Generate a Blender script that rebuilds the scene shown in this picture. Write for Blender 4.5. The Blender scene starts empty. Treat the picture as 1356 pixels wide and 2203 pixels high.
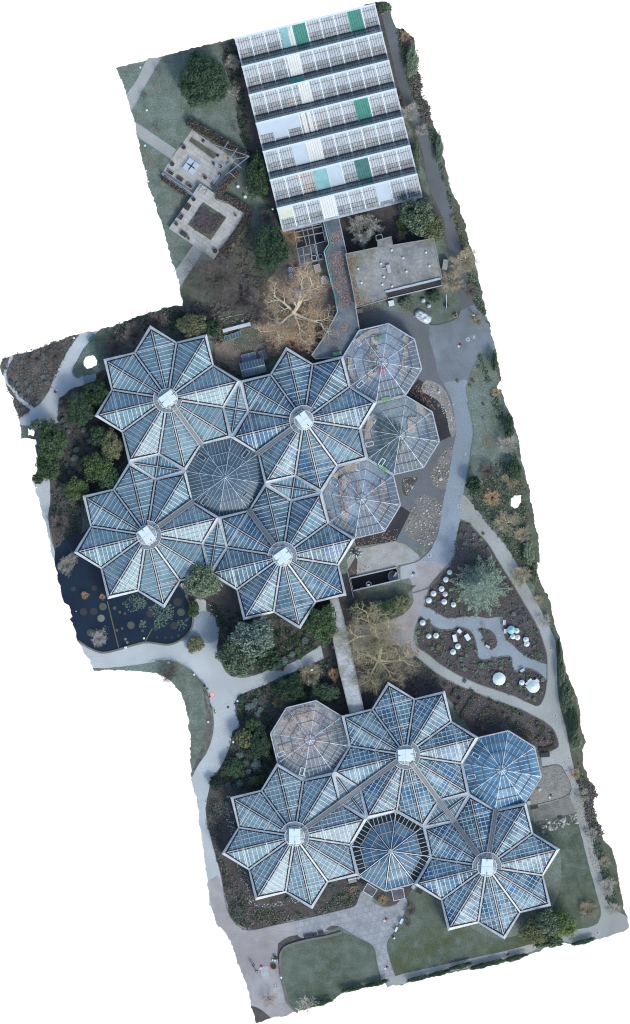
import bpy, math, random
from mathutils import Vector, Matrix, noise as mnoise
from mathutils.geometry import delaunay_2d_cdt
R = math.radians
sc = bpy.context.scene
C = sc.collection
# ------------------------------------------------------------------ camera, sky, sun, exposure
cam_d = bpy.data.cameras.new("camera"); cam = bpy.data.objects.new("camera", cam_d); C.objects.link(cam)
cam_d.type = 'ORTHO'; cam_d.ortho_scale = 220.3; cam_d.clip_end = 1000; cam_d.clip_start = 1
cam.location = (0, 0, 260); sc.camera = cam
sc.render.resolution_x = 630; sc.render.resolution_y = 1024
SUN_EL, SUN_AZ = R(41), R(146)              # azimuth clockwise from the top of the picture
sdir = Vector((math.sin(SUN_AZ)*math.cos(SUN_EL), math.cos(SUN_AZ)*math.cos(SUN_EL), math.sin(SUN_EL)))
w = bpy.data.worlds.new("World"); sc.world = w; w.use_nodes = True
nt = w.node_tree; nt.nodes.clear()
sky = nt.nodes.new('ShaderNodeTexSky'); sky.sky_type = 'NISHITA'; sky.sun_disc = False
sky.sun_elevation = SUN_EL; sky.sun_rotation = SUN_AZ; sky.air_density = 1.0; sky.dust_density = 1.6; sky.ozone_density = 1.0
bg = nt.nodes.new('ShaderNodeBackground'); bg.inputs[1].default_value = 0.12
bg2 = nt.nodes.new('ShaderNodeBackground'); bg2.inputs[0].default_value = (1, 1, 1, 1); bg2.inputs[1].default_value = 0.44
tc = nt.nodes.new('ShaderNodeTexCoord'); sx = nt.nodes.new('ShaderNodeSeparateXYZ')
lt = nt.nodes.new('ShaderNodeMath'); lt.operation = 'LESS_THAN'; lt.inputs[1].default_value = -0.02
mx = nt.nodes.new('ShaderNodeMixShader'); wo = nt.nodes.new('ShaderNodeOutputWorld')
hs = nt.nodes.new('ShaderNodeHueSaturation'); hs.inputs['Saturation'].default_value = 1.05
L = nt.links.new
wb = nt.nodes.new('ShaderNodeMix'); wb.data_type = 'RGBA'; wb.blend_type = 'MULTIPLY'; wb.inputs[0].default_value = 1.0; wb.inputs[7].default_value = (1.02, 1.0, .92, 1)   # white balance
L(sky.outputs[0], hs.inputs['Color']); L(hs.outputs[0], wb.inputs[6]); L(wb.outputs[2], bg.inputs[0]); L(tc.outputs['Generated'], sx.inputs[0]); L(sx.outputs[2], lt.inputs[0])
L(lt.outputs[0], mx.inputs[0]); L(bg.outputs[0], mx.inputs[1]); L(bg2.outputs[0], mx.inputs[2]); L(mx.outputs[0], wo.inputs[0])
sl = bpy.data.lights.new("sun", 'SUN'); sl.energy = 0.9; sl.angle = R(12); sl.color = (0.97, 1.0, 0.93)
so = bpy.data.objects.new("sun", sl); C.objects.link(so); so.rotation_euler = (-sdir).to_track_quat('-Z', 'Y').to_euler(); so.location = (60, -80, 80)
sc.view_settings.view_transform = 'Standard'; sc.view_settings.look = 'None'; sc.view_settings.gamma = 1; sc.view_settings.exposure = 1.38
sc.render.engine = 'CYCLES'; sc.cycles.use_denoising = True; sc.cycles.max_bounces = 6; sc.cycles.diffuse_bounces = 3; sc.cycles.glossy_bounces = 2
sc.cycles.transparent_max_bounces = 10; sc.cycles.transmission_bounces = 2; sc.cycles.pixel_filter_type = 'BLACKMAN_HARRIS'; sc.cycles.filter_width = 1.1

# ------------------------------------------------------------------ helpers
def P(x, y, z=0.0): return Vector(((x-678)/10.0, (1101.5-y)/10.0, z))
def PP(pts): return [(( x-678)/10.0, (1101.5-y)/10.0) for x, y in pts]
def tag(o, label=None, cat=None, group=None, kind=None):
    if label: o['label'] = label
    if cat: o['category'] = cat
    if group: o['group'] = group
    if kind: o['kind'] = kind
    return o
def thing(name, label, cat, loc=(0, 0, 0), rz=0.0, group=None):
    o = bpy.data.objects.new(name, None); C.objects.link(o); o.location = loc; o.rotation_euler = (0, 0, rz); o.empty_display_size = .5
    return tag(o, label, cat, group)
def mesh(name, V, F, mats, parent=None, mi=None, smooth=False):
    me = bpy.data.meshes.new(name); me.from_pydata([tuple(v) for v in V], [], F); 
    for m in (mats if isinstance(mats, (list, tuple)) else [mats]): me.materials.append(m)
    if mi: me.polygons.foreach_set('material_index', mi)
    if smooth: me.polygons.foreach_set('use_smooth', [True]*len(me.polygons))
    me.update()
    o = bpy.data.objects.new(name, me); C.objects.link(o)
    if parent: o.parent = parent
    return o
def link_obj(name, me, parent=None, loc=None, rz=None, scale=None):
    o = bpy.data.objects.new(name, me); C.objects.link(o); o.parent = parent
    if loc is not None: o.location = loc
    if rz is not None: o.rotation_euler = (0, 0, rz)
    if scale is not None: o.scale = scale
    return o
class B:                                     # collects shapes for ONE mesh
    def __init__(s): s.V = []; s.F = []; s.M = []
    def add(s, V, F, m=0):
        n = len(s.V); s.V += [tuple(v) for v in V]; s.F += [tuple(i+n for i in f) for f in F]; s.M += [m]*len(F)
    def box(s, c, size, rz=0.0, m=0, bev=0.0):
        cx, cy, cz = c; a, b, h = size[0]/2, size[1]/2, size[2]; co, si = math.cos(rz), math.sin(rz)
        def r(x, y, z): return (cx+x*co-y*si, cy+x*si+y*co, cz+z)
        if bev:
            q = bev; V = [r(x, y, z) for z, k in ((0, 0), (h-q, 0), (h, q)) for x, y in ((-a+k, -b+k), (a-k, -b+k), (a-k, b-k), (-a+k, b-k))]
            F = [(3, 2, 1, 0), (8, 9, 10, 11)]
            for l in (0, 4):
                for i in range(4): j = (i+1) % 4; F.append((l+i, l+j, l+4+j, l+4+i))
            s.add(V, F, m)
        else:
            V = [r(x, y, z) for z in (0, h) for x, y in ((-a, -b), (a, -b), (a, b), (-a, b))]
            s.add(V, [(3, 2, 1, 0), (4, 5, 6, 7), (0, 1, 5, 4), (1, 2, 6, 5), (2, 3, 7, 6), (3, 0, 4, 7)], m)
    def prism(s, pts, z0, z1, m=0):
        n = len(pts)
        ar = sum(pts[i][0]*pts[(i+1) % n][1]-pts[(i+1) % n][0]*pts[i][1] for i in range(n))
        if ar < 0: pts = pts[::-1]
        V = [(x, y, z0) for x, y in pts]+[(x, y, z1) for x, y in pts]
        F = [tuple(range(n-1, -1, -1)), tuple(range(n, 2*n))]+[(i, (i+1) % n, n+(i+1) % n, n+i) for i in range(n)]
        s.add(V, F, m)
    def bar(s, a, b, wd, ht, m=0):            # box beam between two points; wd across (horizontal), ht downward
        a, b = Vector(a), Vector(b); d = (b-a)
        if d.length < 1e-5: return
        side = Vector((-d.y, d.x, 0)); side = side.normalized()*wd/2 if side.length > 1e-6 else Vector((wd/2, 0, 0))
        up = d.cross(side).normalized()*ht
        if up.z < 0: up = -up
        if abs(d.normalized().z) > .999: up = Vector((0, wd, 0))
        V = [a-side-up, a+side-up, a+side, a-side, b-side-up, b+side-up, b+side, b-side]
        s.add(V, [(3, 2, 1, 0), (4, 5, 6, 7), (0, 1, 5, 4), (1, 2, 6, 5), (2, 3, 7, 6), (3, 0, 4, 7)], m)
    def tube(s, pts, rads, n=4, m=0, cap=True):
        rings = []
        for i, p in enumerate(pts):
            p = Vector(p); d = (Vector(pts[min(i+1, len(pts)-1)])-Vector(pts[max(i-1, 0)]))
            if d.length < 1e-6: d = Vector((0, 0, 1))
            d.normalize(); u = d.cross(Vector((0, 0, 1)) if abs(d.z) < .95 else Vector((1, 0, 0))).normalized(); v = d.cross(u)
            r = rads[i] if isinstance(rads, (list, tuple)) else rads
            rings.append([p+u*r*math.cos(2*math.pi*k/n)+v*r*math.sin(2*math.pi*k/n) for k in range(n)])
        V = [v for r in rings for v in r]; F = []
        for i in range(len(rings)-1):
            for k in range(n): F.append((i*n+k, i*n+(k+1) % n, (i+1)*n+(k+1) % n, (i+1)*n+k))
        if cap: F.append(tuple(range((len(rings)-1)*n, len(rings)*n))); F.append(tuple(range(n-1, -1, -1)))
        s.add(V, F, m)
    def cone(s, c, r0, r1, h, n=16, m=0, base=True):
        cx, cy, cz = c
        V = [(cx+r0*math.cos(2*math.pi*k/n), cy+r0*math.sin(2*math.pi*k/n), cz) for k in range(n)]+[(cx+r1*math.cos(2*math.pi*k/n), cy+r1*math.sin(2*math.pi*k/n), cz+h) for k in range(n)]
        F = [(k, (k+1) % n, n+(k+1) % n, n+k) for k in range(n)]+[tuple(range(n, 2*n))]
        if base: F.append(tuple(range(n-1, -1, -1)))
        s.add(V, F, m)
    def lathe(s, c, prof, n=16, m=0):
        cx, cy, cz = c; V = []; F = []
        for r, z in prof: V += [(cx+r*math.cos(2*math.pi*k/n), cy+r*math.sin(2*math.pi*k/n), cz+z) for k in range(n)]
        for i in range(len(prof)-1):
            for k in range(n): F.append((i*n+k, i*n+(k+1) % n, (i+1)*n+(k+1) % n, (i+1)*n+k))
        F.append(tuple(range((len(prof)-1)*n, len(prof)*n))); F.append(tuple(range(n-1, -1, -1)))
        s.add(V, F, m)
    def build(s, name, mats, parent=None, smooth=False):
        return mesh(name, s.V, s.F, mats, parent, s.M if isinstance(mats, (list, tuple)) and len(mats) > 1 else None, smooth)
def inside(pt, poly):
    x, y = pt; c = False; n = len(poly); j = n-1
    for i in range(n):
        xi, yi = poly[i]; xj, yj = poly[j]
        if (yi > y) != (yj > y) and x < (xj-xi)*(y-yi)/(yj-yi)+xi: c = not c
        j = i
    return c
def dens(pts, step, closed=True):
    out = []; n = len(pts)
    for i in range(n if closed else n-1):
        a, b = Vector(pts[i]), Vector(pts[(i+1) % n]); k = max(1, int((b-a).length/step))
        for t in range(k): out.append(tuple(a.lerp(b, t/k)))
    if not closed: out.append(tuple(pts[-1]))
    return out
def jitter(pts, amp, freq, seed=0):
    out = []
    for x, y in pts:
        v = mnoise.noise_vector(Vector((x*freq, y*freq, seed*7.3)))
        v2 = mnoise.noise_vector(Vector((x*freq*3.1, y*freq*3.1, seed*3.3+5)))
        out.append((x+(v.x+v2.x*.5)*amp, y+(v.y+v2.y*.5)*amp))
    return out
def smooth(pts, k=4, closed=True):
    n = len(pts); out = []
    rng = range(n) if closed else range(n-1)
    for i in rng:
        g = (lambda j: pts[j % n]) if closed else (lambda j: pts[max(0, min(n-1, j))])
        p0, p1, p2, p3 = g(i-1), g(i), g(i+1), g(i+2)
        for t in range(k):
            t /= k; t2 = t*t; t3 = t2*t
            out.append(tuple(.5*((2*p1[a])+(-p0[a]+p2[a])*t+(2*p0[a]-5*p1[a]+4*p2[a]-p3[a])*t2+(-p0[a]+3*p1[a]-3*p2[a]+p3[a])*t3) for a in (0, 1)))
    if not closed: out.append(tuple(pts[-1]))
    return out

# ------------------------------------------------------------------ materials
class NB:
    def __init__(s, name):
        s.m = bpy.data.materials.new(name); s.m.use_nodes = True; s.t = s.m.node_tree; s.t.nodes.clear()
        s.out = s.t.nodes.new('ShaderNodeOutputMaterial')
    def n(s, typ, **kw):
        nd = s.t.nodes.new(typ)
        for k, v in kw.items():
            if k.startswith('i_'): nd.inputs[k[2:].replace('_', ' ')].default_value = v
            else: setattr(nd, k, v)
        return nd
    def l(s, a, b): s.t.links.new(a, b)
    def coord(s, obj=False):
        if obj: return s.n('ShaderNodeTexCoord').outputs['Object']
        return s.n('ShaderNodeNewGeometry').outputs['Position']
    def noise(s, co, scale, detail=4, rough=.55):
        nd = s.n('ShaderNodeTexNoise'); nd.inputs['Scale'].default_value = scale; nd.inputs['Detail'].default_value = detail; nd.inputs['Roughness'].default_value = rough
        s.l(co, nd.inputs['Vector']); return nd.outputs['Fac']
    def ramp(s, fac, stops):
        nd = s.n('ShaderNodeValToRGB'); e = nd.color_ramp.elements
        while len(e) < len(stops): e.new(.5)
        for i, (p, c) in enumerate(stops): e[i].position = p; e[i].color = (*c, 1) if len(c) == 3 else c
        s.l(fac, nd.inputs[0]); return nd.outputs[0]
    def mix(s, f, a, b, mode='MIX'):
        nd = s.n('ShaderNodeMix', data_type='RGBA', blend_type=mode)
        if isinstance(f, (int, float)): nd.inputs[0].default_value = f
        else: s.l(f, nd.inputs[0])
        for i, v in ((6, a), (7, b)):
            if isinstance(v, (tuple, list)): nd.inputs[i].default_value = (*v, 1)
            else: s.l(v, nd.inputs[i])
        return nd.outputs[2]
    def math(s, op, a, b=None, clamp=False):
        nd = s.n('ShaderNodeMath', operation=op, use_clamp=clamp)
        for i, v in enumerate((a, b)):
            if v is None: continue
            if isinstance(v, (int, float)): nd.inputs[i].default_value = v
            else: s.l(v, nd.inputs[i])
        return nd.outputs[0]
    def pbr(s, col, rough=.8, metal=0.0, spec=.3, bump=None, bstr=.3, bdist=.05):
        nd = s.n('ShaderNodeBsdfPrincipled')
        for k, v in (('Base Color', col), ('Roughness', rough), ('Metallic', metal), ('Specular IOR Level', spec)):
            if isinstance(v, (tuple, list)): nd.inputs[k].default_value = (*v, 1)
            elif isinstance(v, (int, float)): nd.inputs[k].default_value = v
            else: s.l(v, nd.inputs[k])
        if bump is not None:
            b = s.n('ShaderNodeBump'); b.inputs['Strength'].default_value = bstr; b.inputs['Distance'].default_value = bdist; s.l(bump, b.inputs['Height']); s.l(b.outputs[0], nd.inputs['Normal'])
        return nd.outputs[0]
    def done(s, sh): s.l(sh, s.out.inputs[0]); return s.m
def ground_mat(name, c0, c1, c2, big=.08, mid=.6, fine=3.5, rough=.9, speck=None, bstr=.4, tint=None, tscale=.12):
    b = NB(name); co = b.coord()
    n1 = b.noise(co, big, 5, .6); n2 = b.noise(co, mid, 6, .7); n3 = b.noise(co, fine, 4, .75)
    col = b.mix(b.ramp(n1, [(.36, (0, 0, 0)), (.64, (1, 1, 1))]), c0, c1)
    col = b.mix(b.math('MULTIPLY', b.ramp(n2, [(.42, (0, 0, 0)), (.66, (1, 1, 1))]), .65), col, c2)
    if tint:
        col = b.mix(b.math('MULTIPLY', b.ramp(b.noise(co, tscale, 5, .65), [(.52, (0, 0, 0)), (.66, (1, 1, 1))]), .8), col, tint)
    v = b.ramp(n3, [(.3, (.55, .55, .55)), (.7, (1.45, 1.45, 1.45))])
    col = b.mix(1.0, col, v, 'MULTIPLY')
    if speck:
        vo = b.n('ShaderNodeTexVoronoi'); vo.inputs['Scale'].default_value = speck[1]; b.l(co, vo.inputs['Vector'])
        s_ = b.ramp(vo.outputs['Distance'], [(speck[2], (1, 1, 1)), (speck[2]+.06, (0, 0, 0))])
        col = b.mix(b.math('MULTIPLY', s_, b.ramp(n2, [(.45, (0, 0, 0)), (.6, (1, 1, 1))])), col, speck[0])
    return b.done(b.pbr(col, rough, 0, .2, n3, bstr, .08))
def plain(name, col, rough=.6, metal=0.0, spec=.4, var=.15, scale=1.5, dirt=None):
    b = NB(name); co = b.coord(); n = b.noise(co, scale, 5, .65)
    c = b.mix(1.0, col, b.ramp(n, [(.3, (1-var,)*3), (.7, (1+var,)*3)]), 'MULTIPLY')
    if dirt: c = b.mix(b.ramp(b.noise(co, .9, 6, .75), [(.5, (0, 0, 0)), (.68, (1, 1, 1))]), c, dirt)
    return b.done(b.pbr(c, rough, metal, spec))
def leaf_mat(name, dark, light, accent=None, rough=.65):
    b = NB(name); g = b.n('ShaderNodeNewGeometry'); oi = b.n('ShaderNodeObjectInfo')
    n = b.noise(b.coord(), .45, 4, .65)
    f = b.math('ADD', b.math('MULTIPLY', g.outputs['Random Per Island'], .55), b.math('MULTIPLY', n, .6))
    f = b.math('ADD', f, b.math('MULTIPLY', b.math('SUBTRACT', oi.outputs['Random'], .5), .3))
    c = b.ramp(f, [(.25, dark), (.85, light)])
    if accent: c = b.mix(b.math('GREATER_THAN', g.outputs['Random Per Island'], .86), c, accent)
    p = b.n('ShaderNodeBsdfPrincipled'); b.l(c, p.inputs['Base Color']); p.inputs['Roughness'].default_value = rough; p.inputs['Specular IOR Level'].default_value = .25
    t = b.n('ShaderNodeBsdfTranslucent'); b.l(c, t.inputs[0]); m = b.n('ShaderNodeMixShader'); m.inputs[0].default_value = .2
    b.l(p.outputs[0], m.inputs[1]); b.l(t.outputs[0], m.inputs[2]); return b.done(m.outputs[0])
M = {}
M['lawn'] = ground_mat('frosty_lawn', (.078, .098, .070), (.125, .158, .138), (.17, .21, .195), .07, .5, 3, tint=(.115, .098, .080), tscale=.11)
M['lawn2'] = ground_mat('deep_lawn', (.052, .070, .048), (.088, .112, .090), (.135, .16, .142), .06, .4, 4, tint=(.062, .075, .03), tscale=.09)
M['rough'] = ground_mat('rough_grass', (.060, .066, .045), (.088, .11, .082), (.12, .13, .105), .09, .6, 3, tint=(.085, .06, .045))
M['soil'] = ground_mat('dark_soil', (.045, .042, .042), (.075, .068, .066), (.10, .095, .088), .15, .8, 4, speck=((.28, .28, .27), 2.2, .09), bstr=.7)
M['soil_purple'] = ground_mat('damp_soil', (.06, .05, .052), (.09, .077, .08), (.072, .07, .088), .15, .6, 4, speck=((.22, .21, .21), 1.8, .07), bstr=.6)
M['heath'] = ground_mat('heath_bed', (.075, .058, .05), (.13, .115, .11), (.17, .165, .16), .12, 1.0, 4.5, tint=(.06, .045, .04), bstr=.9)
M['gravel'] = ground_mat('frosted_gravel', (.31, .33, .34), (.42, .455, .475), (.33, .35, .365), .05, .3, 6, bstr=.2)
M['gravel_tan'] = ground_mat('tan_gravel', (.225, .235, .225), (.31, .325, .33), (.27, .28, .265), .07, .35, 6, bstr=.2)
M['gravel_pink'] = ground_mat('pink_gravel', (.24, .215, .22), (.33, .32, .335), (.20, .20, .20), .08, .4, 6, bstr=.2)
M['asphalt'] = ground_mat('grey_asphalt', (.085, .092, .102), (.13, .145, .165), (.105, .112, .12), .07, .4, 6, bstr=.15)
M['road'] = ground_mat('frosted_asphalt', (.165, .20, .23), (.235, .285, .335), (.135, .16, .175), .05, .2, 6, bstr=.15)
M['slate'] = ground_mat('blue_paving', (.18, .215, .245), (.25, .295, .34), (.20, .235, .26), .1, .5, 5, bstr=.2)
M['darkslab'] = ground_mat('dark_terrace', (.022, .024, .03), (.035, .038, .045), (.05, .04, .038), .2, .8, 5, bstr=.3)
M['sand'] = ground_mat('sandy_bed', (.20, .185, .17), (.28, .265, .25), (.15, .135, .12), .15, .8, 4, speck=((.5, .5, .5), 2.0, .12), bstr=.6)
M['stonebed'] = ground_mat('stony_bed', (.10, .092, .085), (.165, .155, .145), (.22, .205, .19), .15, .8, 4, speck=((.5, .51, .53), 1.3, .09), bstr=.9)
M['leafy'] = ground_mat('leaf_littered_ground', (.105, .088, .072), (.185, .155, .13), (.25, .20, .17), .15, .9, 4, tint=(.10, .12, .07), bstr=.8)
M['junction'] = ground_mat('light_asphalt', (.125, .145, .165), (.185, .215, .245), (.11, .12, .13), .08, .4, 6, bstr=.15)
M['court'] = ground_mat('court_gravel', (.24, .245, .24), (.32, .33, .33), (.20, .195, .17), .1, .5, 6, bstr=.2)
def paving_mat(name, c, c2, size, mortar, rz):
    b = NB(name); co = b.coord(); mp = b.n('ShaderNodeMapping'); mp.inputs['Rotation'].default_value = (0, 0, rz); b.l(co, mp.inputs[0])
    br = b.n('ShaderNodeTexBrick'); br.offset = 0.5; br.inputs['Scale'].default_value = 1; br.inputs['Brick Width'].default_value = size; br.inputs['Row Height'].default_value = size
    br.inputs['Mortar Size'].default_value = .05; br.inputs['Color1'].default_value = (*c, 1); br.inputs['Color2'].default_value = (*c2, 1); br.inputs['Mortar'].default_value = (*mortar, 1); b.l(mp.outputs[0], br.inputs[0])
    n = b.noise(co, .5, 6, .7); col = b.mix(1.0, br.outputs[0], b.ramp(n, [(.3, (.72, .72, .72)), (.7, (1.2, 1.2, 1.2))]), 'MULTIPLY')
    return b.done(b.pbr(col, .85, 0, .2, b.noise(co, 8, 3), .2))
M['pave'] = paving_mat('pale_slab_paving', (.37, .36, .34), (.33, .322, .31), .9, (.26, .255, .24), R(35))
M['pave2'] = paving_mat('plaza_paving', (.26, .275, .30), (.235, .25, .275), 1.2, (.19, .20, .215), R(-13))
def water_mat():
    b = NB('pond_water'); co = b.coord(); c = b.mix(b.ramp(b.noise(co, .15, 5, .6), [(.35, (0, 0, 0)), (.65, (1, 1, 1))]), (.006, .012, .026), (.010, .020, .034))
    return b.done(b.pbr(c, .08, 0, .35))
M['water'] = water_mat()
M['metal'] = plain('pale_roof_metal', (.33, .365, .41), .45, .0, .5, .14, .8, dirt=(.24, .245, .25))
M['metal2'] = plain('grey_channel_metal', (.26, .285, .32), .5, .0, .5, .2, .8, dirt=(.22, .21, .2))
M['white'] = plain('white_glazing_bar', (.47, .55, .60), .5, 0, .4, .08)
M['thinbar'] = plain('pale_blue_glazing_bar', (.34, .42, .47), .5, 0, .4, .08)
M['bar_warm'] = plain('brown_glazing_bar', (.24, .225, .22), .6, 0, .3, .1)
M['gasket'] = plain('black_gasket', (.010, .010, .013), .7, 0, .3)
M['walkway'] = plain('grey_grating', (.17, .18, .195), .7, 0, .3, .15, 3)
M['hubglass'] = plain('weathered_hub_glass', (.25, .28, .305), .4, 0, .5, .25, 2.5, dirt=(.17, .175, .18))
M['hubwhite'] = plain('white_vent_lid', (.50, .585, .61), .5, 0, .4, .05, 1.5)
M['wallglass'] = plain('greenhouse_wall', (.18, .22, .24), .2, 0, .5, .2, .5)
M['concrete'] = plain('concrete', (.22, .23, .235), .85, 0, .2, .2, 1.0, dirt=(.2, .19, .17))
M['conc_light'] = plain('pale_concrete', (.30, .32, .34), .8, 0, .2, .12, 1.0)
M['stone'] = plain('rim_stone', (.13, .125, .12), .85, 0, .2, .25, 1.5)
M['dark'] = plain('dark_grey', (.03, .032, .036), .6, 0, .3)
M['brownbox'] = plain('brown_soil_fill', (.05, .04, .035), .9, 0, .1, .3, 5)
M['bluegrey'] = plain('blue_grey_wood', (.22, .27, .33), .7, 0, .3, .15, 3)
M['steel'] = plain('blue_grey_steel', (.20, .24, .30), .4, .3, .5, .1)
M['dirtcourt'] = ground_mat('dirt_court', (.115, .12, .11), (.165, .17, .16), (.20, .20, .185), .15, .6, 4, bstr=.3)
M['dirtpath'] = ground_mat('brown_dirt_path', (.10, .085, .085), (.145, .125, .125), (.12, .115, .11), .2, .6, 5, bstr=.3)
M['ringdark'] = plain('dark_ring_steel', (.07, .085, .10), .5, 0, .4, .1)
M['rope'] = plain('yellow_hose', (.42, .33, .06), .6)
M['orange'] = plain('orange_fabric', (.72, .17, .06), .6, 0, .3, .05)
M['red'] = plain('red_plastic', (.45, .05, .06), .5, 0, .4, .05)
M['pinkred'] = plain('pink_flower', (.55, .10, .16), .6)
M['lime'] = plain('lime_vest', (.62, .78, .05), .6, 0, .3, .05)
M['black'] = plain('black_cloth', (.012, .013, .02), .8)
M['navy'] = plain('dark_blue_cloth', (.05, .10, .22), .8)
M['skin'] = plain('skin', (.45, .28, .2), .6, 0, .3, .05)
M['rock'] = plain('grey_rock', (.25, .25, .235), .9, 0, .2, .3, 2.5, dirt=(.2, .19, .15))
M['rock_white'] = plain('pale_rock', (.34, .34, .33), .85, 0, .2, .15, 2)
M['green_net'] = plain('green_shade_cloth', (.045, .19, .155), .7, 0, .2, .15, 1.2)
M['green_dk'] = plain('dark_green_shade_cloth', (.04, .13, .12), .7, 0, .2, .2, 1.2)
M['teal'] = plain('pale_teal_cloth', (.16, .32, .34), .7, 0, .2, .15, .8)
M['blind'] = plain('white_roller_shade', (.33, .395, .46), .6, 0, .3, .06, .3)
M['cream'] = plain('cream_panel', (.48, .50, .49), .6, 0, .3, .08, .6)
M['paleyellow'] = plain('pale_yellow_panel', (.42, .45, .36), .6, 0, .3, .12, .6)
M['greenbox'] = plain('green_slat', (.17, .34, .17), .6, 0, .3, .2, 3)
M['tarp'] = plain('white_tarp', (.42, .46, .50), .5, 0, .4, .15, 1.2)
M['tealtarp'] = plain('pale_turquoise_cover', (.22, .42, .46), .5, 0, .4, .08, 1.2)
M['bark'] = plain('pale_bark', (.46, .41, .31), .9, 0, .1, .3, 2)
M['bark_y'] = plain('lichen_bark', (.36, .33, .19), .9, 0, .1, .3, 2)
M['bark_d'] = plain('dark_bark', (.08, .065, .055), .9, 0, .1, .3, 2)
M['twig'] = leaf_mat('bare_twig', (.20, .14, .09), (.60, .45, .31))
M['twig_y'] = leaf_mat('mossy_twig', (.11, .095, .06), (.44, .385, .27))
M['twig_p'] = leaf_mat('purple_brown_twig', (.075, .063, .06), (.20, .175, .165))
M['twig_w'] = leaf_mat('pale_twig', (.2, .19, .17), (.42, .41, .38))
M['twig_o'] = leaf_mat('orange_twig', (.24, .135, .07), (.56, .38, .24))
M['l_dark'] = leaf_mat('dark_green_leaf', (.006, .020, .012), (.055, .098, .055))
M['l_mid'] = leaf_mat('mid_green_leaf', (.010, .028, .014), (.085, .135, .06))
M['l_bright'] = leaf_mat('bright_green_leaf', (.014, .036, .014), (.135, .19, .07))
M['l_gold'] = leaf_mat('golden_green_leaf', (.022, .034, .018), (.19, .20, .105))
M['l_blue'] = leaf_mat('blue_green_leaf', (.03, .055, .048), (.27, .35, .285))
M['l_grey'] = leaf_mat('silver_leaf', (.035, .05, .05), (.15, .20, .205))
M['l_oak'] = leaf_mat('grey_green_leaf', (.022, .042, .028), (.20, .26, .175))
M['heather'] = leaf_mat('heather_leaf', (.045, .034, .036), (.13, .105, .115))
M['l_brown'] = leaf_mat('beech_hedge_leaf', (.05, .042, .036), (.185, .155, .13))
M['l_red'] = leaf_mat('red_autumn_leaf', (.12, .03, .02), (.4, .16, .05))
M['litter'] = leaf_mat('fallen_leaf', (.16, .10, .08), (.50, .34, .28))
M['lily'] = leaf_mat('floating_leaf', (.05, .09, .07), (.16, .235, .17))
M['pebble'] = leaf_mat('pebble_stone', (.16, .16, .155), (.62, .64, .66))
def glass_mat(name, c0, c1, c2, trans, gloss=.075, sx_=.95, sy_=.85, rough=.10, blue=None, big=.12):
    b = NB(name); tc_ = b.n('ShaderNodeTexCoord'); oi = b.n('ShaderNodeObjectInfo'); gp = b.coord()
    sp = b.n('ShaderNodeSeparateXYZ'); b.l(tc_.outputs['Object'], sp.inputs[0])
    fx = b.math('FLOOR', b.math('DIVIDE', sp.outputs[0], sx_)); fy = b.math('FLOOR', b.math('DIVIDE', b.math('SUBTRACT', sp.outputs[1], 2.5), sy_))
    cb = b.n('ShaderNodeCombineXYZ'); b.l(fx, cb.inputs[0]); b.l(fy, cb.inputs[1]); b.l(b.math('MULTIPLY', oi.outputs['Random'], 91), cb.inputs[2])
    wn = b.n('ShaderNodeTexWhiteNoise', noise_dimensions='3D'); b.l(cb.outputs[0], wn.inputs[0])
    n = b.noise(gp, big, 4, .6)
    f = b.math('ADD', b.math('MULTIPLY', wn.outputs[0], .30), b.math('MULTIPLY', n, .9)); f = b.math('ADD', f, b.math('MULTIPLY', oi.outputs['Random'], .16))
    col = b.ramp(f, [(.38, c0), (.6, c1), (.85, c2)])
    if blue:
        nb = b.ramp(b.noise(gp, .16, 5, .65), [(.50, (0, 0, 0)), (.60, (1, 1, 1))]); col = b.mix(b.math('MULTIPLY', nb, .8), col, blue)
    d = b.n('ShaderNodeBsdfDiffuse'); b.l(col, d.inputs[0])
    g = b.n('ShaderNodeBsdfGlossy'); g.inputs['Roughness'].default_value = rough; g.inputs['Color'].default_value = (.85, .9, .95, 1)
    m1 = b.n('ShaderNodeMixShader'); m1.inputs[0].default_value = gloss; b.l(d.outputs[0], m1.inputs[1]); b.l(g.outputs[0], m1.inputs[2])
    t = b.n('ShaderNodeBsdfTransparent'); t.inputs[0].default_value = (.78, .88, .95, 1)
    m2 = b.n('ShaderNodeMixShader')
    if trans: b.l(b.math('MULTIPLY', b.ramp(b.noise(gp, .22, 4, .6), [(.40, (.25, .25, .25)), (.62, (1, 1, 1))]), trans), m2.inputs[0])
    else: m2.inputs[0].default_value = 0
    b.l(m1.outputs[0], m2.inputs[1]); b.l(t.outputs[0], m2.inputs[2]); return b.done(m2.outputs[0])
M['pane_a'] = glass_mat('frosted_double_glazing', (.075, .145, .18), (.105, .195, .235), (.155, .255, .295), .10)
M['pane_b'] = glass_mat('blue_double_glazing', (.06, .13, .175), (.10, .195, .245), (.21, .32, .36), .5, blue=(.02, .11, .26))
M['pane_f'] = glass_mat('grid_glazing', (.055, .125, .18), (.10, .195, .25), (.24, .34, .38), .5, blue=(.02, .10, .24))
M['pane_g'] = glass_mat('grid_glazing_frosted', (.085, .14, .17), (.125, .195, .225), (.18, .26, .29), .12)
M['pane_e'] = glass_mat('smoky_dome_glazing', (.04, .07, .095), (.052, .085, .115), (.07, .105, .135), .05, .06)
M['pane_q'] = glass_mat('deep_blue_glazing', (.04, .09, .15), (.075, .15, .22), (.14, .23, .29), .4, .08, blue=(.03, .09, .2))
M['pane_qshade'] = glass_mat('gap_shade_glazing', (.008, .012, .014), (.014, .02, .024), (.03, .04, .045), .5, .03)  # shade of the unlit gap below the hall's outer ring, painted into the panes
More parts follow.
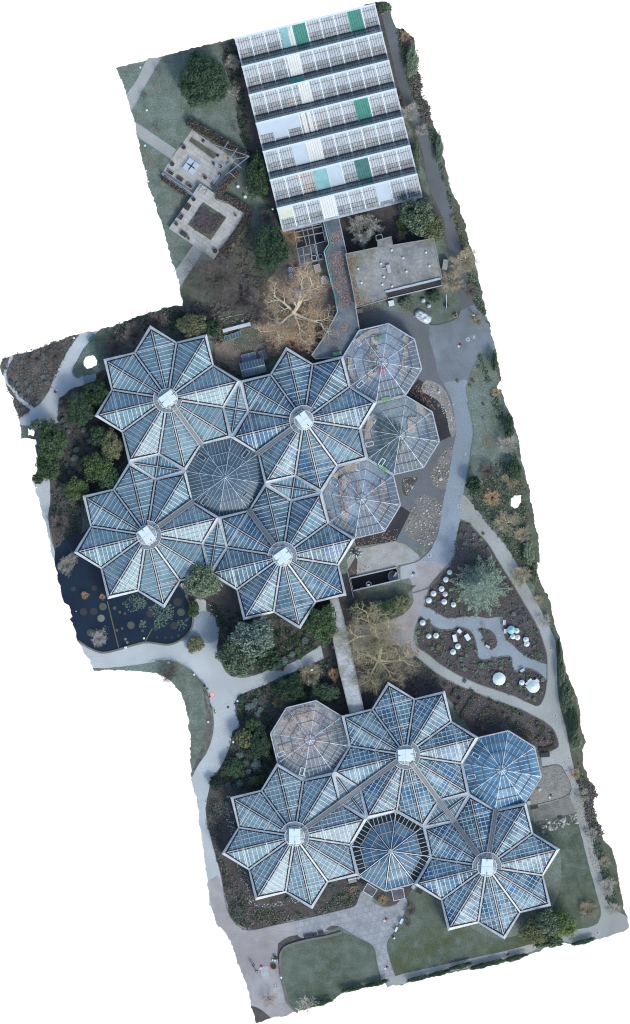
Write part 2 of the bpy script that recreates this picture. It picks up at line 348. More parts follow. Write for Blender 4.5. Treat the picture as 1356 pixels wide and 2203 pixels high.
M['pane_p5'] = glass_mat('clear_blue_glazing', (.03, .10, .20), (.055, .15, .26), (.12, .23, .33), .35, .07)
def clear_mat(name, alpha, tint=(.44, .60, .76)):
    b = NB(name); gp = b.coord(); n = b.ramp(b.noise(gp, .5, 6, .7), [(.35, (.6, .6, .6)), (.7, (1.3, 1.3, 1.3))])
    d = b.n('ShaderNodeBsdfDiffuse'); b.l(b.mix(1.0, tint, n, 'MULTIPLY'), d.inputs[0])
    g = b.n('ShaderNodeBsdfGlossy'); g.inputs['Roughness'].default_value = .05
    m1 = b.n('ShaderNodeMixShader'); m1.inputs[0].default_value = .35; b.l(d.outputs[0], m1.inputs[1]); b.l(g.outputs[0], m1.inputs[2])
    t = b.n('ShaderNodeBsdfTransparent'); t.inputs[0].default_value = (.97, .98, 1, 1); m2 = b.n('ShaderNodeMixShader'); m2.inputs[0].default_value = alpha
    b.l(m1.outputs[0], m2.inputs[1]); b.l(t.outputs[0], m2.inputs[2]); return b.done(m2.outputs[0])
M['clear'] = clear_mat('clear_glass', .85)
# ------------------------------------------------------------------ ground: one sheet cut into lawns, beds, paths, water
OUT = """250,146 505,82 510,93 806,6 814,4 828,1 839,4 843,13 842,30 846,47 852,60 870,65 873,69 884,74 892,81 893,97 892,108 884,118 890,134 899,153 907,180 905,203 917,220 926,233 927,255 934,274 945,293 950,326 956,349 960,365 966,385 970,402 978,425 988,440 991,461 999,474 1004,485 1002,498 1009,520 1019,546 1022,562 1029,591 1036,626 1041,650 1046,666 1045,679 1053,692 1057,713 1060,725 1062,736 1069,753 1073,788 1075,810 1080,812 1078,821 1070,830 1071,836 1080,839 1080,849 1085,864 1094,882 1099,893 1105,904 1110,930 1116,945 1120,980 1124,993 1130,1017 1134,1036 1140,1052 1142,1078 1146,1084 1147,1097 1151,1126 1156,1142 1160,1174 1163,1199 1161,1209 1156,1210 1155,1227 1161,1243 1168,1262 1171,1275 1179,1278 1185,1302 1191,1326 1197,1350 1205,1373 1212,1405 1210,1419 1218,1445 1230,1472 1236,1484 1244,1505 1247,1531 1249,1558 1261,1592 1254,1614 1255,1641 1264,1670 1279,1691 1280,1702 1289,1711 1278,1717 1276,1738 1283,1761 1291,1779 1299,1808 1319,1829 1322,1843 1329,1879 1337,1922 1343,1954 1350,1975 1354,1998 1343,2004 1322,2010 1313,2014 1281,2022 1252,2027 1234,2032 1208,2030 1170,2038 1167,2044 1147,2051 1123,2060 1097,2070 1077,2074 1030,2084 1013,2082 960,2095 900,2109 859,2120 846,2120 833,2125 828,2114 804,2120 784,2125 765,2130 745,2131 726,2143 716,2154 700,2159 674,2167 642,2175 606,2188 583,2191 551,2201 546,2185 541,2165 536,2140 526,2107 512,2071 502,2042 492,2019 478,1997 469,1994 461,1970 451,1943 445,1884 439,1828 430,1778 426,1738 424,1719 414,1691 412,1668 410,1635 410,1590 404,1534 394,1500 376,1472 359,1458 337,1451 320,1446 260,1441 202,1442 198,1432 192,1417 174,1391 163,1367 157,1340 150,1333 155,1327 151,1318 151,1307 139,1296 132,1273 124,1243 118,1211 109,1178 98,1125 89,1093 83,1072 76,1048 69,1035 69,1025 76,1025 82,1000 78,966 76,947 60,943 46,944 44,918 42,899 34,882 29,858 18,838 7,805 1,790 4,772 31,762 66,755 93,747 133,730 155,721 170,719 199,713 221,707 250,699 276,690 297,681 342,667 365,659 392,658 392,640 387,620 384,603 377,580 367,554 360,523 353,495 342,466 337,448 325,415 315,382 306,341 298,306 294,282 288,259 282,240 274,212 272,196 261,172 253,149"""
def pp(s): return [tuple(float(v) for v in t.split(',')) for t in s.split()]
HOLES = [pp("184,771 195,766 205,767 210,776 209,785 199,791 188,793 180,787 180,778"), pp("59,921 65,926 71,923 75,929 74,938 61,937"), pp("1108,1065 1121,1065 1121,1080 1115,1090 1108,1093 1100,1088 1100,1074")]
def ragged(p, seed, amp=.28):
    q = dens(PP(p), .38); q = jitter(q, amp, .55, seed); return jitter(q, .2, 1.9, seed+3)
top = PP(OUT and pp(OUT))
EDGE = ragged(pp(OUT), 1)
# (name, material, polygon text, mode: s smooth / j organic / r straight)
REG = [
 ('lawn', 'lawn', "240,140 520,70 620,500 560,700 400,660 380,640", 'r'),
 ('lawn', 'rough', "395,560 470,560 530,500 560,480 640,500 640,640 690,760 610,760 540,810 460,800 455,720 330,690 250,760 215,780 195,700 300,670 390,655", 'j'),
 ('ground', 'rough', "800,-5 900,60 960,350 1010,500 1060,700 1095,880 1160,1120 1215,1400 1270,1620 1300,1760 1370,1960 1340,2040 1260,2040 1240,1860 1200,1520 1150,1260 1010,1060 1020,900 1010,780 985,620 880,260 800,60", 'j'),
 ('lawn', 'lawn', "1016,760 1060,745 1080,850 1112,930 1120,1000 1090,1010 1040,1040 1008,1055 1014,968 1018,932 1006,860 1003,836", 'j'),
 ('ground', 'heath', "0,770 60,750 155,715 171,719 155,741 142,763 130,785 119,805 113,823 104,845 88,867 66,882 44,905 30,890", 'j'),
 ('ground', 'rough', "500,80 520,80 560,250 600,420 640,480 600,500 585,460 545,400 530,300 505,150", 'j'),
 ('ground', 'soil', "511,85 475,92 480,130 505,200 520,290 535,330 560,330 575,420 600,480 640,500 640,640 700,640 700,480 600,440 560,250 530,130", 'j'),
 ('ground', 'soil', "800,0 815,0 845,110 870,250 905,400 960,480 950,520 860,540 860,580 740,560 725,470 905,425 880,300", 'j'),
 ('ground', 'leafy', "640,480 700,480 725,640 720,690 670,770 600,760 560,720 555,640 600,570", 'j'),
 ('ground', 'leafy', "545,620 640,590 700,560 722,640 700,700 670,765 590,770 545,745 560,700", 'j'),
 ('ground', 'leafy', "455,700 560,700 585,760 560,800 520,815 462,770", 'j'),
 ('lawn', 'rough', "500,715 550,700 570,735 540,760 505,755", 'j'),
 ('lawn', 'rough', "460,700 470,690 480,700", 'r'),
 #('lawn', 'rough', "460,700 560,690 570,760 520,820 470,790 450,740", 'j'),
 ('ground', 'soil', "123,905 128,858 155,838 181,827 205,802 240,795 275,990 190,1070 165,1190 140,1215 118,1200 104,1107 108,1022", 'j'),
 ('ground', 'soil', "195,1050 240,1230 300,1300 400,1290 440,1300 446,1317 464,1329 472,1350 469,1382 470,1400 500,1455 560,1450 640,1420 700,1385 745,1372 880,1330 885,1290 860,1250 760,1275 745,1240 650,1300 560,1330 470,1240 400,1230", 'j'),
 ('ground', 'soil', "700,1414 656,1436 614,1452 586,1466 558,1478 522,1492 510,1502 506,1517 509,1539 515,1562 500,1574 497,1595 489,1618 480,1640 466,1663 453,1680 449,1705 445,1722 443,1740 446,1766 455,1807 467,1849 476,1884 483,1925 492,1964 505,1984 523,1998 544,2001 585,1992 640,1980 685,1970 730,1959 762,1950 771,1934 778,1919 800,1929 831,1950 871,1936 900,1900 780,1500 760,1400", 's'),
 ('lawn', 'lawn2', "866,1960 900,1900 960,1960 1080,2020 1190,1950 1205,1830 1150,1780 1160,1760 1240,1745 1262,1830 1284,1913 1293,1957 1289,1978 1278,1992 1223,2004 1147,2030 1077,2048 960,2074 862,2101 851,2100 846,2088 840,2065 833,2039 836,2022 850,2003", 's'),
 ('lawn', 'lawn2', "661,2023 622,2034 608,2045 603,2062 606,2100 616,2140 622,2162 645,2180 740,2140 830,2108 812,2075 807,2045 797,2031 736,2005 729,2012", 's'),
 ('ground', 'soil', "729,1993 713,1992 700,2000 695,2010 650,2022 622,2034 608,2045 603,2062 597,2062 593,2052 595,2032 609,2019 642,2010 648,2016 704,2003", 's'),
 ('lawn', 'lawn', "200,1430 320,1426 337,1420 365,1420 393,1429 415,1444 432,1464 446,1489 454,1514 460,1542 460,1570 454,1598 443,1623 429,1643 417,1665 412,1676 380,1660 380,1500 320,1450 200,1450", 's'),
 ('ground', 'heath', "436,1478 446,1500 453,1530 457,1560 450,1596 438,1625 420,1655 412,1660 425,1625 440,1595 444,1550 440,1510", 'j'),
 ('ground', 'soil', "740,1372 850,1375 870,1395 905,1425 1000,1500 780,1500 745,1420", 'j'),
 ('path', 'gravel', "169,1379 183,1391 207,1403 228,1406 257,1399 287,1390 313,1384 334,1386 363,1389 387,1380 404,1366 416,1345 416,1322 412,1300 424,1288 443,1293 446,1317 464,1329 471,1347 469,1382 466,1396 474,1422 485,1444 499,1455 516,1458 544,1455 572,1444 600,1434 628,1426 656,1410 679,1396 715,1378 735,1410 700,1416 656,1436 614,1452 586,1466 558,1478 522,1492 510,1502 506,1517 509,1539 515,1562 500,1574 497,1595 489,1618 480,1640 466,1663 453,1680 449,1705 445,1722 443,1740 446,1766 455,1807 467,1849 476,1884 483,1925 492,1964 505,1984 523,1998 544,2001 585,1992 640,1980 652,2010 642,2010 609,2019 595,2032 593,2052 597,2062 601,2080 606,2100 614,2140 622,2162 645,2180 560,2240 500,2100 400,1850 400,1720 412,1676 417,1665 429,1643 443,1623 454,1598 460,1570 460,1542 454,1514 446,1489 432,1464 415,1444 393,1429 365,1420 337,1420 320,1426 200,1437 150,1400", 's'),
 ('path', 'gravel_pink', "470,1880 484,1930 493,1966 506,1985 523,1998 544,2001 585,1992 636,1981 646,2010 609,2019 595,2032 593,2052 601,2080 606,2100 614,2140 622,2162 645,2180 560,2240 500,2100 440,1900", 'j'),
 ('pavement', 'slate', "415,1328 425,1318 440,1314 456,1320 468,1335 472,1352 469,1374 450,1384 425,1378 404,1376 390,1380 408,1362", 's'),
 ('ground', 'soil', "539,2165 554,2167 570,2178 583,2193 560,2210 530,2180", 's'),
 ('pavement', 'pave2', "636,1981 685,1970 730,1959 762,1950 771,1934 781,1917 800,1929 800,1938 814,1948 831,1952 852,1945 866,1932 875,1935 877,1950 871,1964 862,1978 847,2007 836,2023 833,2040 840,2065 846,2088 850,2100 849,2130 825,2130 820,2107 812,2075 807,2045 797,2031 767,2016 744,2002 729,1993 713,1992 700,2000 704,2003 648,2018", 's'),
 ('path', 'gravel_tan', "850,2101 960,2074 1077,2048 1147,2030 1223,2004 1278,1992 1290,1978 1293,1957 1281,1913 1269,1867 1258,1826 1254,1808 1242,1761 1227,1711 1250,1705 1263,1752 1275,1808 1290,1861 1302,1913 1312,1950 1370,1990 1350,2060 1200,2022 1147,2046 1077,2066 960,2092 852,2120", 's'),
 ('path', 'gravel', "160,715 171,719 155,741 142,763 130,785 119,805 113,823 104,845 88,867 66,882 40,903 50,915 120,911 123,902 125,878 128,858 139,849 155,836 181,827 179,809 168,813 159,809 155,800 157,789 164,778 175,758 181,747 195,732 210,714 225,700", 's'),
 ('path', 'gravel', "24,762 13,790 8,805 13,825 30,846 41,863 60,877 72,886 76,880 64,869 47,857 36,841 19,820 14,805 18,790 32,762", 's'),
 ('path', 'gravel', "92,1030 106,1022 108,1048 108,1078 104,1107 107,1143 115,1178 124,1203 118,1215 60,1060 80,1030", 's'),
 ('pavement', 'slate', "179,810 207,803 208,818 181,827", 'r'),
 ('path', 'gravel_tan', "318,128 347,120 333,149 312,186 284,236 265,225 272,204 293,175", 's'),
 ('path', 'gravel_tan', "280,250 293,264 379,322 368,341 295,293 280,300", 'r'),
 ('path', 'gravel_tan', "417,526 436,541 389,615 370,640 365,600 374,584", 'r'),
 ('pavement', 'pave', "414,279 505,343 470,408 447,412 412,421 348,374 369,341", 'r'),
 ('road', 'asphalt', "817,5 843,5 860,100 885,200 917,270 942,342 960,407 981,477 997,573 1018,652 1020,700 992,700 985,640 968,560 955,474 925,407 909,326 893,277 862,200 840,106", 's'),
 ('road', 'asphalt', "764,655 891,679 926,699 960,695 987,681 992,668 1018,652 1045,680 1065,735 1070,752 1036,754 1016,790 1006,821 1002,836 1006,860 960,1080 944,1142 930,1176 870,1180 750,1160 760,1000 870,850 735,770 670,764", 'r'),
 ('ground', 'darkslab', "873,850 900,815 915,825 909,843 923,850 942,862 956,880 963,904 972,938 947,949 931,886", 'r'),
 ('ground', 'sand', "908,831 914,822 925,819 942,826 958,840 968,864 975,892 981,923 975,940 968,930 963,904 956,880 942,862 923,850 909,843", 's'),
 ('ground', 'stonebed', "968,958 974,963 969,994 961,1048 944,1050 930,1041 925,1027 932,1006 951,977", 's'),
 ('ground', 'soil', "866,1031 892,1026 899,1029 888,1050 876,1067 866,1057", 's'),
 ('ground', 'stonebed', "904,1065 928,1069 949,1081 951,1100 942,1142 930,1171 911,1175 881,1157 871,1142 878,1117 888,1090", 's'),
 ('ground', 'darkslab', "827,1143 862,1088 883,1102 852,1164 767,1176 762,1158", 'r'),
 ('road', 'junction', "925,700 960,694 987,682 993,668 1018,655 1045,680 1065,735 1070,752 1036,754 1016,790 1006,821 1002,836 1000,845 958,831 942,807 937,774 923,727", 'r'),
 ('road', 'road', "956,824 980,820 1005,818 1002,836 1006,860 1014,897 1019,932 1014,967 1006,1021 999,1054 995,1089 990,1119 981,1158 973,1206 960,1214 895,1209 905,1202 918,1190 930,1176 944,1142 954,1076 961,1048 970,999 975,963 982,930 980,911 973,864 960,835", 's'),
 ('path', 'gravel_pink', "895,1208 965,1214 946,1233 925,1259 917,1291 906,1323 896,1339 890,1380 912,1412 880,1425 850,1385 760,1400 755,1350 790,1345 830,1338 850,1330 872,1318 888,1300 888,1275 885,1250 870,1235", 's'),
 ('ground', 'court', "767,1176 784,1180 849,1164 873,1172 899,1192 905,1202 895,1209 857,1218 754,1243 746,1205", 'r'),
 ('pavement', 'conc_g', "862,1219 893,1210 900,1240 862,1247", 'r'),
 ('lawn', 'rough', "762,1272 860,1249 890,1262 870,1285 770,1290", 'j'),
 ('path', 'gravel_tan', "993,1095 999,1065 1043,1119 1050,1129 1082,1166 1108,1206 1135,1259 1161,1307 1185,1355 1197,1392 1199,1471 1206,1525 1204,1517 1218,1567 1227,1617 1236,1655 1251,1705 1263,1760 1240,1760 1227,1711 1217,1664 1201,1645 1168,1651 1170,1625 1183,1617 1201,1608 1201,1593 1192,1570 1182,1560 1167,1549 1145,1538 1124,1527 1087,1514 1052,1501 1013,1485 975,1469 943,1450 906,1424 880,1413 860,1385 890,1380 896,1392 920,1408 946,1429 986,1453 1026,1471 1066,1485 1105,1498 1132,1511 1159,1519 1173,1493 1177,1458 1177,1413 1169,1381 1156,1347 1140,1318 1119,1283 1100,1249 1066,1195 1050,1169 1029,1145 1007,1124 991,1118", 's'),
 ('ground', 'soil_purple', "990,1122 1007,1127 1028,1148 1050,1172 1066,1198 1099,1251 1118,1285 1139,1319 1155,1349 1168,1382 1176,1414 1176,1458 1172,1492 1158,1517 1132,1508 1105,1495 1066,1482 1026,1468 986,1450 946,1426 920,1405 900,1390 898,1342 908,1325 919,1291 927,1261 948,1235 975,1207 984,1158", 's'),
 ('pavement', 'slate', "912,1304 930,1312 957,1328 981,1330 1002,1326 1029,1327 1050,1331 1078,1326 1083,1331 1084,1363 1090,1376 1103,1387 1119,1403 1140,1416 1161,1425 1179,1433 1178,1466 1161,1448 1140,1438 1127,1438 1111,1444 1103,1434 1100,1413 1082,1412 1060,1416 1039,1419 1029,1411 1026,1392 1023,1376 1015,1360 1000,1351 986,1349 968,1355 944,1352 925,1339 905,1326", 's'),
 ('ground', 'soil_purple', "1030,1352 1050,1353 1063,1363 1070,1379 1067,1392 1053,1397 1043,1389 1039,1371", 's'),
 ('ground', 'soil_purple', "840,1420 880,1414 906,1426 943,1452 975,1471 1013,1487 1052,1503 1087,1516 1124,1529 1145,1540 1167,1551 1182,1562 1192,1572 1200,1594 1200,1607 1165,1617 1150,1604 1094,1573 1028,1590 960,1500 835,1475 790,1530 770,1500 765,1430", 's'),
 ('ground', 'dirtcourt', "1163,1640 1165,1720 1145,1740 1148,1768 1180,1762 1240,1748 1227,1715 1217,1664 1201,1645", 'r'),
 ('ground', 'stonebed2', "1168,1653 1198,1647 1214,1662 1225,1708 1142,1732", 's'),
 ('lawn', 'lawn2', "855,647 880,640 950,615 985,640 992,660 985,682 960,694 926,698 890,676", 's'),
 ('ground', 'soil', "770,1190 753,1534 720,1520 690,1385 711,1290", 'r'),
]
M['stonebed2'] = ground_mat('worn_slab_court', (.14, .14, .13), (.21, .21, .20), (.25, .25, .24), .2, .9, 3, bstr=.3)
M['conc_g'] = M['conc_light']
WATER = "118,1190 127,1175 139,1158 154,1150 174,1149 195,1140 260,1180 300,1240 385,1262 399,1279 407,1302 413,1323 413,1343 404,1361 387,1376 363,1385 334,1382 313,1380 286,1386 257,1395 227,1402 207,1399 183,1388 168,1377 140,1340 120,1280"
REG.insert(13, ('path', 'dirtpath', "509,1536 535,1535 562,1545 583,1562 590,1590 588,1625 580,1610 575,1578 556,1556 535,1546 511,1548", 's'))
REG.insert(14, ('path', 'dirtpath', "448,1700 500,1700 558,1690 592,1645 600,1652 572,1697 512,1710 447,1713", 's'))
REG.append(('water', 'water', WATER, 's'))
PIT = PP([(754, 1244), (853, 1221), (860, 1247), (760, 1271)])
REG.append(('pit', None, None, None))
polys = []
for i, (nm, mt, txt, mode) in enumerate(REG):
    if nm == 'pit': polys.append(PIT); continue
    p = PP(pp(txt))
    if mode == 's': p = jitter(smooth(p, 4), .10, .7, i)
    elif mode == 'j': p = jitter(dens(p, 1.2), .7, .35, i); p = jitter(p, .2, 1.5, i+50)
    polys.append(p)
def cdt_ground():
    V = []; E = []; hp = [ragged(h, 20+k, .15) for k, h in enumerate(HOLES)]; allp = [EDGE]+hp+polys
    for p in allp:
        n = len(V); V.extend(Vector(q) for q in p); E += [(n+i, n+(i+1) % len(p)) for i in range(len(p))]
    bb_ = [(min(q[0] for q in p), max(q[0] for q in p), min(q[1] for q in p), max(q[1] for q in p)) for p in allp]
    vo, _, fo, _, _, _ = delaunay_2d_cdt(V, E, [], 0, 1e-4, False)
    nh = len(HOLES); by = {}
    def hit(c, i):
        q = bb_[i]; return q[0] <= c[0] <= q[1] and q[2] <= c[1] <= q[3] and inside(c, allp[i])
    for f in fo:
        c = (sum(vo[i].x for i in f)/len(f), sum(vo[i].y for i in f)/len(f))
        if not hit(c, 0) or any(hit(c, h) for h in range(1, nh+1)): continue
        r = next((i-nh-1 for i in range(len(allp)-1, nh, -1) if hit(c, i)), 0)
        by.setdefault(r, []).append(f)
    vc = [(v.x, v.y) for v in vo]
    for r, fs in by.items():
        nm, mt = REG[r][0], REG[r][1]
        if nm == 'pit': continue
        z = -.12 if nm == 'water' else 0.0
        ids = {}; VV = []; FF = []
        for f in fs:
            g = []
            for i in f:
                if i not in ids: ids[i] = len(VV); VV.append((vc[i][0], vc[i][1], z))
                g.append(ids[i])
            a, b_, c = VV[g[0]], VV[g[1]], VV[g[2]]
            if (b_[0]-a[0])*(c[1]-a[1])-(b_[1]-a[1])*(c[0]-a[0]) < 0: g = g[::-1]
            FF.append(tuple(g))
        o = mesh(nm, VV, FF, M[mt]); o['kind'] = 'structure'
cdt_ground()
bb = B()                                      # the cut edge of the ground slab
for loop in [EDGE]+[ragged(h, 20+k, .15)[::-1] for k, h in enumerate(HOLES)]:
    n = len(loop); bb.add([(x, y, 0) for x, y in loop]+[(x, y, -1.6) for x, y in loop], [(i, (i+1) % n, n+(i+1) % n, n+i) for i in range(n)])
bb.build('ground', M['soil'])['kind'] = 'structure'
def ribbon(name, pts, wd, z0, z1, mat, closed=False, px=True, sm=True, parent=None):
    p = PP(pts) if px else pts
    if sm: p = smooth(p, 4, closed)
    n = len(p); V = []; F = []
    for i in range(n):
        a = p[(i-1) % n] if closed or i else p[0]; c = p[(i+1) % n] if closed or i < n-1 else p[-1]
        d = Vector((c[0]-a[0], c[1]-a[1])).normalized(); nx, ny = -d.y*wd/2, d.x*wd/2
        x, y = p[i]; V += [(x+nx, y+ny, z0), (x+nx, y+ny, z1), (x-nx, y-ny, z1), (x-nx, y-ny, z0)]
    for i in range(n if closed else n-1):
        j = (i+1) % n
        for k in range(3): F.append((i*4+k, j*4+k, j*4+k+1, i*4+k+1))
    if not closed: F += [(0, 1, 2, 3), (n*4-1, n*4-2, n*4-3, n*4-4)]
    return mesh(name, V, F, M[mat] if isinstance(mat, str) else mat, parent)
def kerb(pts, wd=.22, mat='stone', h=.10): o = ribbon('kerb', pp(pts), wd, -.2, h, mat); o['kind'] = 'structure'
kerb("168,1378 183,1389 207,1401 228,1404 257,1397 287,1388 313,1382 334,1384 363,1387 388,1378 405,1363 415,1344 415,1322 409,1301 400,1280", .38)
kerb("320,1425 337,1419 365,1419 393,1428 415,1443 432,1463 446,1488 454,1513 460,1541 460,1570 454,1598 443,1623 429,1643 417,1665 411,1680", .14, 'conc_light')
kerb("736,2006 704,2015 661,2023 622,2034 608,2045 603,2062 606,2100 616,2140 622,2162 641,2178", .5, 'stone', .35)
kerb("443,1738 446,1766 455,1807 467,1849 476,1884 483,1925 492,1964 505,1984 523,1998 544,2001 585,1992 640,1980 685,1970 730,1959 762,1950 771,1934", .12, 'stone')
kerb("866,1978 850,2005 837,2023 834,2040 840,2065 847,2090", .12, 'stone')
kerb("733,1996 744,2002 767,2016 797,2031 807,2045 812,2075 820,2104", .12, 'stone')
kerb("1006,865 1014,897 1019,932 1014,967 1006,1021 999,1060", .14, 'stone')
kerb("991,1119 1007,1125 1028,1146 1050,1170 1066,1196 1076,1215", .16, 'stone')
kerb("905,1326 925,1340 944,1353 968,1356 986,1350 1000,1352 1015,1361 1023,1377 1026,1393 1029,1412 1039,1420 1060,1417 1082,1413 1100,1414 1103,1435 1111,1445 1127,1439 1140,1439 1161,1449 1178,1467", .2, 'stone')
kerb("912,1303 930,1311 957,1327 981,1329 1002,1325", .2, 'stone')
kerb("973,1206 948,1234 926,1260 918,1291 912,1303", .12, 'stone')
kerb("1177,1460 1177,1413 1169,1381 1156,1347 1140,1318 1119,1283 1100,1249", .14, 'stone')
kerb("900,1392 920,1406 946,1427 986,1451 1026,1469 1066,1483 1105,1496 1132,1509 1159,1518 1173,1493 1177,1460", .14, 'stone')
kerb("885,1415 906,1425 943,1451 975,1470 1013,1486 1052,1502 1087,1515 1124,1528 1145,1539 1167,1550 1182,1561 1192,1571 1201,1594 1200,1607 1183,1617", .14, 'stone')
kerb("1168,1652 1200,1646 1215,1660 1226,1708 1142,1734", .12, 'stone')
kerb("890,677 926,699 960,695 985,683 992,664", .12, 'stone')
kerb("857,1218 895,1209 918,1192 931,1176", .12, 'stone')
kerb("888,1276 917,1267 940,1248 948,1236", .16, 'stone')
kerb("157,789 155,801 159,810 168,814 179,810", .16, 'conc_light')
kerb("345,122 333,149 312,186 283,238", .08, 'bluegrey', .05)
kerb("291,262 379,322", .08, 'bluegrey', .05); kerb("295,294 367,341", .08, 'bluegrey', .05)
kerb("436,541 389,615", .12, 'bluegrey', .06); kerb("415,527 374,585", .12, 'stone', .06)
# sunken light well with its walls
lw = thing('basement_light_well', 'sunken dark basement court with pale grey rim beside the gravel court', 'light well', P(805, 1246))
ox, oy = P(805, 1246).x, P(805, 1246).y
q = [(x-ox, y-oy) for x, y in PIT]
fb = B(); fb.add([(x, y, -3) for x, y in q], [(3, 2, 1, 0)]); fb.build('floor', M['dark'], lw)
wb = B(); wb.add([(x, y, z) for z in (-3, .02) for x, y in q], [(i, (i+1) % 4, 4+(i+1) % 4, 4+i) for i in range(4)]); wb.build('retaining_wall', plain('dark_concrete', (.06, .06, .06)), lw)
ribbon('rim', q, .28, -.1, .4, 'conc_light', True, False, False, lw)
# ------------------------------------------------------------------ the star greenhouses
RT, RV, R0 = 16.0, 12.2, 1.9
T22 = math.tan(R(22.5)); S22, C22 = math.sin(R(22.5)), math.cos(R(22.5))
VX, VY = RV*S22, RV*C22
def zr(y): return 9.2-(y-R0)*(9.2-5.4)/(RT-R0)
MS = (zr(VY)-3.9)/VX
def zf(x, y): return zr(y)-MS*abs(x)
def xlim(y): return y*T22 if y <= VY else VX*(RT-y)/(RT-VY)
def star_meshes(grid):
    out = {}
    for sgn in (1, -1):
        b = B(); pts = [(0, R0*C22), (0, RT), (sgn*VX, VY), (sgn*R0*S22, R0*C22)]
        if sgn > 0: pts = pts[::-1]
        b.add([(x, y, zf(x, y)) for x, y in pts], [(0, 1, 2, 3)])
        me = b.build('tmp', M['pane_a'])
        g = B(); y = 2.6; st = .93 if not grid else 1.0
        while y < RT-.6:
            xm = xlim(y)-.05
            if xm > .3: g.bar((0, y, zf(0, y)+.07), (sgn*xm, y, zf(xm, y)+.07), .10, .07, 0)
            y += st
        x = .95
        while x < VX-.3:
            y0 = x/T22+.1; y1 = RT-x*(RT-VY)/VX-.1
            g.bar((sgn*x, y0, zf(x, y0)+.075), (sgn*x, y1, zf(x, y1)+.075),   .075 if grid else .05, .06, 0 if grid else 1)
            x += .95
        for y in (VY, 6.2): g.bar((0, y, zf(0, y)+.14), (sgn*xlim(y), y, zf(xlim(y), y)+.14), .26, .14, 2)
        mg = g.build('tmp', [M['white'], M['bar_warm'], M['metal']])
        out[sgn] = (me.data, mg.data); bpy.data.objects.remove(me); bpy.data.objects.remove(mg)
    b = B(); a, c = (0, R0-.3, zr(R0)+.05), (0, RT-.3, zr(RT)+.05)
    b.bar(a, c, .66, .12, 1); a2, c2 = (0, R0-.3, zr(R0)+.16), (0, RT-.2, zr(RT)+.16); b.bar(a2, c2, .2, .16, 0)
    for s in (-1, 1): b.bar((s*.38, R0-.3, zr(R0)-.02+.05), (s*.38, RT-.9, zr(RT)+.05-.02), .1, .1, 0)
    o = b.build('tmp', [M['metal'], M['gasket']]); out['ridge'] = o.data; bpy.data.objects.remove(o)
    z0, z1 = zf(R0*S22, R0*C22), zf(VX, VY)
    b = B(); b.bar((0, R0-.2, z0+.40), (0, RV-.4, z1+.40), .86, .3, 1); b.bar((0, R0-.3, z0+.46), (0, RV-.1, z1+.46), .35, .2, 0)
    o = b.build('tmp', [M['metal'], M['gasket']]); out['valley'] = o.data; bpy.data.objects.remove(o)
    return out
def ring_pts(off_t, off_v):
    p = []
    for k in range(8):
        a = R(90-45*k); p.append(((RT+off_t)*math.cos(a), (RT+off_t)*math.sin(a), zr(RT)))
        a = R(90-45*k-22.5); p.append(((RV+off_v)*math.cos(a), (RV+off_v)*math.sin(a), zf(VX, VY)))
    return p
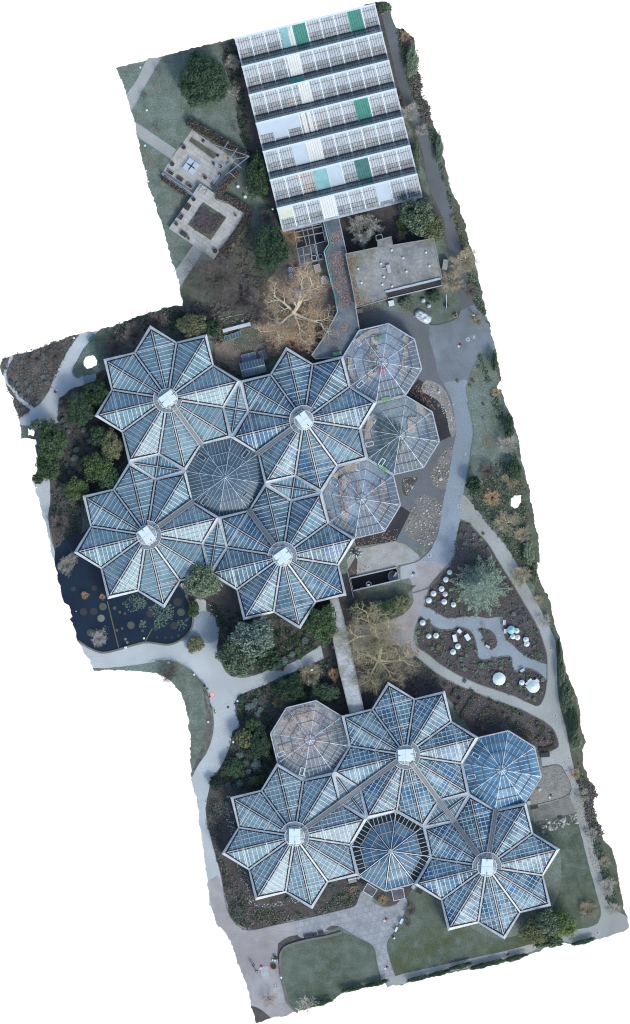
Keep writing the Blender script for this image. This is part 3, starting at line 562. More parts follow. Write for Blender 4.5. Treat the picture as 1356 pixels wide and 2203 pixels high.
def star_common():
    out = {}
    b = B(); n = 16
    def strip(A, D, dz, m):
        V = [(x, y, z+dz) for x, y, z in A]+[(x, y, z+dz) for x, y, z in D]
        b.add(V, [(i, (i+1) % n, n+(i+1) % n, n+i) for i in range(n)], m)
    o, i1, i2 = ring_pts(.18, .10), ring_pts(-.62, -.28), ring_pts(-.98, -.46)
    zv = lambda r: zf(r*S22, r*C22)
    i1 = [(x, y, zr(RT-.62) if k % 2 == 0 else zv(RV-.28)) for k, (x, y, z) in enumerate(i1)]; i2 = [(x, y, zr(RT-.98) if k % 2 == 0 else zv(RV-.46)) for k, (x, y, z) in enumerate(i2)]
    strip(o, i1, .30, 0); strip(i1, i2, .16, 1)
    for A, dz0, dz1 in ((o, -.55, .30), (i1, .10, .30)):
        b.add([(x, y, z+dz0) for x, y, z in A]+[(x, y, z+dz1) for x, y, z in A], [(i, (i+1) % n, n+(i+1) % n, n+i) for i in range(n)], 0)
    mid = [tuple((Vector(a)+Vector(c))/2) for a, c in zip(ring_pts(.0, .0), ring_pts(-.25, -.1))]
    for i in range(n):
        a, c = Vector(mid[i]), Vector(mid[(i+1) % n]); a.z += .34; c.z += .34; b.bar(a, c, .06, .05, 1)
    t = b.build('tmp', [M['metal'], M['gasket']]); out['eaves'] = t.data; bpy.data.objects.remove(t)
    b = B(); A = ring_pts(0, 0); V = [(x, y, z) for x, y, z in A]+[(x, y, 0) for x, y, z in A]
    b.add(V, [(i, n+i, n+(i+1) % n, (i+1) % n) for i in range(n)])
    t = b.build('tmp', M['wallglass']); out['wall'] = t.data; bpy.data.objects.remove(t)
    b = B(); A = ring_pts(-.4, -.3); b.add([(x, y, .05) for x, y, z in A], [tuple(range(n-1, -1, -1))])
    t = b.build('tmp', plain('greenhouse_floor', (.05, .075, .09), .8, var=.5, scale=.5)); out['floor'] = t.data; bpy.data.objects.remove(t)
    b = B(); b.lathe((0, 0, 8.2), [(2.35, 0), (2.35, .9), (2.15, 1.0), (1.1, 1.35)], 8); 
    for k in range(8):
        a = R(45*k+22.5); b.bar((2.2*math.cos(a), 2.2*math.sin(a), 9.28), (1.1*math.cos(a), 1.1*math.sin(a), 9.62), .1, .06, 1)
        a2 = R(45*k+67.5); b.bar((2.2*math.cos(a), 2.2*math.sin(a), 9.3), (2.2*math.cos(a2), 2.2*math.sin(a2), 9.3), .13, .08, 1)
    t = b.build('tmp', [M['hubglass'], M['white']]); out['hub'] = t.data; bpy.data.objects.remove(t)
    b = B(); b.box((0, 0, 9.5), (3.3, 2.45, .55), 0, 0, .06); b.box((0, 0, 10.05), (.05, 2.4, .02), 0, 1); b.box((1.4, .1, 10.05), (.55, .13, .03), 0, 2); b.box((-1.4, -.1, 10.05), (.55, .13, .03), 0, 2); b.box((-.8, .0, 10.05), (1.5, .05, .02), 0, 1)
    t = b.build('tmp', [M['hubwhite'], M['metal'], M['gasket']]); out['lid'] = t.data; bpy.data.objects.remove(t)
    b = B()                                   # curved service platform, half a ring
    A = [R(a) for a in range(-100, 101, 25)]
    for i in range(len(A)-1):
        a0, a1 = A[i], A[i+1]; V = []
        for z in (9.0, 9.12):
            for r, a in ((2.35, a0), (3.15, a0), (3.15, a1), (2.35, a1)): V.append((r*math.cos(a), r*math.sin(a), z))
        b.add(V, [(3, 2, 1, 0), (4, 5, 6, 7), (0, 1, 5, 4), (1, 2, 6, 5), (2, 3, 7, 6), (3, 0, 4, 7)], 0)
        b.bar((3.15*math.cos(a0), 3.15*math.sin(a0), 9.2), (3.15*math.cos(a1), 3.15*math.sin(a1), 9.2), .1, .1, 1)
    t = b.build('tmp', [M['walkway'], M['white']]); out['platform'] = t.data; bpy.data.objects.remove(t)
    b = B(); z0, z1 = zf(R0*S22, R0*C22)+.75, zf(VX, VY)+.8
    b.bar((0, 2.2, z0), (0, 12.5, z1), 1.05, .12, 0)
    for s in (-.5, .5): b.bar((s, 2.2, z0+.1), (s, 12.5, z1+.1), .12, .12, 1)
    for s in (-.17, .17): b.bar((s, 2.2, z0+.03), (s, 12.5, z1+.03), .05, .04, 2)
    t = b.build('tmp', [M['walkway'], M['metal2'], M['dark']]); out['catwalk'] = t.data; bpy.data.objects.remove(t)
    return out
SM = {False: star_meshes(False), True: star_meshes(True)}; SC = star_common()
ROT = R(13.6)
def star(cx, cy, label, grid, pane, cats, lid_rz, plat):
    t = thing('star_greenhouse', label, 'greenhouse', P(cx, cy), ROT, 'star shaped greenhouses')
    m = SM[grid]
    for k in range(8):
        rz = -R(45*k)
        for s in (1, -1):
            o = link_obj('roof_pane', m[s][0], t, (0, 0, 0), rz); o.material_slots[0].link = 'OBJECT'; o.material_slots[0].material = pane
            link_obj('glazing_bars', m[s][1], o)
        link_obj('ridge_beam', m['ridge'], t, (0, 0, 0), rz)
        link_obj('valley_gutter', m['valley'], t, (0, 0, 0), rz-R(22.5))
    for nm, key in (('eaves_gutter', 'eaves'), ('wall', 'wall'), ('floor', 'floor'), ('roof_hub', 'hub')): link_obj(nm, SC[key], t)
    link_obj('vent_lid', SC['lid'], t, (0, 0, 0), lid_rz)
    link_obj('service_platform', SC['platform'], t, (0, 0, 0), plat)
    for k in cats: link_obj('catwalk', SC['catwalk'], t, (0, 0, 0), -R(45*k+22.5))
    return t
STARS = [
 (361, 857, 'frosted star greenhouse at the upper left, nearest the holed gravel path fork', False, 'pane_a', [3], R(22), R(-118)),
 (654, 903.5, 'star greenhouse with blue patches touching the flat corridor roof', False, 'pane_b', [5], R(-68), R(140)),
 (316, 1151, 'frosted star greenhouse standing over the edge of the dark pond', False, 'pane_a', [1], R(-68), R(-25)),
 (608, 1196.5, 'star greenhouse beside the gravel court and sunken light well', False, 'pane_b', [7], R(22), R(65)),
 (873, 1624, 'grid glazed star greenhouse at the end of the concrete covered walkway', True, 'pane_f', [5, 3], R(-10), R(-50)),
 (634, 1799, 'grid glazed star greenhouse above the stone edged planting bed by the wide gravel path', True, 'pane_g', [1], R(76), R(45)),
 (1048, 1864.5, 'grid glazed star greenhouse on the lower lawn with two catwalks', True, 'pane_f', [7, 0], R(72), R(75)),
]
for i, (cx, cy, lb, g, pm, cats, lr, pl) in enumerate(STARS): star(cx, cy, lb, g, M[pm], cats, lr, pl)
# link roofs between two stars: four glass faces rising to a cross
def link_roof(a, b_, label, walk=None):
    a, b_ = P(*a), P(*b_); c = (a+b_)/2; d = (b_-a); rz = math.atan2(d.y, d.x)
    t = thing('link_roof', label, 'glass roof', (c.x, c.y, 0), rz, 'diamond link roofs between stars')
    L_, W_ = d.length/2-RV*.99, 6.05
    W = [(L_, 0, 3.9), (0, W_, 5.4), (-L_, 0, 3.9), (0, -W_, 5.4)]; ap = (0, 0, 4.3)
    for i in range(4):
        p, q_ = Vector(W[i]), Vector(W[(i+1) % 4]); bb_ = B(); bb_.add([p, q_, ap], [(0, 1, 2)]); o = bb_.build('roof_pane', M['pane_a' if walk is None else 'pane_g'], t)
        g = B()
        tipY = W_ if (p.y+q_.y) > 0 else -W_
        lx = p.x+q_.x
        for k in range(1, 8):
            f = k/8; y = tipY*f; x1 = lx*(1-f)
            z0 = 4.3+(5.4-4.3)*f; z1 = 3.9+(5.4-3.9)*f
            g.bar((0, y, z0+.06), (x1, y, z1+.06), .1, .06)
        g.build('glazing_bars', M['white'], o)
    r = B()
    for s in (-1, 1):
        r.bar((0, 0, 4.45), (0, s*W_, 5.55), .55, .12, 1); r.bar((0, 0, 4.5), (0, s*W_, 5.6), .16, .12, 0); r.bar((0, 0, 4.45), (s*L_, 0, 4.05), .6, .12, 1); r.bar((0, 0, 4.5), (s*L_, 0, 4.12), .2, .12, 0)
    r.build('ridge_beam', [M['metal'], M['gasket']], t)
    e = B()
    for i in range(4):
        e.bar(Vector(W[i])+Vector((0, 0, .36)), Vector(W[(i+1) % 4])+Vector((0, 0, .36)), .55, .3, 0)
    e.build('edge_gutter', M['metal'], t)
    if walk is not None:
        w_ = B(); w_.bar((-L_-1.2, 0, 5.0), (L_+1.2, 0, 5.0), 1.05, .12, 0)
        for s in (-.5, .5): w_.bar((-L_-1.2, s, 5.1), (L_+1.2, s, 5.1), .12, .12, 1)
        w_.build('catwalk', [M['walkway'], M['metal2']], t)
Sx = [(s[0], s[1]) for s in STARS]
link_roof(Sx[0], Sx[1], 'diamond glass link roof north of the round dome, between the two upper stars')
link_roof(Sx[0], Sx[2], 'diamond glass link roof left of the round dome')
link_roof(Sx[2], Sx[3], 'diamond glass link roof below the round dome with leaf litter in its gutters')
link_roof(Sx[1], Sx[3], 'diamond glass link roof between round dome and clear eight sided greenhouse')
link_roof(Sx[4], Sx[5], 'diamond glass link roof crossed by a catwalk toward the lower left star', 1)
link_roof(Sx[4], Sx[6], 'diamond glass link roof crossed by a catwalk toward the lower right star', 1)
# ------------------------------------------------------------------ eight sided houses
def oct_house(cx, cy, label, mat, rad, prof, nb=3, bars=('white',), name='octagonal_greenhouse', rot=R(-8.9), eave=.28, ringmat='ringdark', hipw=.14, wallm='wallglass', clear=True, tree=False, double=False, capm=None, barw=.085):
    t = thing(name, label, 'greenhouse', P(cx, cy), rot, None)
    def v(k, r): a = R(90-45*k); return Vector((r*math.cos(a), r*math.sin(a), 0))
    def zz(r):
        for (r0, z0), (r1, z1) in zip(prof, prof[1:]):
            if r1 <= r <= r0: return z0+(z1-z0)*(r0-r)/(r0-r1)
        return prof[-1][1] if r < prof[-1][0] else prof[0][1]
    def at(k, u, r):                           # point in sector k, u across -1..1, at polygon radius r
        p = v(k, r).lerp(v(k+1, r), (u+1)/2); p.z = zz(r); return p
    for k in range(8):
        b = B()
        for (r0, z0), (r1, z1) in zip(prof, prof[1:]):
            A = [at(k, -1, r0), at(k, 1, r0), at(k, 1, max(r1, .001)), at(k, -1, max(r1, .001))]
            for q_, zq in zip(A, (z0, z0, z1, z1)): q_.z = zq
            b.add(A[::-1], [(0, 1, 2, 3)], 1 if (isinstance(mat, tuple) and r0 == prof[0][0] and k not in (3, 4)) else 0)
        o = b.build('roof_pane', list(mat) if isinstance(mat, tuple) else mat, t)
        g = B(); e0, e1 = v(k, rad), v(k+1, rad); nrm = -(e0+e1).normalized(); el = (e1-e0).length; side = (e1-e0).normalized(); apo = rad*C22
        for i in range(-nb, nb+1):
            s = i*el/2/(nb+.5)
            rin = abs(s)/S22 if abs(s) > .01 else .6     # where the bar meets the hip line
            if tree and abs(i) % 2 == 1 and rin < rad*.45: rin = rad*.45
            pr = [rad]+[q_[0] for q_ in prof[1:] if q_[0] > rin]+[rin]
            pts = []
            for r_ in pr:
                p = -nrm*(r_*C22)+side*s; p.z = zz(r_)+.06; pts.append(p)
            for a_, c_ in zip(pts, pts[1:]): g.bar(a_, c_, barw, .06)
        g.build('glazing_bars', M[bars[0]], o)
        h = B()
        for (r0, z0), (r1, z1) in zip(prof, prof[1:]):
            a_, c_ = v(k, r0), v(k, r1); a_.z = z0+.1; c_.z = z1+.1
            if double: h.bar(a_, c_, .5, .1, 1); a_.z += .05; c_.z += .05; h.bar(a_, c_, .16, .12, 0)
            else: h.bar(a_, c_, hipw, .1, 0)
        h.build('hip_beam', [M['white'], M['gasket']], t)
        ea = B(); a_, c_ = v(k, rad+.05), v(k+1, rad+.05); a_.z = c_.z = prof[0][1]+.16; ea.bar(a_, c_, eave, .4); ea.build('eaves_gutter', M['metal'], t)
        wb_ = B(); a_, c_ = v(k, rad), v(k+1, rad); wb_.add([(a_.x, a_.y, 0), (c_.x, c_.y, 0), (c_.x, c_.y, prof[0][1]), (a_.x, a_.y, prof[0][1])], [(0, 1, 2, 3)]); wb_.build('wall', M[wallm], t)
    rg = B()
    for r_, z_ in prof[1:-1]:
        for k in range(8):
            a_, c_ = v(k, r_), v(k+1, r_); a_.z = c_.z = z_+.12; rg.bar(a_, c_, .17, .1)
    if len(prof) > 2: rg.build('ring_beam', M[ringmat], t)
    cp = B(); cp.lathe((0, 0, prof[-1][1]+.05), [(.35, 0), (.35, .15), (.1, .25)] if not capm else [(.6, 0), (.6, .3), (.5, .35)], 10); cp.build('finial', M[capm or 'steel'], t)
    return t
PROF = [(8.55, 4.0), (6.5, 5.3), (4.3, 6.1), (1.3, 6.8), (.05, 7.1)]
def interior(cx, cy, seedn, strips, floorm):
    root = P(cx, cy); r = 8.2
    fl = B(); pts = [(r*math.cos(R(98.9+45*k)), r*math.sin(R(98.9+45*k))) for k in range(8)]
    return pts
houses = [
 (823, 780.5, 'clear eight sided greenhouse with the pink flowering plant inside', 'clear', 'house_floor_a'),
 (861, 936.5, 'clear eight sided greenhouse with green climbing plants, beside the sandy crescent bed', 'clear', 'house_floor_b'),
 (777.5, 1073.5, 'clear eight sided greenhouse with brown planting strips, above the gravel court', 'clear', 'house_floor_c'),
 (667, 1592, 'clear eight sided greenhouse with warm brown planting, left of the concrete covered walkway', 'clear', 'house_floor_d'),
]
FLM = {'house_floor_a': ground_mat('brown_house_floor', (.15, .22, .30), (.27, .36, .46), (.55, .44, .36), .2, .5, 3), 'house_floor_b': ground_mat('green_house_floor', (.14, .20, .21), (.26, .33, .35), (.46, .42, .34), .2, .5, 3),
       'house_floor_c': ground_mat('blue_house_floor', (.19, .26, .33), (.31, .39, .48), (.55, .46, .39), .2, .5, 3), 'house_floor_d': ground_mat('sandy_house_floor', (.17, .20, .25), (.50, .41, .36), (.86, .68, .54), .13, .5, 3)}
HS = []
bedm = ground_mat('warm_planting_soil', (.40, .31, .24), (.64, .50, .38), (.74, .60, .48), .3, .9, 4, bstr=.8)
for i, (cx, cy, lb, m_, fm) in enumerate(houses):
    t = oct_house(cx, cy, lb, M[m_], 8.5, PROF, bars=('thinbar',), barw=.06, hipw=.10); HS.append(t)
    b = B(); b.add([(8.3*math.cos(R(90-45*k)), 8.3*math.sin(R(90-45*k)), .06) for k in range(8)][::-1], [tuple(range(8))]); b.build('floor', FLM[fm], t)
    def bed(pts, h=.45, t=t):
        b = B(); b.prism(pts, .07, h); b.build('planting_bed', bedm, t)
    def ringbed(k0, k1, ri, ro):
        A = [(r_*math.cos(R(90-a)), r_*math.sin(R(90-a))) for r_, seq in ((ro, range(k0, k1+1, 15)), (ri, range(k1, k0-1, -15))) for a in seq]
        bed(A)
    if i == 0:
        ringbed(30, 120, 6.6, 7.9); bed([(-3.2, 5.5), (-2, 5.8), (-.8, -1), (-1.5, -4.4), (-2.5, -4.4), (-3, 1)]); bed([(4.2, 4), (5.2, 3.6), (5.6, -3), (4.6, -4), (3.8, -1)]); ringbed(300, 345, 6.6, 7.6); ringbed(225, 270, 6.7, 7.5)
    elif i == 1:
        ringbed(15, 175, 6.6, 7.8); bed([(-.2, -2), (1, -2), (1.4, -6.5), (.4, -6.5)]); bed([(1, 4), (3, 4.5), (3, 1), (1.5, 1)]); ringbed(255, 300, 6.2, 7.7)
    elif i == 2:
        bed([(-5.8, 4), (-4.4, 5), (-2.6, -1), (-2, -6), (-3.4, -6), (-4, -2)]); bed([(3.6, 5), (5, 4.4), (5.8, -1), (4.6, -4.5), (4, -1)]); ringbed(300, 345, 6.4, 7.9); ringbed(180, 240, 6.7, 7.7); ringbed(60, 100, 6.9, 7.9)
    else:
        ringbed(300, 360, 3.4, 7.2); ringbed(60, 140, 1.6, 7.3); ringbed(190, 260, 3.0, 7.0)
t5 = oct_house(1080, 1657, 'blue tinted eight sided greenhouse next to the hedge parterre', M['pane_p5'], 8.55, PROF, rot=R(-9.5))
td = oct_house(484.5, 1027, 'smoky glass low dome enclosed by four star greenhouses', M['pane_e'], 8.7, [(8.7, 3.6), (5.6, 4.5), (2.8, 5.1), (.05, 5.5)], nb=4, barw=.07, hipw=.08, bars=('thinbar',), rot=R(-8.9), tree=True, name='glass_dome', eave=.12, ringmat='steel')
for k in (1, 3, 5, 7):                         # roof hatches of the dome
    a = R(90-45*k+22.5-90); hb = B(); rr = 6.7; a = R(45*k+13); c_ = Vector((rr*math.cos(a), rr*math.sin(a), 4.28))
    for s in (-1, 1):
        d_ = Vector((math.cos(a), math.sin(a), -.28)); n_ = Vector((-math.sin(a), math.cos(a), 0)); hb.bar(c_-d_*.9+n_*.45*s+Vector((0, 0, .2)), c_+d_*.9+n_*.45*s+Vector((0, 0, .2)), .14, .2); hb.bar(c_+d_*.9*s-n_*.45+Vector((0, 0, .2)), c_+d_*.9*s+n_*.45+Vector((0, 0, .2)), .14, .2)
    hb.build('roof_hatch', M['metal2'], td)
tq = oct_house(841, 1831.5, 'dark blue pyramid roofed entrance hall between the three lower stars', (M['pane_q'], M['pane_qshade']), 8.6, [(8.6, 4.3), (6.7, 4.5), (4.4, 6.0), (.4, 8.2)], nb=3, rot=R(-7.5), name='entrance_hall', eave=.3, ringmat='bar_warm', double=True, capm='metal2')
b = B(); b.add([(8.4*math.cos(R(90-45*k)), 8.4*math.sin(R(90-45*k)), .06) for k in range(8)][::-1], [tuple(range(8))]); b.build('floor', M['dark'], tq)
b = B(); b.add([(8.4*math.cos(R(90-45*k)), 8.4*math.sin(R(90-45*k)), .06) for k in range(8)][::-1], [tuple(range(8))]); b.build('floor', M['dark'], td)
b = B(); b.add([(8.4*math.cos(R(90-45*k)), 8.4*math.sin(R(90-45*k)), .06) for k in range(8)][::-1], [tuple(range(8))]); b.build('floor', plain('blue_floor', (.05, .09, .15), var=.5, scale=.4), t5)
# white vent frames on the clear roofs
for t, spots in ((HS[0], ((150, 6.9), (197, 6.6), (233, 6.6))), (HS[1], ((160, 6.9), (205, 6.8), (245, 7.0))), (HS[2], ((105, 7.0), (160, 6.8))), (HS[3], ((215, 6.9), (265, 7.0))), (t5, ((160, 6.4), (202, 6.7)))):
    for a, rr in spots:
        a = R(a); vb = B(); d_ = Vector((math.cos(a), math.sin(a), -.62)); n_ = Vector((-math.sin(a), math.cos(a), 0)); c_ = Vector((rr*math.cos(a), rr*math.sin(a), 5.25))
        for s in (-1, 1): vb.bar(c_-d_*.8+n_*.42*s, c_+d_*.8+n_*.42*s, .14, .1); vb.bar(c_+d_*.8*s-n_*.42, c_+d_*.8*s+n_*.42, .14, .1)
        vb.build('roof_hatch', M['white'], t)

# ------------------------------------------------------------------ nursery greenhouse of saw-tooth rows
UX = Vector((.9707, .2402, 0)); VXv = Vector((.2402, -.9707, 0))      # along a row, down the picture (world axes)
def NP(u, v, z): o = P(507, 83); return Vector((o.x, o.y, 0))+UX*(u/10)+VXv*(v/10)+Vector((0, 0, z))
SPEC = {  # (row): list of (u0, u1, v0 fraction, v1 fraction, material)
 0: [(97, 122, 0, 1, 'teal'), (113, 124, 0, 1, 'cream'), (124, 153, 0, 1, 'green_net'), (246, 275, 0, 1, 'green_net')],
 1: [(97, 123, 0, 1, 'cream')],
 2: [(106, 131, 0, 1, 'cream')],
 3: [(0, 30, 0, .55, 'blind'), (30, 61, 0, .9, 'blind'), (61, 91, 0, .62, 'blind'), (97, 106, 0, 1, 'cream'), (110, 118, 0, 1, 'cream'), (214, 245, 0, 1, 'green_net')],
 4: [(61, 91, 0, 1, 'blind'), (92, 122, 0, 1, 'cream')],
 5: [(92, 122, 0, 1, 'teal'), (123, 153, 0, 1, 'blind'), (184, 214, 0, 1, 'green_dk')],
 6: [(0, 30, 0, .5, 'paleyellow'), (92, 122, 0, 1, 'cream'), (214, 245, 0, .85, 'blind')],
}
nur = thing('nursery_greenhouse', 'long saw-tooth nursery greenhouse of seven glazed rows with white and green shades', 'greenhouse', NP(154, 213, 0))
NC = nur.location.copy()
def row_pane_mat(name, stops, gl): 
    b = NB(name); gp = b.coord(); vm = b.n('ShaderNodeVectorMath', operation='DOT_PRODUCT'); b.l(gp, vm.inputs[0]); vm.inputs[1].default_value = tuple(UX)
    vm2 = b.n('ShaderNodeVectorMath', operation='DOT_PRODUCT'); b.l(gp, vm2.inputs[0]); vm2.inputs[1].default_value = tuple(VXv)
    cb = b.n('ShaderNodeCombineXYZ'); b.l(b.math('FLOOR', b.math('DIVIDE', vm.outputs['Value'], .51)), cb.inputs[0]); b.l(b.math('FLOOR', b.math('DIVIDE', vm2.outputs['Value'], .95)), cb.inputs[1])
    wn = b.n('ShaderNodeTexWhiteNoise', noise_dimensions='3D'); b.l(cb.outputs[0], wn.inputs[0]); n = b.noise(gp, .35, 6, .65)
    f = b.math('ADD', b.math('MULTIPLY', wn.outputs[0], .16), b.math('MULTIPLY', n, .85)); col = b.ramp(f, stops)
    col = b.mix(b.ramp(b.noise(gp, .14, 4, .7), [(.60, (0, 0, 0)), (.68, (.75, .75, .75))]), col, (.36, .29, .26))
    d = b.n('ShaderNodeBsdfDiffuse'); b.l(col, d.inputs[0]); g = b.n('ShaderNodeBsdfGlossy'); g.inputs['Roughness'].default_value = .1; m1 = b.n('ShaderNodeMixShader'); m1.inputs[0].default_value = gl
    b.l(d.outputs[0], m1.inputs[1]); b.l(g.outputs[0], m1.inputs[2]); return b.done(m1.outputs[0])
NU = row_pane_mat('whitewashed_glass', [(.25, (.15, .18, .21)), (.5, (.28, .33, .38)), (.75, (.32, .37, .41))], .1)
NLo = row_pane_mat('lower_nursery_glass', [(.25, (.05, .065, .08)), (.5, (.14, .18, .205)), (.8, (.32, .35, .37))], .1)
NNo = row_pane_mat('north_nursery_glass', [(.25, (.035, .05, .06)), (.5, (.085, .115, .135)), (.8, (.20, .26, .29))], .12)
ZR_, ZG_ = 5.4, 3.9
for k in range(7):
    v0 = 62.85*k; vg = v0+46.5; vn = v0+62.85
    def q4(u0, u1, va, vb, za, zb, mat, name, zo=0):
        b = B(); b.add([NP(u0, vb, zb+zo)-NC, NP(u1, vb, zb+zo)-NC, NP(u1, va, za+zo)-NC, NP(u0, va, za+zo)-NC], [(0, 1, 2, 3)]); return b.build(name, mat, nur)
    vm = v0+28; zm = ZR_-(ZR_-ZG_)*28/46.5
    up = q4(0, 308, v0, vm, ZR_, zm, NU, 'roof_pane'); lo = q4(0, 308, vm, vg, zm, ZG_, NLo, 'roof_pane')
    def zs(v): return ZR_-(ZR_-ZG_)*(v-v0)/46.5
    def bars(o, va, vb, zfun, step, wd, off):
        b = B(); u = 0
        i = 0
        while u <= 308.1:
            if i % 6 or wd > .15: b.bar(NP(u, va, zfun(va)+off)-NC, NP(u, vb, zfun(vb)+off)-NC, wd, .05)
            u += step; i += 1
        return b
    b = bars(up, v0, vm, zs, 5.13, .065, .05); b.build('glazing_bars', M['dark'], up)
    b = bars(lo, vm, vg, zs, 5.13, .08, .05); b.bar(NP(0, vm+9, zs(vm+9)+.07)-NC, NP(308, vm+9, zs(vm+9)+.07)-NC, .06, .05); b.build('glazing_bars', M['dark'], lo)
    b = B(); b.bar(NP(0, vm-18, zs(vm-18)+.07)-NC, NP(308, vm-18, zs(vm-18)+.07)-NC, .1, .05); b.bar(NP(0, vm, zs(vm)+.08)-NC, NP(308, vm, zs(vm)+.08)-NC, .12, .06); b.build('purlin', M['bar_warm'], nur)
    if k < 6:
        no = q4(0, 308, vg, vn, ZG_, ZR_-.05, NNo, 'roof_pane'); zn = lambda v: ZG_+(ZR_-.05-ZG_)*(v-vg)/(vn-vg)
        b = bars(no, vg, vn, zn, 5.13, .06, .05); b.bar(NP(0, vg+8, zn(vg+8)+.07)-NC, NP(308, vg+8, zn(vg+8)+.07)-NC, .06, .05); b.build('glazing_bars', M['dark'], no)
    for i in range(11):
        r_ = B(); u = 30.8*i; r_.bar(NP(u, v0, ZR_+.14)-NC, NP(u, vg, ZG_+.14)-NC, .17, .14); r_.build('rafter', M['hubwhite'], nur)
    rd = B(); rd.bar(NP(-2, v0, ZR_+.25)-NC, NP(310, v0, ZR_+.25)-NC, .42, .3); rd.build('ridge_beam', M['hubwhite'], nur)
    gu = B(); gu.bar(NP(-1, vg, ZG_+.12)-NC, NP(309, vg, ZG_+.12)-NC, .3, .2); gu.build('gutter', M['metal2'] if k == 6 else M['dark'], nur)
    if k == 6:
        gu = B(); gu.bar(NP(-1, vg+3, ZG_+.1)-NC, NP(309, vg+3, ZG_+.1)-NC, .35, .2); gu.build('gutter', M['metal'], nur)
    for (u0, u1, f0, f1, mt) in SPEC[k]:
        va, vb = v0+1.5+f0*44, v0+1.5+f1*44
        o = q4(u0, u1, va, vb, zs(va), zs(vb), M[mt], 'sun_shade' if mt not in ('cream', 'paleyellow') else 'roof_panel', .16)
        if mt == 'cream' or mt == 'green_dk' or mt == 'green_net':
            b = B(); u = u0+5
            while u < u1-1: b.bar(NP(u, va, zs(va)+.2)-NC, NP(u, vb, zs(vb)+.2)-NC, .05, .03); u += 5.13
            b.build('glazing_bars', M['bar_warm' if mt == 'cream' else 'dark'], o)
q4s = [(2-1, 92, 122, 'green_net'), (0, 180, 240, 'teal')]
k = 1; v0 = 62.85; b = B(); b.add([NP(92, v0+62, 5.55)-NC, NP(122, v0+62, 5.55)-NC, NP(120, v0+49, 4.35)-NC, NP(92, v0+49, 4.35)-NC], [(3, 2, 1, 0)]); b.build('sun_shade', M['green_net'], nur)
b = B()
prof_ = []
for k in range(7): prof_ += [(62.85*k, ZR_), (62.85*k+46.5, ZG_)]
for u in (0, 308):
    V = [NP(u, v, z)-NC for v, z in prof_]+[NP(u, v, 0)-NC for v, z in prof_]; n = len(prof_)
    b.add(V, [(i, i+1, n+i+1, n+i) for i in range(n-1)])
vE = 62.85*6+46.5
b.add([NP(0, vE, 0)-NC, NP(308, vE, 0)-NC, NP(308, vE, ZG_)-NC, NP(0, vE, ZG_)-NC], [(0, 1, 2, 3)])
b.add([NP(0, 0, 0)-NC, NP(308, 0, 0)-NC, NP(308, 0, ZR_)-NC, NP(0, 0, ZR_)-NC], [(3, 2, 1, 0)])
b.build('wall', M['wallglass'], nur)
for u in (0, 308):
    b = B()
    for (va, za), (vb, zb) in zip(prof_, prof_[1:]): b.bar(NP(u, va, za+.2)-NC, NP(u, vb, zb+.2)-NC, .3, .3)
    b.build('verge_beam', M['metal'], nur)

# ------------------------------------------------------------------ flat roofed buildings
def roof_mat(name, a, c, tint, tint2):
    b = NB(name); co = b.coord(); n = b.noise(co, .25, 6, .65); n2 = b.noise(co, .16, 5, .7); n3 = b.noise(co, 1.6, 6, .75)
    col = b.mix(b.ramp(n, [(.35, (0, 0, 0)), (.65, (1, 1, 1))]), a, c); col = b.mix(b.ramp(n2, [(.5, (0, 0, 0)), (.62, (.8, .8, .8))]), col, tint)
    col = b.mix(b.ramp(b.noise(co, .3, 6, .7), [(.56, (0, 0, 0)), (.66, (.7, .7, .7))]), col, tint2)
    return b.done(b.pbr(b.mix(1.0, col, b.ramp(n3, [(.3, (.7, .7, .7)), (.7, (1.25, 1.25, 1.25))]), 'MULTIPLY'), .9, 0, .2, n3, .4))
M['flatroof'] = roof_mat('weathered_bitumen_roof', (.13, .135, .14), (.26, .265, .265), (.15, .145, .08), (.30, .25, .215))
M['corroof'] = roof_mat('dark_corridor_roof', (.07, .085, .10), (.13, .15, .175), (.055, .065, .07), (.13, .12, .12))
M['leadroof'] = roof_mat('weathered_concrete_roof', (.28, .29, .29), (.38, .40, .42), (.20, .20, .15), (.42, .43, .45))
def flat_building(name, label, cat, pts, h, mat, edge='conc_light', ew=.3, wallm='concrete', grp=None):
    c = PP(pts); ox = sum(p[0] for p in c)/len(c); oy = sum(p[1] for p in c)/len(c); t = thing(name, label, cat, (ox, oy, 0), 0, grp)
    q = [(x-ox, y-oy) for x, y in c]; b = B(); b.prism(q, h-.25, h); b.build('roof', M[mat], t)
    b = B(); b.prism([(x*.985, y*.985) for x, y in q], 0, h-.25); b.build('wall', M[wallm], t)
    ribbon('parapet', q, ew, h-.28, h+.14, edge, True, False, False, t); return t
fb = flat_building('flat_roofed_building', 'grey flat roofed service building with moss and leaf litter on its roof', 'building', pp("744,546 813,532 812.8,517 842,509 846,527.6 933.6,513 950.8,598 830,627 833,643 767.7,661.7"), 5.0, 'flatroof', 'concrete', .22)
O_ = fb.location
b = B(); c_ = P(836.5, 578)-O_; b.box((c_.x, c_.y, 5.0), (.85, 1.8, .5), R(14), 0, .05); c_ = P(828, 576.5)-O_; b.tube([(c_.x-.5, c_.y-.1, 5.2), (c_.x+.3, c_.y+.05, 5.2)], .12, 6); b.build('roof_light', M['conc_light'], fb)
for x, y in ((771, 578), (778, 608), (843, 538.5), (868, 555), (917, 543), (924, 572), (875, 584), (823, 612), (844, 616), (820, 567), (826, 596)):
    c_ = P(x, y)-O_; b = B(); b.lathe((c_.x, c_.y, 5.0), [(.16, 0), (.16, .3), (.24, .34), (.1, .42)], 8); b.build('roof_vent', M['white'], fb)
b = B(); pz = [P(*p)-O_ for p in ((810, 519), (809, 507), (821, 503.5), (824, 512))]; 
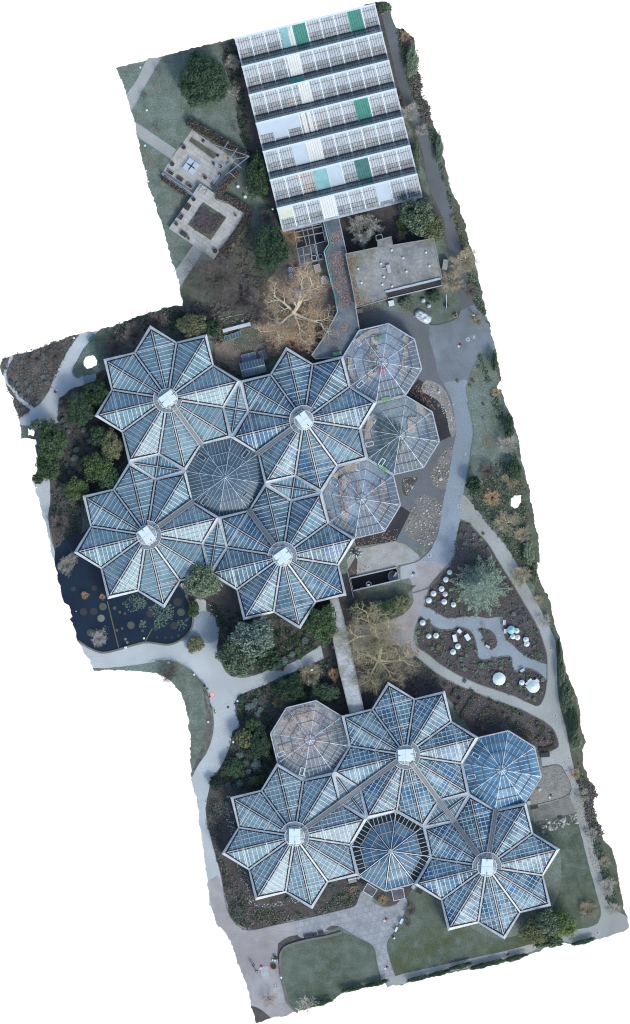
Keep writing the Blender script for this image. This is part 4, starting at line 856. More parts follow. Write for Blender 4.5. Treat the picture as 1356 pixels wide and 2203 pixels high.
for i in range(3): b.bar((pz[i].x, pz[i].y, 5.6), (pz[i+1].x, pz[i+1].y, 5.6), .1, .1)
b.build('guard_rail', M['metal2'], fb)
lower = flat_building('loading_canopy', 'dark recessed canopy roof below the white edge of the service building', 'canopy', [(832, 629), (948, 600.5), (951, 614), (835, 642)], 2.6, 'darkslab', 'metal', .2, 'dark')
eb = B(); a_, c_ = P(829, 627.5, 5.3), P(948, 598.5, 5.3); eb.bar(a_-O_, c_-O_, .35, .3); eb.build('edge_flashing', M['metal'], fb)
cr = flat_building('flat_corridor', 'flat grey corridor roof strewn with fallen leaves', 'corridor', pp("695.5,474 728.5,467 746,545 759.5,626 765,659 774,711 741,767 680,772 671,764 700,722 726.5,671 721,638 706,580 697.6,541 708,524.6"), 3.4, 'corroof', 'metal2', .22)
O_ = cr.location
gn = B(); ln = [(697, 476), (709, 525), (699, 542), (707, 582), (723, 660)]
for a_, c_ in zip(ln, ln[1:]): p0, p1 = P(a_[0]+3, a_[1], 3.62)-O_, P(c_[0]+3, c_[1], 3.62)-O_; gn.bar(p0, p1, .24, .2)
gn.build('green_netting', M['green_net'], cr)
br = flat_building('covered_walkway', 'narrow weathered concrete covered walkway joining the two greenhouse groups', 'walkway', pp("711,1290.5 727,1286 738,1325 749,1372 783,1528 753,1534 730,1440 718,1380"), 3.2, 'leadroof', 'concrete', .2)
O_ = br.location; b = B()
for i in range(14):
    f = i/14; l = Vector(P(718, 1380)).lerp(P(753, 1534), f); r_ = Vector(P(749, 1372)).lerp(P(783, 1528), f); b.bar(Vector((l.x, l.y, 3.24))-O_, Vector((r_.x, r_.y, 3.24))-O_, .1, .04)
b.build('roof_joint', M['conc_light'], br)
# ------------------------------------------------------------------ vegetation meshes
rnd = random.Random(7)
def leaf(V, F, p, n, sz, rg, asp=.62):
    n = n.normalized(); u = n.cross(Vector((rg.uniform(-1, 1), rg.uniform(-1, 1), rg.uniform(-1, 1)))); 
    if u.length < 1e-3: u = Vector((1, 0, 0))
    u.normalize(); v = n.cross(u); k = len(V); a, b_ = sz*.5, sz*.5*asp
    V += [p-u*a, p-v*b_, p+u*a, p+v*b_]; F.append((k, k+1, k+2, k+3))
def crown_mesh(seed, nclump, nleaf, lsz, flat=.8, spread=.74, cr=(.18, .32), inner=True):
    """unit crown: leaf clumps round an ellipsoid shell with gaps; x,y in -1..1, z 0..2*flat"""
    rg = random.Random(seed); V = []; F = []
    lob = [(rg.uniform(0, 6.28), rg.uniform(.75, 1.05)) for _ in range(7)]
    for c in range(nclump):
        t = rg.random()**.6; a = c*2.399963+rg.uniform(-.3, .3)
        rr = math.sqrt((c+.5)/nclump)*spread*(1+.12*math.sin(3*a+seed)+.1*math.sin(5*a+seed*2)); 
        h = math.sqrt(max(.02, 1-rr*rr))*flat*rg.uniform(.72, 1.1)
        cc = Vector((rr*math.cos(a), rr*math.sin(a), flat+h*.75)); r = rg.uniform(*cr)
        for _ in range(nleaf):
            d = Vector((rg.gauss(0, 1), rg.gauss(0, 1), rg.gauss(.35, .9))).normalized(); p = cc+Vector((d.x*r, d.y*r, d.z*r*.75))*rg.uniform(.55, 1.05)
            leaf(V, F, p, d+Vector((rg.uniform(-.7, .7), rg.uniform(-.7, .7), rg.uniform(.1, 1))), lsz*rg.uniform(.6, 1.3), rg)
    for _ in range(int(nclump*nleaf*.25) if inner else 0):    # lower skirt
        a = rg.uniform(0, 6.283); q = rg.uniform(.3, 1)*spread*1.1; p = Vector((q*math.cos(a), q*math.sin(a), flat*rg.uniform(.25, 1.0)))
        leaf(V, F, p, Vector((p.x, p.y, rg.uniform(.2, 1))), lsz*rg.uniform(.7, 1.4), rg)
    return V, F
def trunk_mesh(seed, h, r):
    rg = random.Random(seed); b = B(); b.tube([(0, 0, 0), (r*.2, 0, h*.5), (0, r*.2, h)], [r, r*.7, r*.5], 7)
    for k in range(6):
        a = k*1.05+rg.uniform(-.2, .2); b.tube([(0, 0, h*.7), (.35*math.cos(a), .35*math.sin(a), h*1.05), (.62*math.cos(a), .62*math.sin(a), h*1.35)], [r*.45, r*.3, r*.12], 5)
    return b
def to_me(name, V, F):
    me = bpy.data.meshes.new(name); me.from_pydata([tuple(v) for v in V], [], F); me.update(); return me
CR = {}
CR['L'] = [to_me('crown', *crown_mesh(s, 60, 80, .105, .75)) for s in (11, 12)]
CR['D'] = [to_me('crown', *crown_mesh(s, 130, 70, .08, .8, .86, (.13, .18))) for s in (21,)]
CR['Mx'] = [to_me('crown', *crown_mesh(s, 26, 55, .17, .75)) for s in (31, 32, 33)]
CR['S'] = [to_me('crown', *crown_mesh(s, 10, 36, .30, .7, .62, (.3, .45))) for s in (41, 42, 43)]
def bare_mesh(seed, nl, depth, R_=1.0, H=1.1, tw=.010, up=.55, r0=.03, den=1.0, low=.25):
    """unit bare tree: main limbs (mesh 1) and twigs (mesh 2)"""
    rg = random.Random(seed); limbs = B(); V = []; F = []
    def twig(p, q, wd):
        d = q-p; s = d.cross(Vector((rg.uniform(-.3, .3), rg.uniform(-.3, .3), 1))); 
        if s.length < 1e-6: return
        s = s.normalized()*wd; k = len(V); V.extend([p-s, p+s, q+s*.4, q-s*.4]); F.append((k, k+1, k+2, k+3))
    def grow(p, d, L_, r, lev):
        pts = [p.copy()]; n = 4 if lev < 2 else 3
        for i in range(n):
            d = (d+Vector((rg.uniform(-1, 1), rg.uniform(-1, 1), rg.uniform(-.6, .7)))*(.22+.06*lev)).normalized(); p = p+d*(L_/n); pts.append(p.copy())
            if p.z < .12: d.z = abs(d.z)
        if lev <= 1 or (lev == 2 and depth >= 4): limbs.tube(pts, [r*(1-.75*i/n) for i in range(n+1)], 5, cap=False)
        else:
            for a, b_ in zip(pts, pts[1:]): twig(a, b_, max(tw*.35, tw*(1.6-.35*lev)))
        if lev >= depth: return
        kids = int((4 if lev == 0 else 5)*den)+ (1 if rg.random() < .5 else 0)
        for c in range(kids):
            f = (c+1.2)/(kids+.6); i = min(n-1, int(f*n)); q = pts[i].lerp(pts[i+1], f*n-i)
            ax = d.cross(Vector((0, 0, 1))).normalized() if abs(d.z) < .98 else Vector((1, 0, 0))
            sd = (1 if c % 2 else -1); nd = (d*.75+ax*sd*rg.uniform(.5, 1.1)+Vector((0, 0, rg.uniform(-.15, .5)))).normalized()
            grow(q, nd, L_*rg.uniform(.42, .62), r*.42, lev+1)
    limbs.tube([(0, 0, 0), (.01, .01, low), (0, 0, low+.12)], [r0*1.5, r0*1.15, r0], 8)
    for k in range(nl):
        a = 6.283*k/nl+rg.uniform(-.3, .3); u_ = up*rg.uniform(.5, 1.5)
        grow(Vector((0, 0, low+.1*rg.random())), Vector((math.cos(a), math.sin(a), u_)).normalized(), R_*rg.uniform(.62, .85), r0*.8, 0)
    mx_ = max(math.hypot(v[0], v[1]) for v in V)
    s = 1.0/mx_; lm = to_me('trunk', [Vector(v)*s for v in limbs.V], limbs.F); tm = to_me('crown', [v*s for v in V], F)
    return lm, tm
BR = {'big': bare_mesh(5, 7, 4, tw=.0046, r0=.046, den=1.2, up=.36), 'big2': bare_mesh(6, 8, 4, tw=.0046, r0=.032, den=1.15, up=.45), 'mid': bare_mesh(8, 7, 3, tw=.0095, r0=.03, den=1.5), 'mid2': bare_mesh(9, 7, 3, tw=.0095, r0=.026, den=1.4),
      'shrub': bare_mesh(10, 15, 3, tw=.012, r0=.012, up=.9, den=1.3, low=.04), 'shrub2': bare_mesh(13, 14, 3, tw=.012, r0=.012, up=.8, den=1.1, low=.04), 'wisp': bare_mesh(14, 6, 2, tw=.018, r0=.02, up=.8)}
TR = {}
def trunk_me(h=.75):
    k = round(h, 2)
    if k not in TR: b = trunk_mesh(3, .6, .06); TR[k] = to_me('trunk', b.V, b.F)
    return TR[k]
def tree(x, y, rx, ry, kind, mat, label, cat='tree', name='tree', h=None, rz=None, group=None, z=0, trunk='bark_d', seed=0, oz=0):
    rx, ry = rx/10, ry/10; h = h or (rx+ry)*.55; ms = CR[kind]; me = ms[seed % len(ms)]
    t = thing(name, label, cat, P(x, y, z), 0, group)
    rg = random.Random(int(x*13+y)); a = rg.uniform(0, 6.28) if rz is None else R(rz)
    def add(nm, m_, mt):
        o = link_obj(nm, m_, t); o.rotation_euler = (0, 0, 0)
        if len(m_.materials) == 0: m_.materials.append(None)
        o.material_slots[0].link = 'OBJECT'; o.material_slots[0].material = M[mt]
        return o
    o = add('crown', me, mat)
    if rz is None and abs(rx-ry) > .3: a = rg.choice([0, math.pi])
    o.rotation_euler = (0, 0, a); o.scale = (rx*1.08, ry*1.08, h*.62)
    if cat != 'shrub': o2 = add('trunk', trunk_me(), trunk); o2.scale = (min(rx, ry), min(rx, ry), h*.8)
    else: o2 = add('stem', trunk_me(), trunk); o2.scale = (min(rx, ry)*.8, min(rx, ry)*.8, h*.55)
    return t
def bare(x, y, r, kind, mat, label, bark='bark', cat='bare tree', name='bare_tree', hs=1.0, group=None, ry=None, rz=None):
    r = r*(1.3 if kind[:3] == 'big' else 1.12); ry = ry and ry*1.12; t = thing(name, label, cat, P(x, y), 0, group); lm, tm = BR[kind]; rg = random.Random(int(x*7+y*3)); a = rg.uniform(0, 6.28) if rz is None else R(rz)
    for nm, m_, mt in (('trunk', lm, bark), ('crown', tm, mat)):
        o = link_obj(nm, m_, t)
        if len(m_.materials) == 0: m_.materials.append(None)
        o.material_slots[0].link = 'OBJECT'; o.material_slots[0].material = M[mt]
        o.rotation_euler = (0, 0, a); o.scale = (r/10, (ry or r)/10, r/10*hs)
    return t
def conifer(x, y, r, label, mat='l_blue', h=None, seed=1, name='conifer', nb=13, lay=6, lsz=.42, dens_=1.0, group=None):
    r /= 10; h = h or r*1.6; rg = random.Random(seed); V = []; F = []; t = thing(name, label, 'conifer', P(x, y), 0, group); tb = B()
    for l in range(lay):
        f = l/(lay-1); rr = r*(1-.86*f**1.1); z = h*(.22+.72*f); n = int(nb*(1-.45*f))
        for k in range(n):
            a = 6.283*(k+rg.uniform(-.25, .25))/n+l*.7; L_ = rr*rg.uniform(.8, 1.08); d = Vector((math.cos(a), math.sin(a), -.12+.35*f)); s = Vector((-d.y, d.x, 0))
            tb.tube([(0, 0, z), tuple(Vector((0, 0, z))+d*L_*.8)], [.07, .02], 4, cap=False)
            m = int(34*dens_*(L_/r)+8)
            for i in range(m):
                q = (i+.5)/m; w_ = L_*.30*math.sin(math.pi*min(1, q*.85+.18))
                for sd in (-1, 0, 1):
                    p = Vector((0, 0, z))+d*L_*q+s*sd*w_*rg.uniform(.3, 1)+Vector((0, 0, rg.uniform(-.12, .2)))
                    leaf(V, F, p, Vector((rg.uniform(-.5, .5), rg.uniform(-.5, .5), 1)), lsz*rg.uniform(.6, 1.2), rg, .35)
    mesh('crown', V, F, M[mat], t); tb.tube([(0, 0, 0), (0, 0, h)], [r*.06, .03], 8); tb.build('trunk', M['bark_d'], t); return t

# --- evergreen trees and large shrubs
tree(437, 175, 51, 55, 'D', 'l_dark', 'large round dark evergreen standing alone on the upper left lawn', h=8, seed=0)
tree(556, 379, 29, 48, 'L', 'l_mid', 'tall oval green shrub against the left wall of the nursery greenhouse', h=4, cat='shrub', name='evergreen_shrub')
tree(582, 533, 40, 50, 'L', 'l_dark', 'yellow flecked evergreen left of the framed courtyard', h=7, seed=1)
tree(896, 462, 38, 40, 'L', 'l_oak', 'grey green pine at the lower right corner of the nursery greenhouse', h=9)
tree(928, 490, 30, 30, 'L', 'l_gold', 'yellow green pine by the asphalt road bend', h=7, seed=1)
tree(865, 485, 14, 14, 'Mx', 'l_bright', 'small bright green shrub behind the flat roofed building', cat='shrub', name='evergreen_shrub')
tree(785, 500, 30, 22, 'Mx', 'l_dark', 'dark shrub beneath the bare tree above the flat roofed building', cat='shrub', name='evergreen_shrub', h=2)
tree(415, 700, 36, 26, 'L', 'l_gold', 'golden olive yew touching the top star roof', h=6, seed=1)
tree(455, 705, 22, 20, 'Mx', 'l_dark', 'dark green yew beside the cold frames', h=5)
tree(385, 690, 18, 18, 'Mx', 'l_dark', 'dark bush left of the golden yew', cat='shrub', name='evergreen_shrub')
tree(207, 846, 27, 27, 'L', 'l_mid', 'rounded mid green tree beside the blue paved step at the top left', h=6)
tree(170, 880, 32, 38, 'L', 'l_dark', 'dark evergreen at the gravel path fork', h=6, seed=1)
tree(213, 938, 24, 22, 'Mx', 'l_dark', 'dark low evergreen left of the star corner', h=4)
tree(240, 960, 25, 34, 'L', 'l_gold', 'olive toned rounded shrub pressed against the star wall', h=5, cat='shrub', name='evergreen_shrub')
tree(208, 1005, 33, 32, 'L', 'l_bright', 'bright yellow green evergreen in the left bed', h=6)
tree(235, 1030, 26, 30, 'Mx', 'l_dark', 'dark green bush between bright evergreen and lower star', h=5, seed=1)
tree(165, 1052, 28, 26, 'L', 'l_bright', 'second yellow green evergreen, lower left of the brightest one', h=5, seed=1)
tree(112, 950, 33, 42, 'L', 'l_mid', 'big glossy laurel hanging over the left cut edge', h=7)
tree(105, 1000, 28, 34, 'L', 'l_mid', 'lower glossy laurel beside the white notch', h=6, seed=1)
tree(84, 915, 20, 16, 'Mx', 'l_oak', 'pale leaved laurel top overlapping the light gravel path', h=5)
tree(82, 1030, 13, 13, 'Mx', 'l_mid', 'small laurel at the cut edge below the big one', h=4, seed=2)
tree(434, 1250, 41, 38, 'L', 'l_oak', 'spreading dark pine between the pond star and the gravel court star', h=9)
tree(417, 1310, 13, 20, 'Mx', 'l_mid', 'small green shrub at the right tip of the pond', cat='shrub', name='evergreen_shrub')
tree(545, 1372, 50, 42, 'L', 'l_blue', 'large grey green holm oak above the gravel path', h=9)
tree(512, 1408, 44, 44, 'L', 'l_oak', 'broad green holm oak edging the gravel junction', h=8, seed=1)
tree(575, 1415, 30, 32, 'Mx', 'l_dark', 'dark lower evergreen under the holm oaks', h=5)
tree(694, 1343, 35, 42, 'L', 'l_mid', 'olive green rounded tree beside the concrete covered walkway', h=7)
conifer(1035, 1262, 66, 'large blue grey cedar with layered branches in the cactus garden', h=12, nb=15, lay=7, lsz=.55, dens_=1.3)
tree(1148, 2003, 30, 30, 'L', 'l_gold', 'golden tipped evergreen below the lower right star', h=7)
tree(1178, 1985, 30, 28, 'L', 'l_oak', 'middle grey green tree of the lower right clump', h=8, seed=1)
tree(1212, 1990, 30, 30, 'L', 'l_bright', 'fresh green rounded tree at the right end of the lower clump', h=7)
tree(1180, 2025, 35, 16, 'Mx', 'l_dark', 'dark hedge like evergreen at the foot of the lower right clump', h=4)
tree(622, 1482, 36, 32, 'L', 'l_dark', 'dark green bush between the gravel path and the clear eight sided greenhouse', h=4, cat='shrub', name='evergreen_shrub')
tree(700, 1490, 35, 22, 'Mx', 'l_dark', 'very dark shrub left of the concrete walkway end', h=3, cat='shrub', name='evergreen_shrub')
tree(526, 1588, 24, 22, 'Mx', 'l_gold', 'golden green bush reaching over the path edge', h=4, cat='shrub', name='evergreen_shrub')
tree(560, 1600, 26, 34, 'L', 'l_dark', 'dark mound shrub left of the eight sided greenhouse', h=4, cat='shrub', name='evergreen_shrub')
tree(545, 1560, 20, 16, 'Mx', 'l_mid', 'mid green bush below the brown side path', h=3, cat='shrub', name='evergreen_shrub')
tree(502, 1650, 22, 22, 'Mx', 'l_dark', 'dark rounded bush at the path bend', h=3, seed=1, cat='shrub', name='evergreen_shrub')
tree(464, 1688, 14, 13, 'Mx', 'l_dark', 'small dark round bush where the path narrows', h=2.5, cat='shrub', name='evergreen_shrub')
tree(552, 1680, 22, 14, 'Mx', 'l_mid', 'low green shrub above the outer star tip', h=2, cat='shrub', name='evergreen_shrub')
tree(1019, 1041, 18, 18, 'Mx', 'l_dark', 'small round dark fir beside the frosted road', h=4)
conifer(872, 650, 18, 'small grey green conifer beside the white wrapped mound', 'l_oak', h=3.5, seed=3, nb=9, lay=5, lsz=.35)
conifer(932, 634, 18, 'dark green conifer beside the lamp post on the small lawn', 'l_dark', h=3.5, seed=4, nb=9, lay=5, lsz=.35)
tree(830, 1310, 36, 22, 'L', 'l_mid', 'dark green shrub below the sunken light well', h=3, cat='shrub', name='evergreen_shrub')
tree(862, 1300, 20, 22, 'Mx', 'l_gold', 'yellow green shrub at the pink gravel corner', h=3, cat='shrub', name='evergreen_shrub')
tree(770, 1310, 22, 20, 'Mx', 'l_dark', 'dark shrub right of the covered walkway start', h=2.5, cat='shrub', name='evergreen_shrub')
tree(887, 132, 14, 34, 'L', 'l_oak', 'grey green bush along the upper right cut edge', h=3, cat='shrub', name='evergreen_shrub')
tree(828, 18, 16, 14, 'Mx', 'l_oak', 'bushy evergreen at the very top corner', h=3, cat='shrub', name='evergreen_shrub')
tree(505, 176, 6, 6, 'S', 'l_oak', 'tiny clipped round bush beside the nursery greenhouse', h=1.2, cat='shrub', name='evergreen_shrub')
tree(1096, 918, 11, 28, 'Mx', 'l_dark', 'dark evergreen row bush at the right cut edge by the bright lawn', h=3, cat='shrub', name='evergreen_shrub')
tree(1064, 778, 7, 22, 'Mx', 'l_dark', 'narrow dark bush at the cut edge right of the road junction', h=3, cat='shrub', name='evergreen_shrub', seed=1)
tree(1106, 1010, 18, 26, 'Mx', 'l_dark', 'dark undergrowth bush beneath the mossy bare trees', h=3, cat='shrub', name='evergreen_shrub', seed=2)
k = 0
for x, y, rx, ry in ((1221, 1498, 14, 34), (1233, 1552, 13, 32), (1209, 1442, 8, 32), (1202, 1395, 5, 22), (1240, 1595, 12, 18)):
    tree(x, y, rx, ry, 'L', 'l_dark' if k % 2 else 'l_oak', ['longest dark green hedge bush along the right cut edge', 'dark hedge bush beside the right junction path', 'narrow hedge bush above the junction at the right edge', 'thin hedge bush at the top of the right edge row', 'lowest hedge bush of the right edge row'][k], h=3, cat='shrub', name='evergreen_shrub', seed=k); k += 1
for i, (x, y, rx, ry) in enumerate(((945, 320, 9, 34), (897, 345, 9, 40), (1138, 1190, 14, 28), (1150, 1240, 6, 20))):
    tree(x, y, rx, ry, 'L' if ry > 30 else 'Mx', 'l_oak', ['narrow green bush right of the upper asphalt path', 'long low shrub between nursery greenhouse and asphalt path', 'grey green bush beyond the tan path below the white hole', 'small pale bush at the right cut edge near the cedar'][i], h=2.2, cat='shrub', name='evergreen_shrub', seed=i)
for i, (x, y) in enumerate(((990, 2079), (1035, 2078), (1062, 2071), (945, 2094), (1110, 2060), (900, 2105), (1255, 2026), (690, 2158), (760, 2127), (810, 2116))):
    tree(x, y, 29, 6, 'Mx', 'l_dark', 'low dark hedge piece at the lower cut edge, '+['below the lower right lawn', 'right of middle', 'left of the round grey manhole', 'left of the middle one', 'below the survey marker', 'at the foot of the narrow path', 'near the lower right corner', 'lowest, beyond the curved lawn', 'second lowest, beyond the curved lawn', 'left of the narrow path'][i], h=1.6, cat='shrub', name='hedge_bush', seed=i, rz=14, group='hedge pieces along the lower cut edge')
# --- bare trees
bare(632, 672, 95, 'big', 'twig', 'huge bare plane tree with pale limbs above the second star', 'bark', hs=1.0)
bare(650, 700, 60, 'mid', 'twig_o', 'orange leafed lower plane growing within the huge bare plane', 'bark', hs=.5)
bare(800, 1368, 76, 'big2', 'twig_y', 'bare mossy tree spreading over the pink gravel junction', 'bark_y', hs=.9)
bare(815, 1420, 82, 'big', 'twig_y', 'dense mossy bare tree right of the concrete covered walkway', 'bark_y', hs=.8, rz=60)
bare(785, 493, 42, 'mid', 'twig_w', 'pale bare tree between nursery greenhouse and flat roofed building', 'bark_y')
bare(458, 600, 62, 'big2', 'twig_p', 'large thin bare tree on the lawn below the raised terrace', 'bark_d', hs=.6)
bare(520, 640, 50, 'mid2', 'twig_p', 'purple brown bare tree left of the huge plane', 'bark_d', hs=.6)
bare(600, 720, 42, 'mid2', 'twig_o', 'orange brown bare shrub tree at the second star tip', 'bark', hs=.6)
bare(576, 467, 25, 'shrub', 'twig_p', 'feathery brown shrub at the nursery greenhouse lower left corner', 'bark_d', 'shrub', 'bare_shrub')
bare(622, 505, 26, 'shrub2', 'twig_o', 'orange leafed beech beside the framed courtyard', 'bark', 'shrub', 'bare_shrub', ry=38)
bare(145, 1214, 24, 'shrub', 'twig_w', 'pale bare willow at the left tip of the pond', 'bark', 'shrub', 'bare_shrub', ry=34)
bare(214, 1374, 24, 'shrub2', 'twig_w', 'pale bare willow at the lower pond edge', 'bark', 'shrub', 'bare_shrub')
bare(127, 1128, 30, 'shrub', 'twig_p', 'brown rounded bare bush above the pond beside the narrow path', 'bark_d', 'shrub', 'bare_shrub')
bare(366, 1448, 32, 'shrub2', 'twig_p', 'brown mounded bare bush on the crescent lawn', 'bark_d', 'shrub', 'bare_shrub', ry=26)
tree(421, 1386, 21, 19, 'Mx', 'l_gold', 'olive brown bush on the gravel beside the pond tip', h=2, cat='shrub', name='evergreen_shrub')
bare(668, 1452, 34, 'shrub', 'twig_y', 'tan brown bare bush south of the gravel path near the walkway', 'bark', 'shrub', 'bare_shrub')
bare(600, 1512, 20, 'shrub2', 'twig_y', 'tan bare bush at the upper left of the eight sided greenhouse', 'bark', 'shrub', 'bare_shrub')
bare(183, 1281, 11, 'shrub', 'twig_o', 'orange dry clump standing in the pond, left of the pair', 'bark', 'shrub', 'bare_shrub')
bare(220, 1284, 9, 'shrub2', 'twig_o', 'orange dry clump in the pond touching the star edge', 'bark', 'shrub', 'bare_shrub')
for i, (x, y, r, kd, mt, lb) in enumerate([
 (290, 722, 38, 'shrub', 'twig_p', 'purple brown bare bush above the upper left star'), (250, 745, 30, 'shrub2', 'twig_p', 'bare bush between the round white hole and the star'), (335, 692, 30, 'shrub', 'twig_p', 'bare bush left of the top star tip'),
 (500, 133, 22, 'shrub', 'twig_w', 'pale bare tree at the upper left corner of the nursery greenhouse'), (343, 154, 14, 'wisp', 'twig_p', 'thin bare sapling beside the top left path'), (310, 204, 12, 'wisp', 'twig_p', 'second thin bare sapling on the top left lawn'),
 (338, 276, 16, 'wisp', 'twig_p', 'thin bare sapling left of the beech hedge'), (502, 204, 22, 'wisp', 'twig_w', 'sprawling thin bare shrub right of the round evergreen'), (505, 276, 14, 'wisp', 'twig_p', 'thin bare shrub beside the nursery greenhouse wall'),
 (882, 240, 26, 'mid', 'twig_w', 'pale bare tree over the upper asphalt path'), (908, 280, 17, 'mid2', 'twig_w', 'bare tree at the upper right cut edge'), (872, 78, 15, 'shrub', 'twig_o', 'tan bare bush jutting out at the top right edge'),
 (862, 215, 20, 'shrub2', 'twig_p', 'dark bare bush between nursery greenhouse and path top'), (1000, 560, 36, 'mid', 'twig_y', 'yellowish bare tree right of the flat roofed building'), (975, 605, 34, 'mid2', 'twig_y', 'bare tree leaning over the small lawn'),
 (1012, 625, 20, 'shrub', 'twig_p', 'twiggy brown bush right of the upper asphalt road'), (978, 470, 12, 'shrub2', 'twig_y', 'twiggy bush at the edge beside the yellow green pine'), (1028, 690, 16, 'shrub', 'twig_y', 'yellowish twiggy bush above the road junction'),
 (865, 505, 16, 'wisp', 'twig_y', 'small bare shrub at the rear roof edge of the service building'), (1067, 845, 13, 'shrub2', 'twig_o', 'bright orange tan bush at the right cut edge notch'),
 (1092, 955, 26, 'mid', 'twig_w', 'silvery bare tree at the edge of the right lawn'), (1100, 1030, 22, 'mid2', 'twig_y', 'yellow mossy bare tree above the small white hole'), (1090, 1125, 32, 'mid2', 'twig_y', 'bare tree below the small white hole'),
 (1050, 1012, 24, 'shrub', 'twig_p', 'purple brown bush on the right lawn edge'), (1060, 1070, 24, 'shrub2', 'twig_o', 'rusty twiggy bush beside the small gravel fork'), (1125, 1150, 24, 'shrub', 'twig_y', 'wide twiggy bush right of the tan path'),
 (1122, 1240, 28, 'mid', 'twig_y', 'bare tree leaning across the tan path by the cedar'), (1172, 1335, 18, 'mid2', 'twig_w', 'pale bare tree at the right edge beside the path bend'), (1158, 1290, 15, 'shrub2', 'twig_y', 'twiggy bush at the right edge above the bend'),
 (1238, 1665, 16, 'shrub', 'twig_y', 'twiggy bush row piece at the lower right cut edge'), (1254, 1712, 18, 'mid2', 'twig_w', 'white limbed bare tree beside the gravel terrace'), (1272, 1795, 18, 'mid', 'twig_w', 'bare tree right of the boulder row'),
 (1300, 1855, 18, 'shrub2', 'twig_y', 'dense twiggy bush at the lower right cut edge'), (1308, 1908, 24, 'mid', 'twig_w', 'white limbed bare tree near the lower right corner'), (1266, 1958, 28, 'shrub', 'twig_y', 'rounded brown bare shrub at the lawn corner'),
 (1322, 1955, 18, 'mid2', 'twig_w', 'small white limbed bare tree in the lower right corner'),
 (885, 1958, 18, 'shrub', 'twig_p', 'reddish brown bare shrub beside the right entrance canopy'), (878, 1985, 12, 'shrub2', 'twig_p', 'small bare shrub above the white benches'), (824, 1937, 14, 'shrub2', 'twig_o', 'russet bare shrub between the two entrance canopies'),
 (760, 1912, 9, 'wisp', 'twig_o', 'red stemmed bare shrub in the bed left of the entrance'), (720, 1450, 18, 'shrub', 'twig_o', 'brown bare bush touching the concrete walkway'), (580, 2150, 22, 'wisp', 'twig', 'thin branches reaching over the lower gravel path'),
 (660, 2160, 26, 'wisp', 'twig_w', 'dry twiggy patch on the lower lawn edge'), (1040, 1345, 8, 'wisp', 'twig_y', 'small dry plant by the island bed'), (80, 770, 24, 'shrub', 'twig_p', 'brown bare bush in the top left heath bed'), (120, 765, 26, 'shrub2', 'twig_p', 'wide brown bare bush beside the light gravel path')]):
    bare(x, y, r, kd, mt, lb, 'bark' if mt in ('twig_w', 'twig_y') else 'bark_d', 'shrub' if 'shrub' in kd or kd == 'wisp' else 'bare tree', 'bare_shrub' if 'shrub' in kd or kd == 'wisp' else 'bare_tree', .8)
# --- smaller shrubs in the beds
def shrubs(lst, mat, label, group, h=None, name='low_shrub'):
    for i, (x, y, r) in enumerate(lst): tree(x, y, r, r, 'S', mat, label, h=h or r*.09, cat='shrub', name=name, group=group, seed=i)
shrubs([(24, 824, 7), (40, 838, 6), (45, 851, 7), (60, 840, 6), (59, 858, 7), (55, 822, 5), (82, 765, 6), (100, 824, 6), (50, 880, 7), (66, 830, 5), (38, 826, 5), (92, 810, 6)], 'l_grey', 'silvery cushion shrub in the top left heath bed', 'silver cushions in the heath bed')
shrubs([(131, 864, 6), (135, 905, 7), (147, 928, 6), (196, 948, 9), (165, 968, 8), (160, 985, 9), (143, 1000, 6), (128, 1017, 7), (150, 880, 7), (140, 915, 6), (128, 1050, 6), (180, 925, 7), (118, 1035, 5), (150, 1015, 6)], 'l_grey', 'silvery low shrub in the dark left bed', 'silver shrubs in the left bed')
shrubs([(534, 1520, 9), (548, 1508, 9), (560, 1527, 8), (552, 1645, 12), (534, 1660, 8), (516, 1625, 9), (515, 1686, 9), (474, 1692, 8), (492, 1690, 9), (553, 1538, 8), (545, 1518, 8), (566, 1565, 8), (530, 1640, 8), (600, 1436, 9), (612, 1420, 10), (590, 1430, 8), (656, 1378, 9), (628, 1408, 8)], 'l_grey', 'silver blue leaved shrub in the bed beside the gravel path', 'silver shrubs by the path')
shrubs([(572, 1600, 9), (580, 1630, 9), (578, 1615, 8), (520, 1665, 9), (600, 1640, 9), (540, 1690, 8), (610, 1430, 9), (640, 1400, 9), (480, 1665, 8), (645, 1412, 8), (655, 1500, 11), (520, 1505, 9)], 'l_mid', 'small green shrub in the bed beside the eight sided greenhouse', 'green shrubs by the clear greenhouse')
shrubs([(1040, 1378, 4), (945, 1392, 5), (900, 1360, 5), (924, 1337, 4), (990, 1417, 6), (1004, 1410, 5), (1037, 1432, 8), (1060, 1448, 6), (1078, 1437, 5), (1055, 1427, 5), (1140, 1335, 5), (1150, 1390, 4), (1161, 1408, 5), (1105, 1321, 6), (1092, 1473, 6), (1120, 1475, 7), (1136, 1463, 5), (1168, 1462, 6), (1165, 1490, 6), (1138, 1500, 5), (1120, 1490, 4), (1073, 1476, 5), (1050, 1462, 5), (1150, 1505, 6), (1000, 1465, 5), (970, 1436, 5), (930, 1395, 5), (915, 1355, 4), (1010, 1130, 5), (1020, 1150, 5), (1035, 1160, 5), (1050, 1180, 5), (990, 1150, 6), (1000, 1170, 6), (1020, 1170, 5), (935, 1302, 4), (960, 1315, 4), (1000, 1440, 6), (995, 1430, 5)], 'l_oak', 'small grey green plant in the cactus garden', 'small plants of the cactus garden')
shrubs([(944, 1392, 7), (887, 893, 3), (1040, 1148, 4), (1102, 1322, 4)], 'l_gold', 'yellowish plant among the cactus covers', 'yellow plants')
